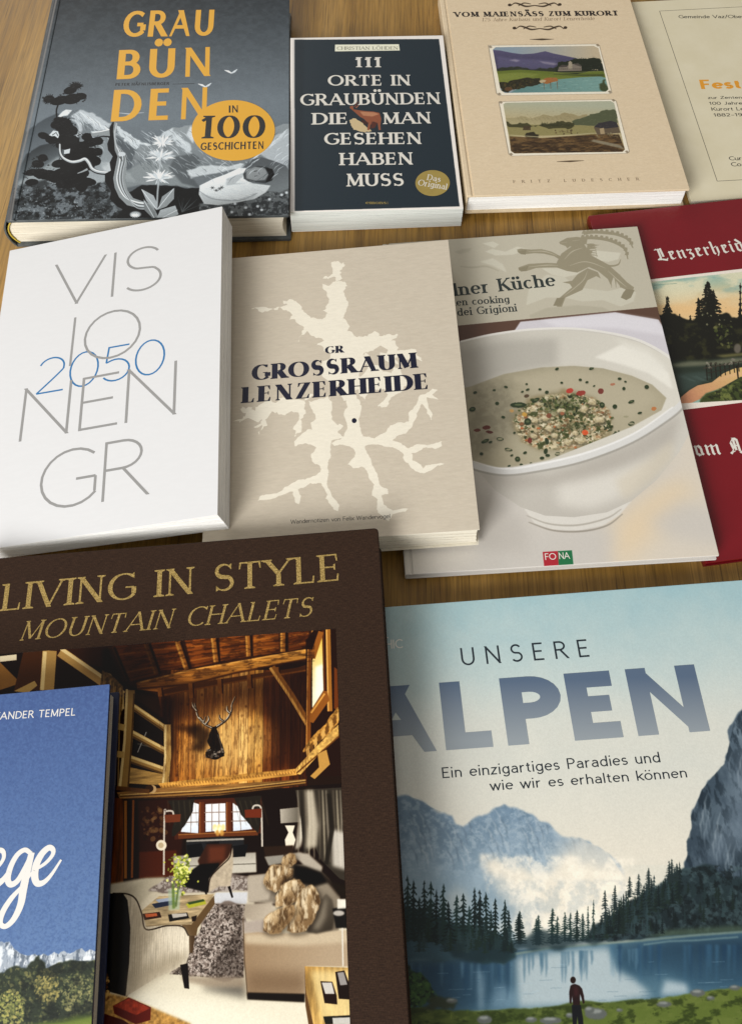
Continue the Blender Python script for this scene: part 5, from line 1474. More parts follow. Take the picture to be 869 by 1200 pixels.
GL = {
    ' ': (.34, []),
    'A': (.82, [('t', [(0, 0), (.41, 1)]), ('T', [(.82, 0), (.41, 1)]), ('h', [(.15, .33), (.67, .33)])]),
    'B': (.60, [('n', [(.06, 0), (.06, 1)]), ('n', [(.06, 1), (.28, 1)] + _bowl(.3, .765, .24, .235) + [(.06, .53)]),
                ('n', [(.06, .53), (.3, .53)] + _bowl(.32, .265, .28, .265) + [(.06, 0)])]),
    'C': (.74, [('n', A_(.48, .5, .45, .5, 48, 312))]),
    'D': (.76, [('n', [(.06, 0), (.06, 1)]), ('n', [(.06, 1), (.28, 1)] + _bowl(.3, .5, .46, .5) + [(.06, 0)])]),
    'E': (.56, [('n', [(.06, 0), (.06, 1)]), ('h', [(.06, 1), (.54, 1)]), ('h', [(.06, .52), (.48, .52)]), ('h', [(.06, 0), (.56, 0)])]),
    'F': (.54, [('n', [(.06, 0), (.06, 1)]), ('h', [(.06, 1), (.54, 1)]), ('h', [(.06, .5), (.48, .5)])]),
    'G': (.82, [('n', A_(.48, .5, .45, .5, 48, 322)), ('n', [(.82, .2), (.82, .46)]), ('h', [(.54, .46), (.82, .46)])]),
    'H': (.74, [('n', [(.06, 0), (.06, 1)]), ('n', [(.7, 0), (.7, 1)]), ('h', [(.06, .52), (.7, .52)])]),
    'I': (.12, [('n', [(.06, 0), (.06, 1)])]),
    'J': (.46, [('n', [(.38, 1), (.38, .25)] + A_(.2, .25, .18, .25, 0, -150))]),
    'K': (.68, [('n', [(.06, 0), (.06, 1)]), ('t', [(.06, .36), (.64, 1)]), ('T', [(.24, .56), (.68, 0)])]),
    'L': (.54, [('n', [(.06, 0), (.06, 1)]), ('h', [(.06, 0), (.54, 0)])]),
    'M': (.92, [('t', [(.05, 0), (.08, 1)]), ('T', [(.08, 1), (.46, .05)]), ('t', [(.46, .05), (.84, 1)]), ('n', [(.87, 0), (.84, 1)])]),
    'N': (.78, [('t', [(.06, 0), (.06, 1)]), ('T', [(.06, 1), (.72, 0)]), ('t', [(.72, 0), (.72, 1)])]),
    'O': (.94, [('n', A_(.47, .5, .46, .5, 90, 450))]),
    'P': (.6, [('n', [(.06, 0), (.06, 1)]), ('n', [(.06, 1), (.28, 1)] + _bowl(.3, .74, .27, .26) + [(.06, .48)])]),
    'R': (.66, [('n', [(.06, 0), (.06, 1)]), ('n', [(.06, 1), (.28, 1)] + _bowl(.3, .755, .26, .245) + [(.06, .51)]), ('T', [(.32, .5), (.66, 0)])]),
    'S': (.56, [('s', A_(.28, .755, .235, .245, 28, 250) + A_(.28, .265, .265, .265, 75, -145)[1:])]),
    'T': (.68, [('n', [(.34, 0), (.34, 1)]), ('h', [(0, 1), (.68, 1)])]),
    'U': (.72, [('n', [(.06, 1), (.06, .36)] + A_(.37, .36, .31, .36, 180, 360)[1:] + [(.68, 1)])]),
    'V': (.78, [('T', [(0, 1), (.39, 0)]), ('t', [(.78, 1), (.39, 0)])]),
    'W': (1.1, [('T', [(0, 1), (.28, 0)]), ('t', [(.55, .95), (.28, 0)]), ('T', [(.55, .95), (.82, 0)]), ('t', [(1.1, 1), (.82, 0)])]),
    'X': (.68, [('T', [(0, 1), (.68, 0)]), ('t', [(.66, 1), (.02, 0)])]),
    'Y': (.74, [('T', [(0, 1), (.37, .45)]), ('t', [(.74, 1), (.37, .45)]), ('n', [(.37, 0), (.37, .45)])]),
    'Z': (.64, [('h', [(.04, 1), (.6, 1)]), ('T', [(.6, 1), (.02, 0)]), ('h', [(.02, 0), (.64, 0)])]),
    '0': (.62, [('n', A_(.31, .5, .28, .5, 90, 450))]),
    '1': (.36, [('n', [(.22, 0), (.22, 1)]), ('n', [(.20, .95), (.0, .78)])]),
    '2': (.58, [('s', A_(.28, .72, .25, .28, 160, -25) + [(.3, .33), (.03, 0)]), ('h', [(.03, 0), (.56, 0)])]),
    '5': (.56, [('h', [(.1, 1), (.5, 1)]), ('t', [(.1, 1), (.07, .55)]), ('n', [(.07, .55)] + A_(.26, .31, .27, .31, 110, -145))]),
    '8': (.58, [('n', A_(.29, .755, .22, .245, 90, 450)), ('n', A_(.29, .26, .27, .26, 90, 450))]),
    '9': (.58, [('n', A_(.28, .7, .25, .3, 0, 360)), ('n', A_(.25, .5, .29, .5, 20, -120))]),
    'a': (.52, [('n', [(.46, 0), (.46, .45)] + A_(.26, .45, .2, .23, 0, 150)), ('n', [(.46, .4)] + A_(.24, .2, .2, .2, 90, 270) + [(.46, .1)])]),
    'b': (.56, [('n', [(.06, 0), (.06, 1)]), ('n', A_(.3, .34, .24, .34, 150, -150))]),
    'c': (.48, [('n', A_(.29, .34, .26, .34, 48, 312))]),
    'd': (.58, [('n', [(.52, 0), (.52, 1)]), ('n', A_(.28, .34, .24, .34, 30, 330))]),
    'e': (.54, [('n', [(.53, .36)] + A_(.28, .34, .25, .34, 5, 318)), ('h', [(.04, .36), (.53, .36)])]),
    'f': (.32, [('n', [(.14, 0), (.14, .78)] + A_(.3, .78, .16, .22, 180, 80)), ('h', [(0, X), (.3, X)])]),
    'g': (.56, [('n', A_(.27, .34, .23, .34, 30, 330)), ('n', [(.5, X), (.5, -.05)] + A_(.27, -.05, .23, .22, 0, -150))]),
    'h': (.54, [('n', [(.06, 0), (.06, 1)]), ('n', [(.06, .42)] + A_(.27, .42, .21, .26, 150, 0) + [(.48, 0)])]),
    'i': (.12, [('n', [(.06, 0), (.06, X)]), ('dot', [(.06, .92)])]),
    'j': (.16, [('n', [(.1, X), (.1, -.1)] + A_(0, -.1, .1, .14, 0, -90)), ('dot', [(.1, .92)])]),
    'k': (.5, [('n', [(.06, 0), (.06, 1)]), ('t', [(.06, .24), (.46, X)]), ('T', [(.2, .38), (.5, 0)])]),
    'l': (.12, [('n', [(.06, 0), (.06, 1)])]),
    'm': (.84, [('n', [(.06, 0), (.06, X)]), ('n', [(.06, .44)] + A_(.25, .44, .18, .24, 150, 0) + [(.43, 0)]),
                ('n', [(.43, .44)] + A_(.61, .44, .18, .24, 150, 0) + [(.79, 0)])]),
    'n': (.54, [('n', [(.06, 0), (.06, X)]), ('n', [(.06, .42)] + A_(.27, .42, .21, .26, 150, 0) + [(.48, 0)])]),
    'o': (.58, [('n', A_(.29, .34, .27, .34, 90, 450))]),
    'p': (.56, [('n', [(.06, -.3), (.06, X)]), ('n', A_(.3, .34, .24, .34, 150, -150))]),
    'r': (.36, [('n', [(.06, 0), (.06, X)]), ('n', [(.06, .4)] + A_(.28, .42, .2, .26, 150, 70))]),
    's': (.44, [('s', A_(.22, .51, .165, .17, 30, 250) + A_(.22, .175, .19, .175, 75, -145)[1:])]),
    't': (.32, [('n', [(.14, .9), (.14, .16)] + A_(.28, .16, .14, .16, 180, 290)), ('h', [(0, X), (.3, X)])]),
    'u': (.54, [('n', [(.06, X), (.06, .26)] + A_(.27, .26, .21, .26, 180, 330)), ('n', [(.48, 0), (.48, X)])]),
    'v': (.5, [('T', [(0, X), (.25, 0)]), ('t', [(.5, X), (.25, 0)])]),
    'w': (.78, [('T', [(0, X), (.2, 0)]), ('t', [(.39, X), (.2, 0)]), ('T', [(.39, X), (.58, 0)]), ('t', [(.78, X), (.58, 0)])]),
    'x': (.5, [('T', [(0, X), (.5, 0)]), ('t', [(.5, X), (0, 0)])]),
    'z': (.46, [('h', [(.03, X), (.43, X)]), ('T', [(.43, X), (.02, 0)]), ('h', [(.02, 0), (.45, 0)])]),
    '/': (.4, [('t', [(0, -.1), (.38, 1.05)])]),
    '-': (.5, [('h', [(.04, .36), (.5, .36)])]),
    ':': (.12, [('dot', [(.06, .08)]), ('dot', [(.06, .56)])]),
}
for base, um, dx in (('A', 'Ä', .41), ('O', 'Ö', .47), ('U', 'Ü', .37), ('o', 'ö', .29), ('u', 'ü', .27)):
    w_, st_ = GL[base]
    y_ = 1.22 if base.isupper() else .92
    GL[um] = (w_, st_ + [('dot', [(dx - .15, y_)]), ('dot', [(dx + .15, y_)])])

# lettering styles: S stem, H hairline, serif length and thickness, gap between letters, slant, nib angle
STYLES = {
    'thin': dict(S=.042, H=.042, gap=.17),
    'sans': dict(S=.125, H=.115, gap=.13),
    'light': dict(S=.105, H=.095, gap=.17),
    'bold': dict(S=.26, H=.235, gap=.12),
    'heavy': dict(S=.23, H=.165, gap=.08),
    'cond': dict(S=.235, H=.135, gap=.2),
    'roman': dict(S=.15, H=.055, gap=.2, serif=.10, sh=.04),
    'roman_bold': dict(S=.2, H=.085, gap=.19, serif=.10, sh=.05),
    'didone': dict(S=.32, H=.05, gap=.15, serif=.075, sh=.045),
    'fat': dict(S=.30, H=.10, gap=.2, serif=.10, sh=.10),
    'italic': dict(S=.12, H=.05, gap=.24, serif=.08, sh=.035, slant=.24),
    'black': dict(S=.155, H=.05, gap=.04, nib=38, black=True),
}


class Ink:
    """collects flat stroke pieces (cover coordinates, tiny height) into one mesh"""
    def __init__(s, fr, lift=.006):
        s.fr, s.lift = fr, lift
        s.v, s.f = [], []
        s.k = 0

    def quad(s, pts, k):
        b = len(s.v)
        z = s.lift + .0006 * k
        for p in pts:
            s.v.append(tuple(s.fr.P(p[0], p[1], -z) * CM))
        s.f.append(tuple(range(b, b + len(pts))))

    def strip(s, L, R, k):
        b = len(s.v)
        z = s.lift + .0006 * k
        for p, q in zip(L, R):
            s.v.append(tuple(s.fr.P(p[0], p[1], -z) * CM))
            s.v.append(tuple(s.fr.P(q[0], q[1], -z) * CM))
        for i in range(len(L) - 1):
            a = b + 2 * i
            s.f.append((a, a + 1, a + 3, a + 2))


def glyph_strokes(ch, st):
    """list of (left points, right points) strips in glyph units, kept inside the glyph box whatever the weight"""
    S, H = st['S'], st['H']
    GLX = GLB if st.get('black') and ch in GLB else GL
    adv, strokes = GLX[ch]
    lower = ch.islower()
    out = []
    grow = max(S - .12, 0) * st.get('grow', .75)
    wide = adv > .2
    A2 = adv + grow if wide else adv + max(S - .12, 0)
    if ch == ' ':
        return adv, out

    def fx(x):
        if st.get('black'):
            return x
        if not wide:
            return x - .06 + A2 / 2
        return S / 2 * .96 + (x - .06) * (A2 - S * .96) / (adv - .12)

    def fy(y):
        if st.get('black'):
            return y
        if lower:
            if y < 0:
                return y + H / 2
            return H / 2 + y * (X - H) / X if y <= X else y - H / 2
        return H / 2 + y * (1 - H)
    raw_ends = [p for k, P in strokes if k not in ('dot', 'd') for p in (P[0], P[-1])]
    for kind, P in strokes:
        if kind in ('dot', 'd'):
            x, y = P[0]
            x = fx(x) if kind == 'dot' else x
            r = max(S * .6, .05)
            if kind == 'd' or st.get('nib'):
                r = S * .62
                c = [(x - r * .9, y), (x, y - r), (x + r * .9, y), (x, y + r)]
            else:
                c = [(x + r * math.cos(a), y + r * math.sin(a)) for a in np.linspace(0, 2 * math.pi, 13)[:-1]]
            n = len(c) // 2
            out.append(([c[i] for i in range(n + 1)], [c[(-i) % len(c)] for i in range(n + 1)]))
            continue
        P0 = np.asarray(P, float)
        P = np.array([(fx(x), fy(y)) for x, y in P0])
        ext = []
        for i, j in ((0, 1), (-1, -2)):
            y = P0[i, 1]
            flat = abs(y) < .01 or y > .99 or (lower and abs(y - X) < .01) or y < -.25
            steep = abs(P0[i, 1] - P0[j, 1]) > abs(P0[i, 0] - P0[j, 0]) * .5 and kind in 'ntT'
            ext.append(flat and steep)
            if flat and steep and not st.get('black'):
                k = (y - P[i, 1]) / (P[j, 1] - P[i, 1] + 1e-9)
                P[i] = P[i] + (P[j] - P[i]) * k
        if kind == 's':
            P, _ = smooth(P, np.ones(len(P)), 2)
        closed = np.allclose(P[0], P[-1]) and len(P) > 5
        d = np.gradient(P, axis=0)
        if closed:
            d[0] = d[-1] = P[1] - P[-2]
        ln = np.linalg.norm(d, axis=1, keepdims=True) + 1e-9
        d = d / ln
        con = S / H > 1.6
        if 'nib' in st:
            a = math.radians(st['nib'])
            w = np.maximum(H, S * np.abs(d[:, 0] * math.sin(a) - d[:, 1] * math.cos(a)))
        elif kind == 't':
            w = np.full(len(P), H + (S - H) * (.12 if con else .85))
        elif kind == 'T':
            w = np.full(len(P), S)
        elif kind == 'h':
            w = np.full(len(P), H)
        elif kind == 's':
            w = (H + (S - H) * np.clip(1 - np.abs(2 * np.linspace(0, 1, len(P)) - 1) * 1.25, 0, 1) ** .7) if con else np.full(len(P), (S + H) / 2)
        else:
            w = H + (S - H) * np.abs(d[:, 1]) ** 1.7
        n = np.stack([-d[:, 1], d[:, 0]], 1) * w[:, None] / 2
        if len(P) == 2 and abs(d[0, 0]) > .12 and kind in 'tTn' and any(ext):
            L, R = [], []
            for i in (0, 1):
                if ext[i]:
                    hw = w[i] / 2 / abs(d[0, 1])
                    sg = 1 if n[i, 0] > 0 else -1
                    lo, hi = (0, A2) if ch in 'NZAVWM' and S > .2 else (-9, 9)
                    L.append((min(max(P[i, 0] + sg * hw, lo), hi), P[i, 1]))
                    R.append((min(max(P[i, 0] - sg * hw, lo), hi), P[i, 1]))
                else:
                    L.append(tuple(P[i] + n[i]))
                    R.append(tuple(P[i] - n[i]))
            out.append((L, R))
        else:
            out.append(([tuple(q) for q in P + n], [tuple(q) for q in P - n]))
        if 'serif' in st and not closed:
            sl, sh = st['serif'], st['sh']
            for i, j in ((0, 1), (-1, -2)):
                rx_, ry_ = P0[i]
                x, y = P[i]
                dx, dy = abs(P0[i, 0] - P0[j, 0]), abs(P0[i, 1] - P0[j, 1])
                others = sum(1 for e in raw_ends if abs(e[0] - rx_) < .03 and abs(e[1] - ry_) < .03)
                i_ = 0 if i == 0 else 1
                if ext[i_] and dy > dx * 1.1:
                    if dx > .08 and others > 1:
                        continue
                    if ch == 'N' and rx_ > .5 and ry_ < .1:
                        continue
                    up = ry_ > .5
                    ww = w[i] / 2
                    a, b = x - ww - sl, x + ww + sl
                    if lower and up:
                        b = x
                    if ch in 'BDPRE' + 'FL' and rx_ < .1:
                        b = x + ww
                    yt = ry_
                    yi = yt - sh if up else yt + sh
                    yb = yt - sh * 2.0 if up else yt + sh * 2.0
                    out.append(([(a, yt), (a, yi), (x - ww, yb)], [(b, yt), (b, yi), (x + ww, yb)]))
                elif kind == 'h' and others < 2 and ch in 'EFLTZz' and ry_ > -.01:
                    sg = 1 if P0[i, 0] > P0[j, 0] else -1
                    if ch == 'E' and sg < 0 or ch in 'FL' and sg < 0:
                        continue
                    hgt = .26 if ch.isupper() else .16
                    k = S * .45
                    if .3 < ry_ < .66 and ch.isupper():
                        out.append(([(x, y - .12), (x, y + .12)], [(x - sg * H, y - .09), (x - sg * H, y + .09)]))
                    elif ry_ < .1:
                        out.append(([(x, 0), (x + sg * .02, hgt)], [(x - sg * k, 0), (x - sg * H * .4, hgt)]))
                    else:
                        out.append(([(x, ry_), (x + sg * .02, ry_ - hgt)], [(x - sg * k, ry_), (x - sg * H * .4, ry_ - hgt)]))
                elif ch in 'CGSs' and kind in 'ns' and not (ch in 'CG' and i == -1) and len(P) > 4:
                    xh = X if lower else 1.0
                    up = P0[i, 1] > xh / 2
                    k = .07 * xh
                    if up:
                        xr = x + H * .6
                        out.append(([(xr, xh), (xr, y - k)], [(xr - H * 1.2, xh - .03), (xr - H * 1.2, y - k * .2)]))
                    else:
                        xr = x - H * .6
                        out.append(([(xr, 0), (xr, y + k)], [(xr + H * 1.2, .03), (xr + H * 1.2, y + k * .2)]))
    return A2, out


def _bs(x, top=True, foot=True, y0=.1, y1=.58):
    o = [('n', [(x, y1), (x, y0)])]
    if top:
        o.append(('d', [(x - .015, y1 + .02)]))
    if foot:
        o.append(('d', [(x + .03, y0 - .03)]))
    return o


# broken (blackletter) forms: upright stems with diamond heads and feet
GLB = {
    'n': (.56, _bs(.12) + _bs(.40) + [('t', [(.14, .5), (.38, .62)])]),
    'm': (.84, _bs(.12) + _bs(.40) + _bs(.68) + [('t', [(.14, .5), (.38, .62)]), ('t', [(.42, .5), (.66, .62)])]),
    'i': (.28, _bs(.12) + [('d', [(.13, .84)])]),
    'r': (.40, _bs(.12) + [('t', [(.14, .5), (.26, .62)]), ('d', [(.32, .58)])]),
    'e': (.44, _bs(.12, True, False) + [('t', [(.12, .62), (.24, .66)]), ('n', [(.24, .66), (.33, .52)]), ('t', [(.33, .50), (.14, .34)]),
                                       ('n', [(.12, .14), (.22, .02)]), ('t', [(.22, .02), (.38, .12)])]),
    'o': (.50, _bs(.12, True, False) + _bs(.38, False, True, .14, .5) + [('n', [(.12, .16), (.26, .02)]), ('t', [(.26, .02), (.38, .12)]),
                                                                       ('t', [(.12, .54), (.24, .66)]), ('n', [(.24, .66), (.38, .50)])]),
    'z': (.44, [('n', [(.08, .6), (.32, .6)]), ('d', [(.08, .6)]), ('t', [(.34, .6), (.14, .36)]), ('n', [(.14, .36), (.30, .26)]),
                ('n', [(.31, .28), (.31, .0)]), ('t', [(.31, .0), (.10, -.14)]), ('d', [(.12, -.1)])]),
    'h': (.56, _bs(.12, False, True, .1, 1.0) + [('d', [(.10, .98)]), ('t', [(.14, .48), (.38, .64)]), ('n', [(.40, .58), (.40, .1)]),
                                                ('t', [(.40, .1), (.28, -.14)])]),
    'd': (.52, _bs(.12, True, False) + [('n', [(.12, .16), (.26, .02)]), ('t', [(.26, .02), (.40, .12)]), ('n', [(.40, .12), (.40, .6)]),
                                       ('n', [(.42, .62), (.16, .98)]), ('t', [(.12, .60), (.36, .64)])]),
    'L': (.70, [('n', [(.26, .94), (.26, .16)]), ('t', [(.02, .88), (.16, .98)]), ('n', [(.1, .9), (.3, .94)]), ('n', [(.40, .98), (.44, .3)]),
                ('t', [(.30, .9), (.44, 1.0)]), ('n', [(.06, .12), (.34, .1)]), ('n', [(.34, .1), (.62, .0)]), ('t', [(.5, .02), (.68, .16)]),
                ('t', [(.04, .1), (.26, .26)])]),
    'A': (.84, [('n', [(.18, .7), (.24, .3)]), ('n', [(.24, .3), (.12, .06)]), ('d', [(.08, .04)]), ('t', [(.16, .7), (.36, 1.0)]),
                ('n', [(.36, 1.0), (.50, .86)]), ('n', [(.52, .9), (.54, .12)]), ('d', [(.58, .05)]), ('t', [(.26, .46), (.52, .5)]),
                ('t', [(.34, .9), (.36, .2)]), ('t', [(.58, .05), (.72, .16)]), ('t', [(.12, .06), (.3, .16)])]),
}


def text(fr, parent, name, s, p0, p1, ptop, style, mat, wx=None, lift=.006, ink=None, label=None, over=None, i0=0, i1=None):
    """Lettering on the cover: baseline runs from p0 to p1 (photograph pixels), ptop is a point at cap height.
    wx None stretches the letters to fit, otherwise their width is wx of the normal one and the gaps fit."""
    st = dict(STYLES[style])
    if over:
        st.update(over)
    a, b, c = fr.loc(*p0), fr.loc(*p1), fr.loc(*ptop)
    ex = (b - a) / np.linalg.norm(b - a)
    W = np.linalg.norm(b - a)
    ey = np.array([-ex[1], ex[0]])
    hgt = abs((c - a) @ ey)
    gl = [glyph_strokes(ch, st) for ch in s]
    i1 = len(s) - 1 if i1 is None else i1
    nat = sum(g[0] for g in gl[i0:i1 + 1])       # p0 is the left of letter i0, p1 the right of letter i1
    gaps = i1 - i0
    if wx is None:
        tot = nat + gaps * st['gap']
        kx = W / tot
        gap = st['gap']
    else:
        kx = hgt * wx
        gap = (W / kx - nat) / max(gaps, 1)
    own = ink is None
    ink = ink or Ink(fr, lift)
    x = -sum(g[0] + gap for g in gl[:i0])
    sl = st.get('slant', 0)
    for adv, strips in gl:
        for k, (L, R) in enumerate(strips):
            def m(p):
                return a + ex * ((x + p[0]) * kx + sl * p[1] * hgt) + ey * (p[1] * hgt)
            ink.strip([m(p) for p in L], [m(p) for p in R], k)
        x += adv + gap
    if own:
        return ink_object(ink, name, mat, parent, label)


def ink_object(ink, name, mat, parent, label=None):
    me = bpy.data.meshes.new(name)
    off = parent.location if parent else (0, 0, 0)
    me.from_pydata([(a - off[0], b - off[1], c - off[2]) for a, b, c in ink.v], [], ink.f)
    me.materials.append(mat)
    me.update()
    # all faces look up
    up = Vector(ink.fr.M[:, 2])
    fl = [p.index for p in me.polygons if p.normal.dot(up) < 0]
    for i in fl:
        me.polygons[i].flip()
    me.update()
    o = bpy.data.objects.new(name, me)
    scene.collection.objects.link(o)
    if parent:
        o.parent = parent
    if label:
        o['label'] = label
    return o


# ------------------------------------------------------------------ materials
def new_mat(name):
    m = bpy.data.materials.new(name)
    m.use_nodes = True
    return m, m.node_tree, m.node_tree.nodes['Principled BSDF']


def lin(h):
    c = hexc(h).astype(float)
    return tuple(np.where(c <= .04045, c / 12.92, ((c + .055) / 1.055) ** 2.4)) + (1.0,)


def node(nt, t, **k):
    n = nt.nodes.new(t)
    for a, b in k.items():
        setattr(n, a, b)
    return n


def noise(nt, scale, detail=4, rough=.6, mapping=None, coord='Object'):
    tc = node(nt, 'ShaderNodeTexCoord')
    mp = node(nt, 'ShaderNodeMapping')
    mp.inputs['Scale'].default_value = mapping or (1, 1, 1)
    n = node(nt, 'ShaderNodeTexNoise')
    n.inputs['Scale'].default_value = scale
    n.inputs['Detail'].default_value = detail
    n.inputs['Roughness'].default_value = rough
    nt.links.new(tc.outputs[coord], mp.inputs['Vector'])
    nt.links.new(mp.outputs['Vector'], n.inputs['Vector'])
    return n


def ramp(nt, src, stops):
    r = node(nt, 'ShaderNodeValToRGB')
    el = r.color_ramp.elements
    while len(el) < len(stops):
        el.new(.5)
    for e, (p, c) in zip(el, stops):
        e.position = p
        e.color = lin(c)
    nt.links.new(src, r.inputs['Fac'])
    return r


def bump(nt, bs, src, strength, dist=.001):
    b = node(nt, 'ShaderNodeBump')
    b.inputs['Strength'].default_value = strength
    b.inputs['Distance'].default_value = dist
    nt.links.new(src, b.inputs['Height'])
    nt.links.new(b.outputs['Normal'], bs.inputs['Normal'])


def plain(name, col, rough=.5, col2=None, nscale=60, mapping=None, bstr=0.0, spec=.5, metal=0.0, coat=0.0, bdist=.0005, detail=4):
    m, nt, bs = new_mat(name)
    n = noise(nt, nscale, detail, .6, mapping)
    r = ramp(nt, n.outputs['Fac'], [(.3, col), (.7, col2 or col)])
    nt.links.new(r.outputs['Color'], bs.inputs['Base Color'])
    bs.inputs['Roughness'].default_value = rough
    bs.inputs['Specular IOR Level'].default_value = spec
    bs.inputs['Metallic'].default_value = metal
    bs.inputs['Coat Weight'].default_value = coat
    bs.inputs['Coat Roughness'].default_value = .25
    if bstr:
        bump(nt, bs, n.outputs['Fac'], bstr, bdist)
    return m


def printed(name, cv, rough=.45, spec=.5, bstr=.15, bscale=900, stretch=(1, 1, 1), coat=0.0, gain=1.0, bdist=.0003):
    """a print made by the painter above, on paper with its own fine relief"""
    a = np.clip(cv.a, 0, 1)
    if gain != 1.0:
        l = np.where(a <= .04045, a / 12.92, ((a + .055) / 1.055) ** 2.4) * gain
        a = np.where(l <= .0031308, l * 12.92, 1.055 * np.maximum(l, 0) ** (1 / 2.4) - .055)
        a = np.clip(a, 0, 1)
    img = bpy.data.images.new(name, cv.W, cv.H)
    buf = np.ones((cv.H, cv.W, 4), np.float32)
    buf[..., :3] = a[::-1]
    img.pixels.foreach_set(buf.ravel())
    img.update()
    img.pack()
    m, nt, bs = new_mat(name)
    t = node(nt, 'ShaderNodeTexImage')
    t.image = img
    t.interpolation = 'Cubic'
    t.extension = 'EXTEND'
    nt.links.new(t.outputs['Color'], bs.inputs['Base Color'])
    bs.inputs['Specular IOR Level'].default_value = spec
    bs.inputs['Coat Weight'].default_value = coat
    bs.inputs['Coat Roughness'].default_value = .2
    n = noise(nt, bscale, 3, .6, stretch)
    bump(nt, bs, n.outputs['Fac'], bstr, bdist)
    n2 = noise(nt, 30, 4, .6)
    mr = node(nt, 'ShaderNodeMapRange')
    mr.inputs['To Min'].default_value = rough - .06
    mr.inputs['To Max'].default_value = rough + .08
    nt.links.new(n2.outputs['Fac'], mr.inputs['Value'])
    nt.links.new(mr.outputs['Result'], bs.inputs['Roughness'])
    return m


def paper(name, c1, c2):
    """edges of a page block: hair-thin lines along the sheets"""
    m, nt, bs = new_mat(name)
    n = noise(nt, 1, 5, .75, (9, 9, 2600))
    r = ramp(nt, n.outputs['Fac'], [(.32, c2), (.52, c1), (.75, c1)])
    nt.links.new(r.outputs['Color'], bs.inputs['Base Color'])
    bs.inputs['Roughness'].default_value = .8
    bs.inputs['Specular IOR Level'].default_value = .2
    bump(nt, bs, n.outputs['Fac'], .35, .0004)
    return m


# ------------------------------------------------------------------ objects
def root(name, label, cat, fr):
    o = bpy.data.objects.new(name, None)
    scene.collection.objects.link(o)
    b = fr.P(0, (fr.y0 + fr.y1) / 2 * 0, fr.t)
    o.location = tuple(b * CM)
    o.empty_display_size = .02
    o['label'] = label
    o['category'] = cat
    return o


def mesh(name, verts, faces, mat, parent=None, uvs=None, smooth_ang=None, mats=None, fmat=None):
    off = parent.location if parent else (0, 0, 0)
    me = bpy.data.meshes.new(name)
    me.from_pydata([(v[0] * CM - off[0], v[1] * CM - off[1], v[2] * CM - off[2]) for v in verts], [], faces)
    for m_ in (mats or [mat]):
        me.materials.append(m_)
    if fmat:
        me.polygons.foreach_set('material_index', fmat)
    if uvs is not None:
        ul = me.uv_layers.new(name='UVMap')
        for lp in me.loops:
            ul.data[lp.index].uv = uvs[lp.vertex_index]
    me.validate()
    o = bpy.data.objects.new(name, me)
    scene.collection.objects.link(o)
    if parent:
        o.parent = parent
    return o


def slab(name, fr, x0, x1, y0, y1, d0, d1, mat, parent, rc=.05, bev=.03, uvrect=None, edge=None, groove=None, wob=0.0, corners=None):
    """a board or sheet: rounded corners, softened edge; face 0 carries the print"""
    def outline(ins):
        out = []
        c4 = ((x1, y1, 0), (x0, y1, 90), (x0, y0, 180), (x1, y0, 270))
        for q, (cx, cy, a0) in enumerate(c4):
            r = max((corners[q] if corners else rc), ins + .004)
            sx, sy = (-1 if cx == x1 else 1), (-1 if cy == y1 else 1)
            ox, oy = cx + sx * r, cy + sy * r
            for a in np.linspace(a0, a0 + 90, 6):
                out.append((ox + (r - ins) * math.cos(math.radians(a)), oy + (r - ins) * math.sin(math.radians(a))))
        return out
    rings = [(bev, d0), (bev * .3, d0 + bev * .3), (0, d0 + bev), (0, d1 - bev * .4), (bev * .4, d1)]
    V, UV, F = [], [], []
    ur = uvrect or (x0, x1, y0, y1)
    for ins, d in rings:
        for (u, v) in outline(ins):
            V.append(fr.P(u, v, d))
            UV.append(((u - ur[0]) / (ur[1] - ur[0]), (v - ur[2]) / (ur[3] - ur[2])))
    n = 24
    F.append(tuple(range(n)))
    fm = [0]
    for k in range(len(rings) - 1):
        for i in range(n):
            a, b = k * n + i, k * n + (i + 1) % n
            F.append((a, a + n, b + n, b))
            fm.append(1 if edge is not None and k >= 1 else 0)
    F.append(tuple(range((len(rings) - 1) * n + n - 1, (len(rings) - 1) * n - 1, -1)))
    fm.append(1 if edge is not None else 0)
    return mesh(name, V, F, mat, parent, UV, mats=[mat, edge] if edge is not None else [mat], fmat=fm)


def page_block(fr, x0, x1, y0, y1, d0, d1, mat, parent, step=.07, bulge=0.0, hollow=0.0, jit=.012, seed=1, fan=0.0, gap=.004):
    """sheets gathered in thin layers, their edges slightly uneven; rounded back, hollow fore-edge"""
    r = np.random.default_rng(seed)
    n = max(int((d1 - d0) / step), 3)
    V, F = [], []
    for i in range(n):
        a, b = d0 + (d1 - d0) * i / n, d0 + (d1 - d0) * (i + 1) / n - gap
        s_ = (i + .5) / n
        q = 1 - (2 * s_ - 1) ** 2
        xa, xb = x0 - bulge * q + r.uniform(-jit, jit) * .5, x1 - hollow * q + r.uniform(-jit, jit)
        ya, yb = y0 + r.uniform(-jit, jit) + fan * s_, y1 - r.uniform(-jit, jit)
        k = len(V)
        for d in (a, b):
            for (u, v) in ((xa, ya), (xb, ya), (xb, yb), (xa, yb)):
                V.append(fr.P(u, v, d))
        F += [(k, k + 1, k + 2, k + 3), (k + 7, k + 6, k + 5, k + 4), (k, k + 4, k + 5, k + 1), (k + 1, k + 5, k + 6, k + 2),
              (k + 2, k + 6, k + 7, k + 3), (k + 3, k + 7, k + 4, k)]
    return mesh('page_block', V, F, mat, parent)


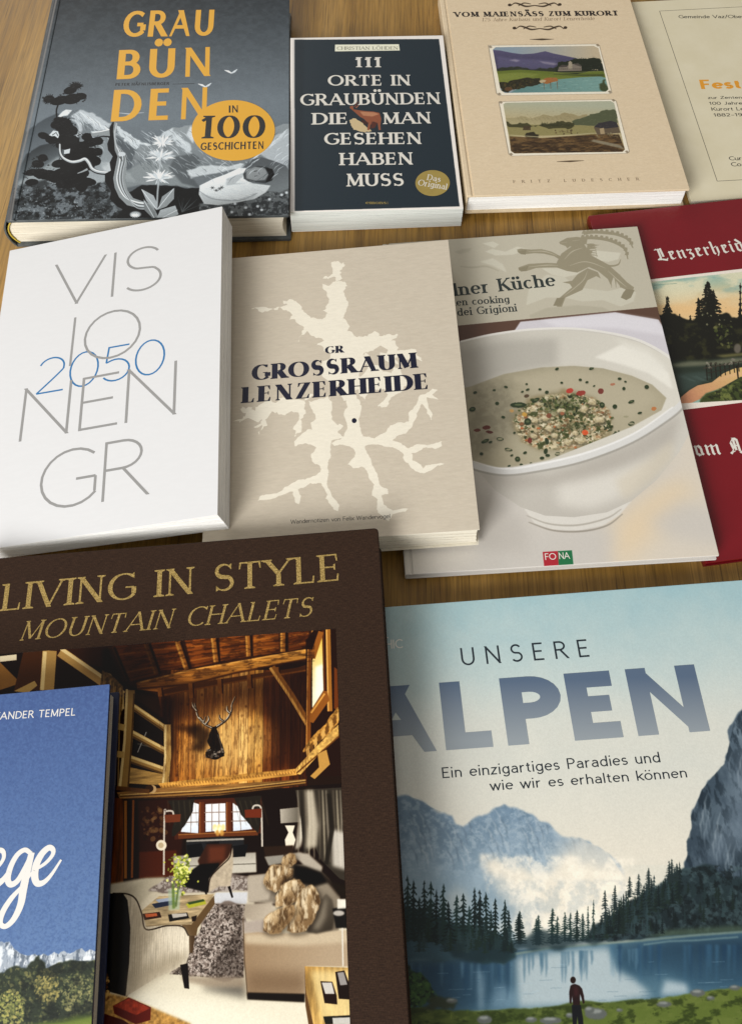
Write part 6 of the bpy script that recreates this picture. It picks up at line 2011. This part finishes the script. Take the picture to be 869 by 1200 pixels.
def arc_shell(name, fr, x0, y0, y1, t0, t1, bulge, th, mat, parent, n=14):
    """curved strip round the back of a book between depths t0 and t1"""
    V, F = [], []
    for i in range(n + 1):
        s_ = i / n
        d = t0 + (t1 - t0) * s_
        q = (1 - (2 * s_ - 1) ** 2)
        for o_ in (0, th):
            for v in (y0, y1):
                V.append(fr.P(x0 - bulge * q - o_, v, d))
    for i in range(n):
        a = i * 4
        F += [(a + 2, a + 3, a + 7, a + 6), (a, a + 4, a + 5, a + 1), (a, a + 2, a + 6, a + 4), (a + 1, a + 5, a + 7, a + 3)]
    F += [(0, 1, 3, 2), (n * 4, n * 4 + 2, n * 4 + 3, n * 4 + 1)]
    return mesh(name, V, F, mat, parent)


def book(key, label, cover_mat, edge_mat, page_mat, kind='hard', bt=.22, over=.3, uvrect=None, rc=.06, bev=.03, bulge=0.0,
         jit=.012, step=.07, seed=1, category='book', name='book', corners=None, spine_mat=None, fan=0.0, hollow=0.0, gap=.004, hinge=0.0):
    fr = FR[key]
    R_ = root(name, label, category, fr)
    x0, x1, y0, y1, t = fr.x0, fr.x1, fr.y0, fr.y1, fr.t
    if hinge:
        g0, g1 = x0 + hinge, x0 + hinge + .16
        slab('front_cover', fr, g1, x1, y0, y1, 0, bt, cover_mat, R_, rc, bev, (x0, x1, y0, y1), edge_mat, corners=[rc, .04, .04, rc])
        slab('spine_edge', fr, x0, g0, y0, y1, .01, bt + .02, cover_mat, R_, rc, .07, (x0, x1, y0, y1), edge_mat)
        slab('hinge_groove', fr, g0 - .05, g1 + .05, y0 + .01, y1 - .01, .085, bt - .01, cover_mat, R_, .02, .004, (x0, x1, y0, y1), edge_mat)
    else:
        slab('front_cover', fr, x0, x1, y0, y1, 0, bt, cover_mat, R_, rc, bev, uvrect or (x0, x1, y0, y1), edge_mat, corners=corners)
    slab('back_cover', fr, x0 + (.02 if kind == 'hard' else 0), x1, y0, y1, t - bt, t, edge_mat, R_, rc, bev * .5)
    sp = spine_mat or edge_mat
    if bulge:
        page_block(fr, x0 + .25, x1 - over, y0 + over, y1 - over, bt + .004, t - bt - .004, page_mat, R_, step, bulge, bulge * .6, jit, seed, 0, gap)
        arc_shell('spine', fr, x0 + .06, y0, y1, .02, t - .02, bulge, .12, sp, R_)
    else:
        page_block(fr, x0 + (.12 if kind == 'hard' else .03), x1 - over, y0 + over, y1 - over, bt + .004, t - bt - .004, page_mat, R_, step, 0,
                   hollow, jit, seed, fan, gap)
        w = .1 if kind == 'hard' else .028
        V = []
        for u in (x0 + .002, x0 + w):
            for v in (y0 + .01, y1 - .01):
                for d in (bt + .001, t - bt - .001):
                    V.append(fr.P(u, v, d))
        mesh('spine', V, [(0, 1, 3, 2), (4, 6, 7, 5), (0, 4, 5, 1), (2, 3, 7, 6), (0, 2, 6, 4), (1, 5, 7, 3)], sp, R_)
    return R_, fr


def disc(name, fr, c, ex, ey, lift, mat, parent, n=56, label=None, th=.012):
    """a flat round or oval printed seal with a real edge"""
    V = []
    c = np.array(c)
    for z in (lift, lift - th):
        for k in range(n):
            a = 2 * math.pi * k / n
            p = c + np.array(ex) * math.cos(a) + np.array(ey) * math.sin(a)
            V.append(fr.P(p[0], p[1], -z if z > 0 else .0))
    F = [tuple(range(n))] + [(k, k + n, (k + 1) % n + n, (k + 1) % n) for k in range(n)]
    o = mesh(name, V, F, mat, parent)
    if label:
        o['label'] = label
    return o


def oval(name, fr, view, cx, cy, rx, ry, lift, mat, parent, label=None):
    T = lambda x, y: fr.loc(x / view[2] + view[0], y / view[2] + view[1])
    c = T(cx, cy)
    ex = (T(cx + rx, cy) - T(cx - rx, cy)) / 2
    ey = (T(cx, cy - ry) - T(cx, cy + ry)) / 2
    return disc(name, fr, c, ex, ey, lift, mat, parent, label=label)


def pen(fr, parent, name, paths, mat, lift=.006, label=None):
    """brush strokes through photograph points, widths in cm"""
    ink = Ink(fr, lift)
    for k, (pts, w) in enumerate(paths):
        P = fr.locs(pts)
        w = np.interp(np.linspace(0, 1, len(P)), np.linspace(0, 1, len(w)), w)
        if len(P) > 2:
            P, w = smooth(P, w, 8)
        d = np.gradient(P, axis=0)
        d /= np.linalg.norm(d, axis=1, keepdims=True) + 1e-9
        n = np.stack([-d[:, 1], d[:, 0]], 1) * w[:, None] / 2
        # tiny climb along the stroke so that it may cross itself
        b = len(ink.v)
        for i, (p, q) in enumerate(zip(P + n, P - n)):
            z = lift + .0006 * k + .0015 * i / len(P)
            ink.v.append(tuple(fr.P(p[0], p[1], -z) * CM))
            ink.v.append(tuple(fr.P(q[0], q[1], -z) * CM))
        for i in range(len(P) - 1):
            a = b + 2 * i
            ink.f.append((a, a + 1, a + 3, a + 2))
    return ink_object(ink, name, mat, parent, label)


def V_(view, *pts):
    return [(x / view[2] + view[0], y / view[2] + view[1]) for x, y in pts]


def line_text(fr, parent, name, s, view, p0, p1, pt, style, mat, **k):
    a, b, c = V_(view, p0, p1, pt)
    return text(fr, parent, name, s, a, b, c, style, mat, **k)


# ------------------------------------------------------------------ table
def wood():
    m, nt, bs = new_mat('oiled_oak')
    tc = node(nt, 'ShaderNodeTexCoord')
    mp = node(nt, 'ShaderNodeMapping')
    mp.inputs['Rotation'].default_value = (0, 0, math.radians(2.5))
    nt.links.new(tc.outputs['Object'], mp.inputs['Vector'])

    def nz(sc, scale, det, rg, dist=0.0):
        s = node(nt, 'ShaderNodeMapping')
        s.inputs['Scale'].default_value = sc
        n = node(nt, 'ShaderNodeTexNoise')
        n.inputs['Scale'].default_value = scale
        n.inputs['Detail'].default_value = det
        n.inputs['Roughness'].default_value = rg
        n.inputs['Distortion'].default_value = dist
        nt.links.new(mp.outputs['Vector'], s.inputs['Vector'])
        nt.links.new(s.outputs['Vector'], n.inputs['Vector'])
        return n
    broad = nz((1, .06, 1), 28, 5, .55, .6)
    fine = nz((1, .03, 1), 420, 6, .7, .2)
    pores = nz((1, .022, 1), 900, 2, .5)
    col = ramp(nt, broad.outputs['Fac'], [(.28, '835e2a'), (.45, 'a77e38'), (.58, 'b68c45'), (.75, 'c69d58')])
    colf = ramp(nt, fine.outputs['Fac'], [(.3, '6f6f6f'), (.6, 'ffffff')])
    mx = node(nt, 'ShaderNodeMix', data_type='RGBA', blend_type='MULTIPLY')
    mx.inputs['Factor'].default_value = .62
    nt.links.new(col.outputs['Color'], mx.inputs['A'])
    nt.links.new(colf.outputs['Color'], mx.inputs['B'])
    broad.inputs['Distortion'].default_value = 1.1
    pr = ramp(nt, pores.outputs['Fac'], [(.3, '55514c'), (.42, 'ffffff')])
    mx2 = node(nt, 'ShaderNodeMix', data_type='RGBA', blend_type='MULTIPLY')
    mx2.inputs['Factor'].default_value = .55
    nt.links.new(mx.outputs['Result'], mx2.inputs['A'])
    nt.links.new(pr.outputs['Color'], mx2.inputs['B'])
    nt.links.new(mx2.outputs['Result'], bs.inputs['Base Color'])
    rr = node(nt, 'ShaderNodeMapRange')
    rr.inputs['To Min'].default_value = .38
    rr.inputs['To Max'].default_value = .55
    nt.links.new(fine.outputs['Fac'], rr.inputs['Value'])
    nt.links.new(rr.outputs['Result'], bs.inputs['Roughness'])
    bump(nt, bs, fine.outputs['Fac'], .25, .0006)
    return m


tx0, tx1, ty0, ty1 = -75, 75, -30, 130
vv = []
for z, i in ((-.3, 0), (0, .3)):
    vv += [(tx0 + i, ty0 + i, z), (tx1 - i, ty0 + i, z), (tx1 - i, ty1 - i, z), (tx0 + i, ty1 - i, z)]
vv += [(tx0, ty0, -3), (tx1, ty0, -3), (tx1, ty1, -3), (tx0, ty1, -3)]
tb = mesh('table_top', vv, [(4, 5, 6, 7), (0, 1, 5, 4), (1, 2, 6, 5), (2, 3, 7, 6), (3, 0, 4, 7), (8, 9, 1, 0), (9, 10, 2, 1),
                            (10, 11, 3, 2), (11, 8, 0, 3), (11, 10, 9, 8)], wood())
tb['kind'] = 'structure'

# ------------------------------------------------------------------ inks and papers
GAIN = 1.15
m_white = plain('white_ink', 'f2efe8', .5)
m_cream = plain('cream_ink', 'ebe7dc', .45)
m_black = plain('black_ink', '191a1c', .5)
m_navy = plain('navy_ink', '10142e', .4, spec=.4)
m_yellow = plain('yellow_ink', 'f3b52e', .5)
m_grey = plain('grey_ink', '9c9b99', .45)
m_blue = plain('blue_ink', '2f78b0', .45)
m_orange = plain('orange_ink', 'eba22c', .5)
m_brown = plain('brown_ink', '2b211a', .5)
m_sepia = plain('sepia_ink', '9b866c', .5)
m_slate = plain('slate_ink', '1f2a33', .45)
m_haze, nt_, bs_ = new_mat('alpine_blue_ink')
tc_ = node(nt_, 'ShaderNodeTexCoord')
sx_ = node(nt_, 'ShaderNodeSeparateXYZ')
nt_.links.new(tc_.outputs['Generated'], sx_.inputs[0])
r_ = ramp(nt_, sx_.outputs['Y'], [(.15, '99a2a8'), (.85, '5a6d85')])
nt_.links.new(r_.outputs['Color'], bs_.inputs['Base Color'])
bs_.inputs['Roughness'].default_value = .45
m_green = plain('dark_green_ink', '2b3533', .5)
m_seal = plain('gold_seal', 'a08a45', .4, 'b09a52', 80, spec=.5)
m_foil, nt_, bs_ = new_mat('gold_foil')
n_ = noise(nt_, 1400, 3, .7)
r_ = ramp(nt_, n_.outputs['Fac'], [(.35, '8a7034'), (.62, 'e0c078')])
nt_.links.new(r_.outputs['Color'], bs_.inputs['Base Color'])
bs_.inputs['Metallic'].default_value = .55
bs_.inputs['Roughness'].default_value = .42
bump(nt_, bs_, n_.outputs['Fac'], .5, .0005)

p_white = paper('white_page_edges', 'f4f3ef', 'cfccc4')
p_cream = paper('cream_page_edges', 'ebe4d2', 'b9ae98')
p_cool = paper('cool_page_edges', 'e3e6e0', 'adb1aa')
p_grey = paper('grey_page_edges', 'c9c2b2', '8d8473')

# ------------------------------------------------------------------ the books
# Graubünden in 100 stories
fr = FR['graub']
mt = printed('graubuenden_cover_print', paint_graub(fr), .5, .22, .12, gain=GAIN)
e_ = plain('dark_grey_cover_board', '3c4143', .5, '5a6062', 120)
R_, fr = book('graub', 'large hardback with a black and white alpine painting and big yellow title', mt, e_, p_cream, 'hard', .24, .3,
              bulge=.45, jit=.02, step=.1, seed=3, rc=.1, hinge=.62, gap=.01)
arc_shell('headband', fr, fr.x0 + .3, fr.y0 + .16, fr.y0 + .3, .26, fr.t - .2, .52, .09, plain('yellow_headband', 'b59a2e', .6, 'd8c04a', 900), R_)
v1 = (0, 0, 2.483)
line_text(fr, R_, 'title_lettering', 'GRAU', v1, (357, 108), (618, 104), (437, 31), 'cond', m_yellow)
line_text(fr, R_, 'title_lettering', 'BÜN', v1, (340, 231), (613, 221), (350, 146), 'cond', m_yellow, wx=.66)
line_text(fr, R_, 'title_lettering', 'DEN', v1, (323, 354), (604, 345), (334, 262), 'cond', m_yellow, wx=.66)
line_text(fr, R_, 'author_lettering', 'PETER HÄFNLISBERGER', v1, (336, 250), (492, 247), (337, 242), 'cond', m_black)
pen(fr, R_, 'author_rule', [(V_(v1, (502, 245), (566, 243)), (.05, .05))], m_black)
oval('yellow_badge', fr, v1, 679, 378, 121, 88, .03, m_yellow, R_, 'oval yellow badge with black lettering')
line_text(fr, R_, 'badge_lettering', 'IN', v1, (666, 329), (693, 328), (667, 308), 'cond', m_black, lift=.034)
line_text(fr, R_, 'badge_lettering', '100', v1, (582, 404), (768, 402), (588, 338), 'didone', m_black, lift=.034, over=dict(S=.19, serif=.1))
line_text(fr, R_, 'badge_lettering', 'GESCHICHTEN', v1, (584, 438), (767, 434), (586, 416), 'cond', m_black, lift=.034)

# 111 places
fr = FR['orte']
mt = printed('dark_blue_cover_print', paint_orte(fr), .4, .3, .08, gain=GAIN)
e_ = plain('white_cover_paper', 'efeae2', .5)
R_, fr = book('orte', 'dark blue paperback with white border and a small chamois in the title', mt, e_, p_cool, 'soft', .05, .01, rc=.05,
              bev=.02, jit=.015, seed=5, gap=.007)
v2 = (330, 20, 3.778)
for s, a, b, c in (('111', (325, 222), (438, 222), (330, 178)), ('ORTE IN', (207, 304), (567, 303), (300, 257)),
                   ('GRAUBÜNDEN', (84, 392), (700, 385), (150, 340)), ('DIE', (138, 476), (290, 474), (150, 425)),
                   ('MAN', (452, 474), (658, 471), (480, 423)), ('GESEHEN', (190, 565), (616, 562), (250, 513)),
                   ('HABEN', (260, 656), (578, 653), (270, 602)), ('MUSS', (290, 750), (538, 747), (300, 694))):
    line_text(fr, R_, 'title_lettering', s, v2, a, b, c, 'roman_bold', m_cream)
line_text(fr, R_, 'author_lettering', 'CHRISTIAN LÖHDEN', v2, (245, 145), (513, 144), (250, 131), 'roman', plain('faint_grey_ink', '8a8a78', .5))
line_text(fr, R_, 'publisher_lettering', 'emons:', v2, (372, 828), (470, 828), (374, 814), 'roman', m_seal)
oval('gold_seal', fr, v2, 667, 735, 76, 57, .02, m_seal, R_, 'round gold seal with cream lettering')
line_text(fr, R_, 'seal_lettering', 'Das', v2, (642, 722), (700, 731), (647, 697), 'roman', m_cream, lift=.024)
line_text(fr, R_, 'seal_lettering', 'Original', v2, (602, 745), (727, 765), (612, 720), 'roman', m_cream, lift=.024)

# history of the resort
fr = FR['kurort']
mt = printed('beige_cover_print', paint_kurort(fr), .6, .35, .2, 500, gain=GAIN)
e_ = plain('beige_cover_board', 'dccaac', .6, 'd2be9c', 200)
R_, fr = book('kurort', 'beige hardback with two small coloured landscape pictures one above the other', mt, e_, p_white, 'hard', .16, .2,
              jit=.01, seed=6, step=.05, rc=.08, hinge=.42)
v3 = (520, 0, 3.621)
line_text(fr, R_, 'title_lettering', 'VOM MAIENSÄSS ZUM KURORT', v3, (44, 72), (740, 66), (60, 51), 'fat', m_brown)
line_text(fr, R_, 'subtitle_lettering', '125 Jahre Kurhaus und Kurort Lenzerheide', v3, (160, 91), (637, 85), (160, 77), 'roman', m_sepia, over=dict(slant=.2))
line_text(fr, R_, 'author_lettering', 'FRITZ LUDESCHER', (520, 180, 2.49), (202, 86), (568, 78), (202, 78), 'roman_bold', m_sepia, wx=.9)

# festival booklet
fr = FR['fest']
e_ = plain('ivory_booklet_cover', 'e9e0c3', .62, 'e2d8b8', 40, bstr=.2)
R_, fr = book('fest', 'thin ivory booklet with an orange heading inside a ruled border', e_, e_, p_cream, 'soft', .03, .02, rc=.08, bev=.012,
              jit=.01, seed=8, category='booklet', name='booklet')
v4 = (760, 0, 4.8)
line_text(fr, R_, 'municipality_lettering', 'Gemeinde Vaz/Obervaz', v4, (168, 103), (519, 102), (170, 85), 'sans', m_black, i1=15)
line_text(fr, R_, 'heading_lettering', 'Festschrift', v4, (294, 501), (521, 497), (290, 449), 'heavy', m_orange, i1=3)
line_text(fr, R_, 'subheading_lettering', 'zur Zentenarfeier', v4, (332, 557), (522, 555), (404, 541), 'sans', m_black, i1=9)
line_text(fr, R_, 'subheading_lettering', '100 Jahre', v4, (340, 590), (524, 588), (343, 573), 'sans', m_black)
line_text(fr, R_, 'subheading_lettering', 'Kurort Lenzerheide', v4, (352, 623), (511, 621), (354, 604), 'sans', m_black, i1=7)
line_text(fr, R_, 'subheading_lettering', '1882-1982', v4, (365, 656), (524, 654), (368, 638), 'sans', m_black, i1=6)
line_text(fr, R_, 'publisher_lettering', 'Cur', v4, (452, 902), (521, 901), (456, 880), 'sans', m_black)
line_text(fr, R_, 'publisher_lettering', 'Co', v4, (464, 936), (519, 935), (468, 913), 'sans', m_black)
hw, hh = 13.993 / 2, 21.7793 / 2
ink = Ink(fr, .004)
for k, (a, b) in enumerate((((-hw, hh), (11.0, hh)), ((-hw, -hh), (11.0, -hh)))):
    ink.quad([(a[0], a[1] - .02), (b[0], b[1] - .02), (b[0], b[1] + .02), (a[0], a[1] + .02)], k)
ink.quad([(-hw - .02, -hh), (-hw + .02, -hh), (-hw + .02, hh), (-hw - .02, hh)], 2)
ink_object(ink, 'ruled_border', m_brown, R_)

# red Lenzerheide book
fr = FR['rot']
m_red = plain('wine_red_laminate', '780c18', .3, '82101c', 15, spec=.5, bstr=.04, coat=.1)
R_, fr = book('rot', 'glossy wine red hardback with white blackletter lettering and an old forest view', m_red, m_red, p_grey, 'hard', .16, .25,
              jit=.01, seed=9, rc=.08)
cv = paint_rot(fr)
mt = printed('forest_postcard_print', cv, .35, .5, .05, gain=GAIN)
slab('cover_picture', fr, cv.x0 + .01, cv.x1 - .01, cv.y0, cv.y1, -.006, .03, mt, R_, .01, .002, (cv.x0, cv.x1, cv.y0, cv.y1))
v5, v5b = (740, 230, 6.317), (740, 400, 6.0)
line_text(fr, R_, 'title_lettering', 'Lenzerheide', v5, (190, 482), (842, 402), (180, 388), 'black', m_cream, i1=9)
line_text(fr, R_, 'subtitle_lettering', 'vom Alpendorf', v5b, (447, 808), (806, 782), (742, 676), 'black', m_cream, i0=1, i1=4)

# cookbook
fr = FR['kueche']
mt = printed('soup_cover_print', paint_kueche(fr), .33, .5, .06, gain=GAIN, coat=.1)
e_ = plain('white_laminated_board', 'd9d5cf', .35)
R_, fr = book('kueche', 'cookbook with a white bowl of herb soup under a beige band with an ibex', mt, e_, p_grey, 'hard', .14, .28,
              jit=.008, seed=10, rc=.06, hinge=.34)
v6, v6b = (520, 250, 3.342), (450, 230, 2.074)
line_text(fr, R_, 'title_lettering', 'Bündner Küche', v6, (64, 322), (437, 284), (204, 257), 'roman_bold', m_green, i0=4, over=dict(S=.2, H=.075, gap=.17))
line_text(fr, R_, 'subtitle_lettering', 'Graubünden cooking', v6, (50, 362), (256, 349), (180, 326), 'roman_bold', m_green, i0=8, over=dict(S=.19, H=.085, gap=.17))
line_text(fr, R_, 'subtitle_lettering', 'Cucina dei Grigioni', v6, (54, 402), (285, 384), (122, 367), 'roman_bold', m_green, i0=7, over=dict(S=.19, H=.085, gap=.17))
line_text(fr, R_, 'publisher_lettering', 'FO', v6b, (391, 884), (417, 883), (391, 868), 'sans', m_cream)
line_text(fr, R_, 'publisher_lettering', 'NA', v6b, (425, 882), (450, 881), (424, 866), 'sans', m_cream)

# Grossraum
fr = FR['gross']
mt = printed('grey_beige_cover_print', paint_gross(fr), .6, .3, .2, 420, (1, 1, 1), gain=GAIN)
e_ = plain('pale_cover_card', 'e6e0cf', .6, 'd9d2be', 150)
R_, fr = book('gross', 'greige softcover with a white branching valley map and bold navy lettering', mt, e_, p_cream, 'soft', .06, .16, jit=.03,
              seed=11, step=.2, rc=.04, bev=.015, gap=.022)
v7, v7b = (270, 370, 3.476), (260, 270, 2.803)
line_text(fr, R_, 'title_lettering', 'GR', v7, (386, 155), (459, 150), (421, 124), 'didone', m_navy)
line_text(fr, R_, 'title_lettering', 'GROSSRAUM', v7, (88, 264), (758, 212), (168, 196), 'didone', m_navy)
line_text(fr, R_, 'title_lettering', 'LENZERHEIDE', v7, (48, 356), (809, 298), (49, 292), 'didone', m_navy)
line_text(fr, R_, 'author_lettering', 'Wandernotizen von Felix Wandervogel', v7b, (226, 964), (552, 945), (228, 950), 'sans', m_black, over=dict(S=.1, H=.09))
oval('map_dot', fr, v7b, 434, 625, 8, 8, .01, m_navy, R_)

# Visionen
fr = FR['vision']
cv = Canvas(fr, fr.x0, fr.x1, fr.y0, fr.y1, 40, 'd8d8d8')
cv.mottle([(-100, 200), (300, 200), (300, 700), (-100, 700)], 'dcdcdc', .25, 6, .5, 4, 1, (4, 1))
mt = printed('white_cover_card', cv, .55, .3, .04, 600, gain=GAIN)
e_ = plain('white_card', 'e8e6e0', .6)
R_, fr = book('vision', 'white softcover with thin grey capitals and blue figures, leaning on its neighbours', mt, e_, p_white, 'soft', .06, .012, jit=.012,
              seed=12, rc=.06, bev=.02)
v8 = (0, 230, 2.79)
line_text(fr, R_, 'year_lettering', '2050', v8, (121, 649), (532, 578), (357, 493), 'thin', m_blue, lift=.004)
for s, a, b, c in (('VIS', (178, 366), (517, 299), (195, 222)), ('IO', (219, 557), (446, 516), (243, 397)), ('NEN', (62, 803), (573, 713), (90, 628)),
                   ('GR', (128, 1034), (470, 977), (357, 803))):
    line_text(fr, R_, 'title_lettering', s, v8, a, b, c, 'thin', m_grey, lift=.007, wx=.97 if s == 'IO' else None)

# Unsere Alpen
fr = FR['alpen']
mt = printed('alpine_lake_cover_print', paint_alpen(fr), .34, .35, .08, 700, gain=GAIN, coat=.05)
e_ = plain('blue_grey_board', '7d949b', .45, '8fa3a8', 60)
R_, fr = book('alpen', 'large hardback with a mountain lake, hiker and wide blue capitals', mt, e_, p_white, 'hard', .24, .3, jit=.01, seed=13, rc=.1)
v9 = (430, 660, 1.98)
line_text(fr, R_, 'title_lettering', 'UNSERE', v9, (220, 238), (515, 217), (217, 197), 'light', m_slate, wx=.98)
line_text(fr, R_, 'title_lettering', 'ALPEN', v9, (184, 434), (794, 389), (172, 277), 'bold', m_haze, i0=1)
line_text(fr, R_, 'subtitle_lettering', 'Ein einzigartiges Paradies und', v9, (175, 499), (680, 462), (174, 474), 'light', m_slate, over=dict(S=.115, H=.1))
line_text(fr, R_, 'subtitle_lettering', 'wie wir es erhalten können', v9, (287, 528), (742, 497), (541, 487), 'light', m_slate, over=dict(S=.115, H=.1))
line_text(fr, R_, 'publisher_lettering', 'NATIONAL', v9, (-62, 182), (49, 174), (42, 154), 'sans', m_cream)
line_text(fr, R_, 'publisher_lettering', 'GEOGRAPHIC', v9, (42, 199), (82, 197), (43, 178), 'sans', m_cream, i0=7)

# Living in style: brown cloth with a mounted photograph
fr = FR['chalet']
m_cloth, nt_, bs_ = new_mat('brown_book_cloth')
w1 = noise(nt_, 1, 2, .5, (260, 3200, 1))
w2 = noise(nt_, 1, 2, .5, (3200, 700, 1))
mxx = node(nt_, 'ShaderNodeMath', operation='ADD')
nt_.links.new(w1.outputs['Fac'], mxx.inputs[0])
nt_.links.new(w2.outputs['Fac'], mxx.inputs[1])
mh = node(nt_, 'ShaderNodeMath', operation='MULTIPLY')
mh.inputs[1].default_value = .5
nt_.links.new(mxx.outputs[0], mh.inputs[0])
rp = ramp(nt_, mh.outputs[0], [(.36, '25160d'), (.5, '322014'), (.64, '412d1f')])
nt_.links.new(rp.outputs['Color'], bs_.inputs['Base Color'])
bs_.inputs['Roughness'].default_value = .75
bs_.inputs['Specular IOR Level'].default_value = .2
bs_.inputs['Sheen Weight'].default_value = .03
bump(nt_, bs_, mh.outputs[0], .16, .0006)
R_, fr = book('chalet', 'big brown cloth-bound book with gold foil title and a chalet interior photograph', m_cloth, m_cloth, p_white, 'hard', .3, .35,
              jit=.01, seed=14, rc=.25, bev=.06)
cv = paint_chalet(fr)
mt = printed('chalet_interior_print', cv, .3, .3, .04, gain=GAIN, coat=.12)
slab('cover_photograph', fr, cv.x0, cv.x1, cv.y0, cv.y1, -.014, .03, mt, R_, .01, .006, (cv.x0, cv.x1, cv.y0, cv.y1))
v10 = (0, 630, 2.069)
line_text(fr, R_, 'title_lettering', 'LIVING IN STYLE', v10, (6, 178), (821, 104), (12, 113), 'roman', m_foil, lift=.012)
line_text(fr, R_, 'subtitle_lettering', 'MOUNTAIN CHALETS', v10, (50, 250), (752, 191), (74, 202), 'italic', m_foil, lift=.012)

# small blue hiking book
fr = FR['wege']
mt = printed('blue_sky_cover_print', paint_wege(fr), .5, .4, .3, 700, gain=GAIN)
e_ = plain('navy_board', '171f3a', .45, '1e2848', 80)
R_, fr = book('wege', 'blue hardback lying on the brown book, with white brush script over trees and peaks', mt, e_, p_grey, 'hard', .2, .28,
              jit=.008, seed=15, rc=.06)
v11, v12 = (0, 780, 2.857), (0, 900, 4.0)
line_text(fr, R_, 'author_lettering', 'ALEXANDER TEMPEL', v11, (2, 181), (252, 167), (127, 149), 'sans', m_white, i0=4, over=dict(S=.13, gap=.2))
g1 = V_(v12, (148, 402), (118, 384), (82, 408), (52, 462), (38, 520), (52, 546), (84, 528), (118, 470), (146, 412))
g2 = V_(v12, (150, 396), (132, 470), (112, 560), (98, 640), (66, 708), (28, 742), (4, 728), (14, 676), (54, 612), (104, 556), (132, 516), (162, 478))
g3 = V_(v12, (160, 480), (212, 448), (246, 410), (250, 384), (230, 374), (198, 402), (172, 452), (164, 506), (176, 540), (206, 536), (242, 500), (288, 430))
g4 = V_(v12, (-60, 490), (-10, 464), (18, 424), (16, 392), (-6, 388), (-38, 424), (-56, 480), (-50, 530), (-20, 546), (16, 524), (44, 486))
g5 = V_(v12, (-330, 400), (-310, 540), (-262, 430), (-230, 540), (-170, 400), (-130, 470), (-60, 490))
pen(fr, R_, 'title_lettering', [(g1, (.2, .3, .22)), (g2, (.3, .4, .3, .2, .3, .16, .12)), (g3, (.14, .2, .3, .38, .26, .1)),
                               (g4, (.14, .2, .3, .38, .2)), (g5, (.2, .35, .15))], m_white)
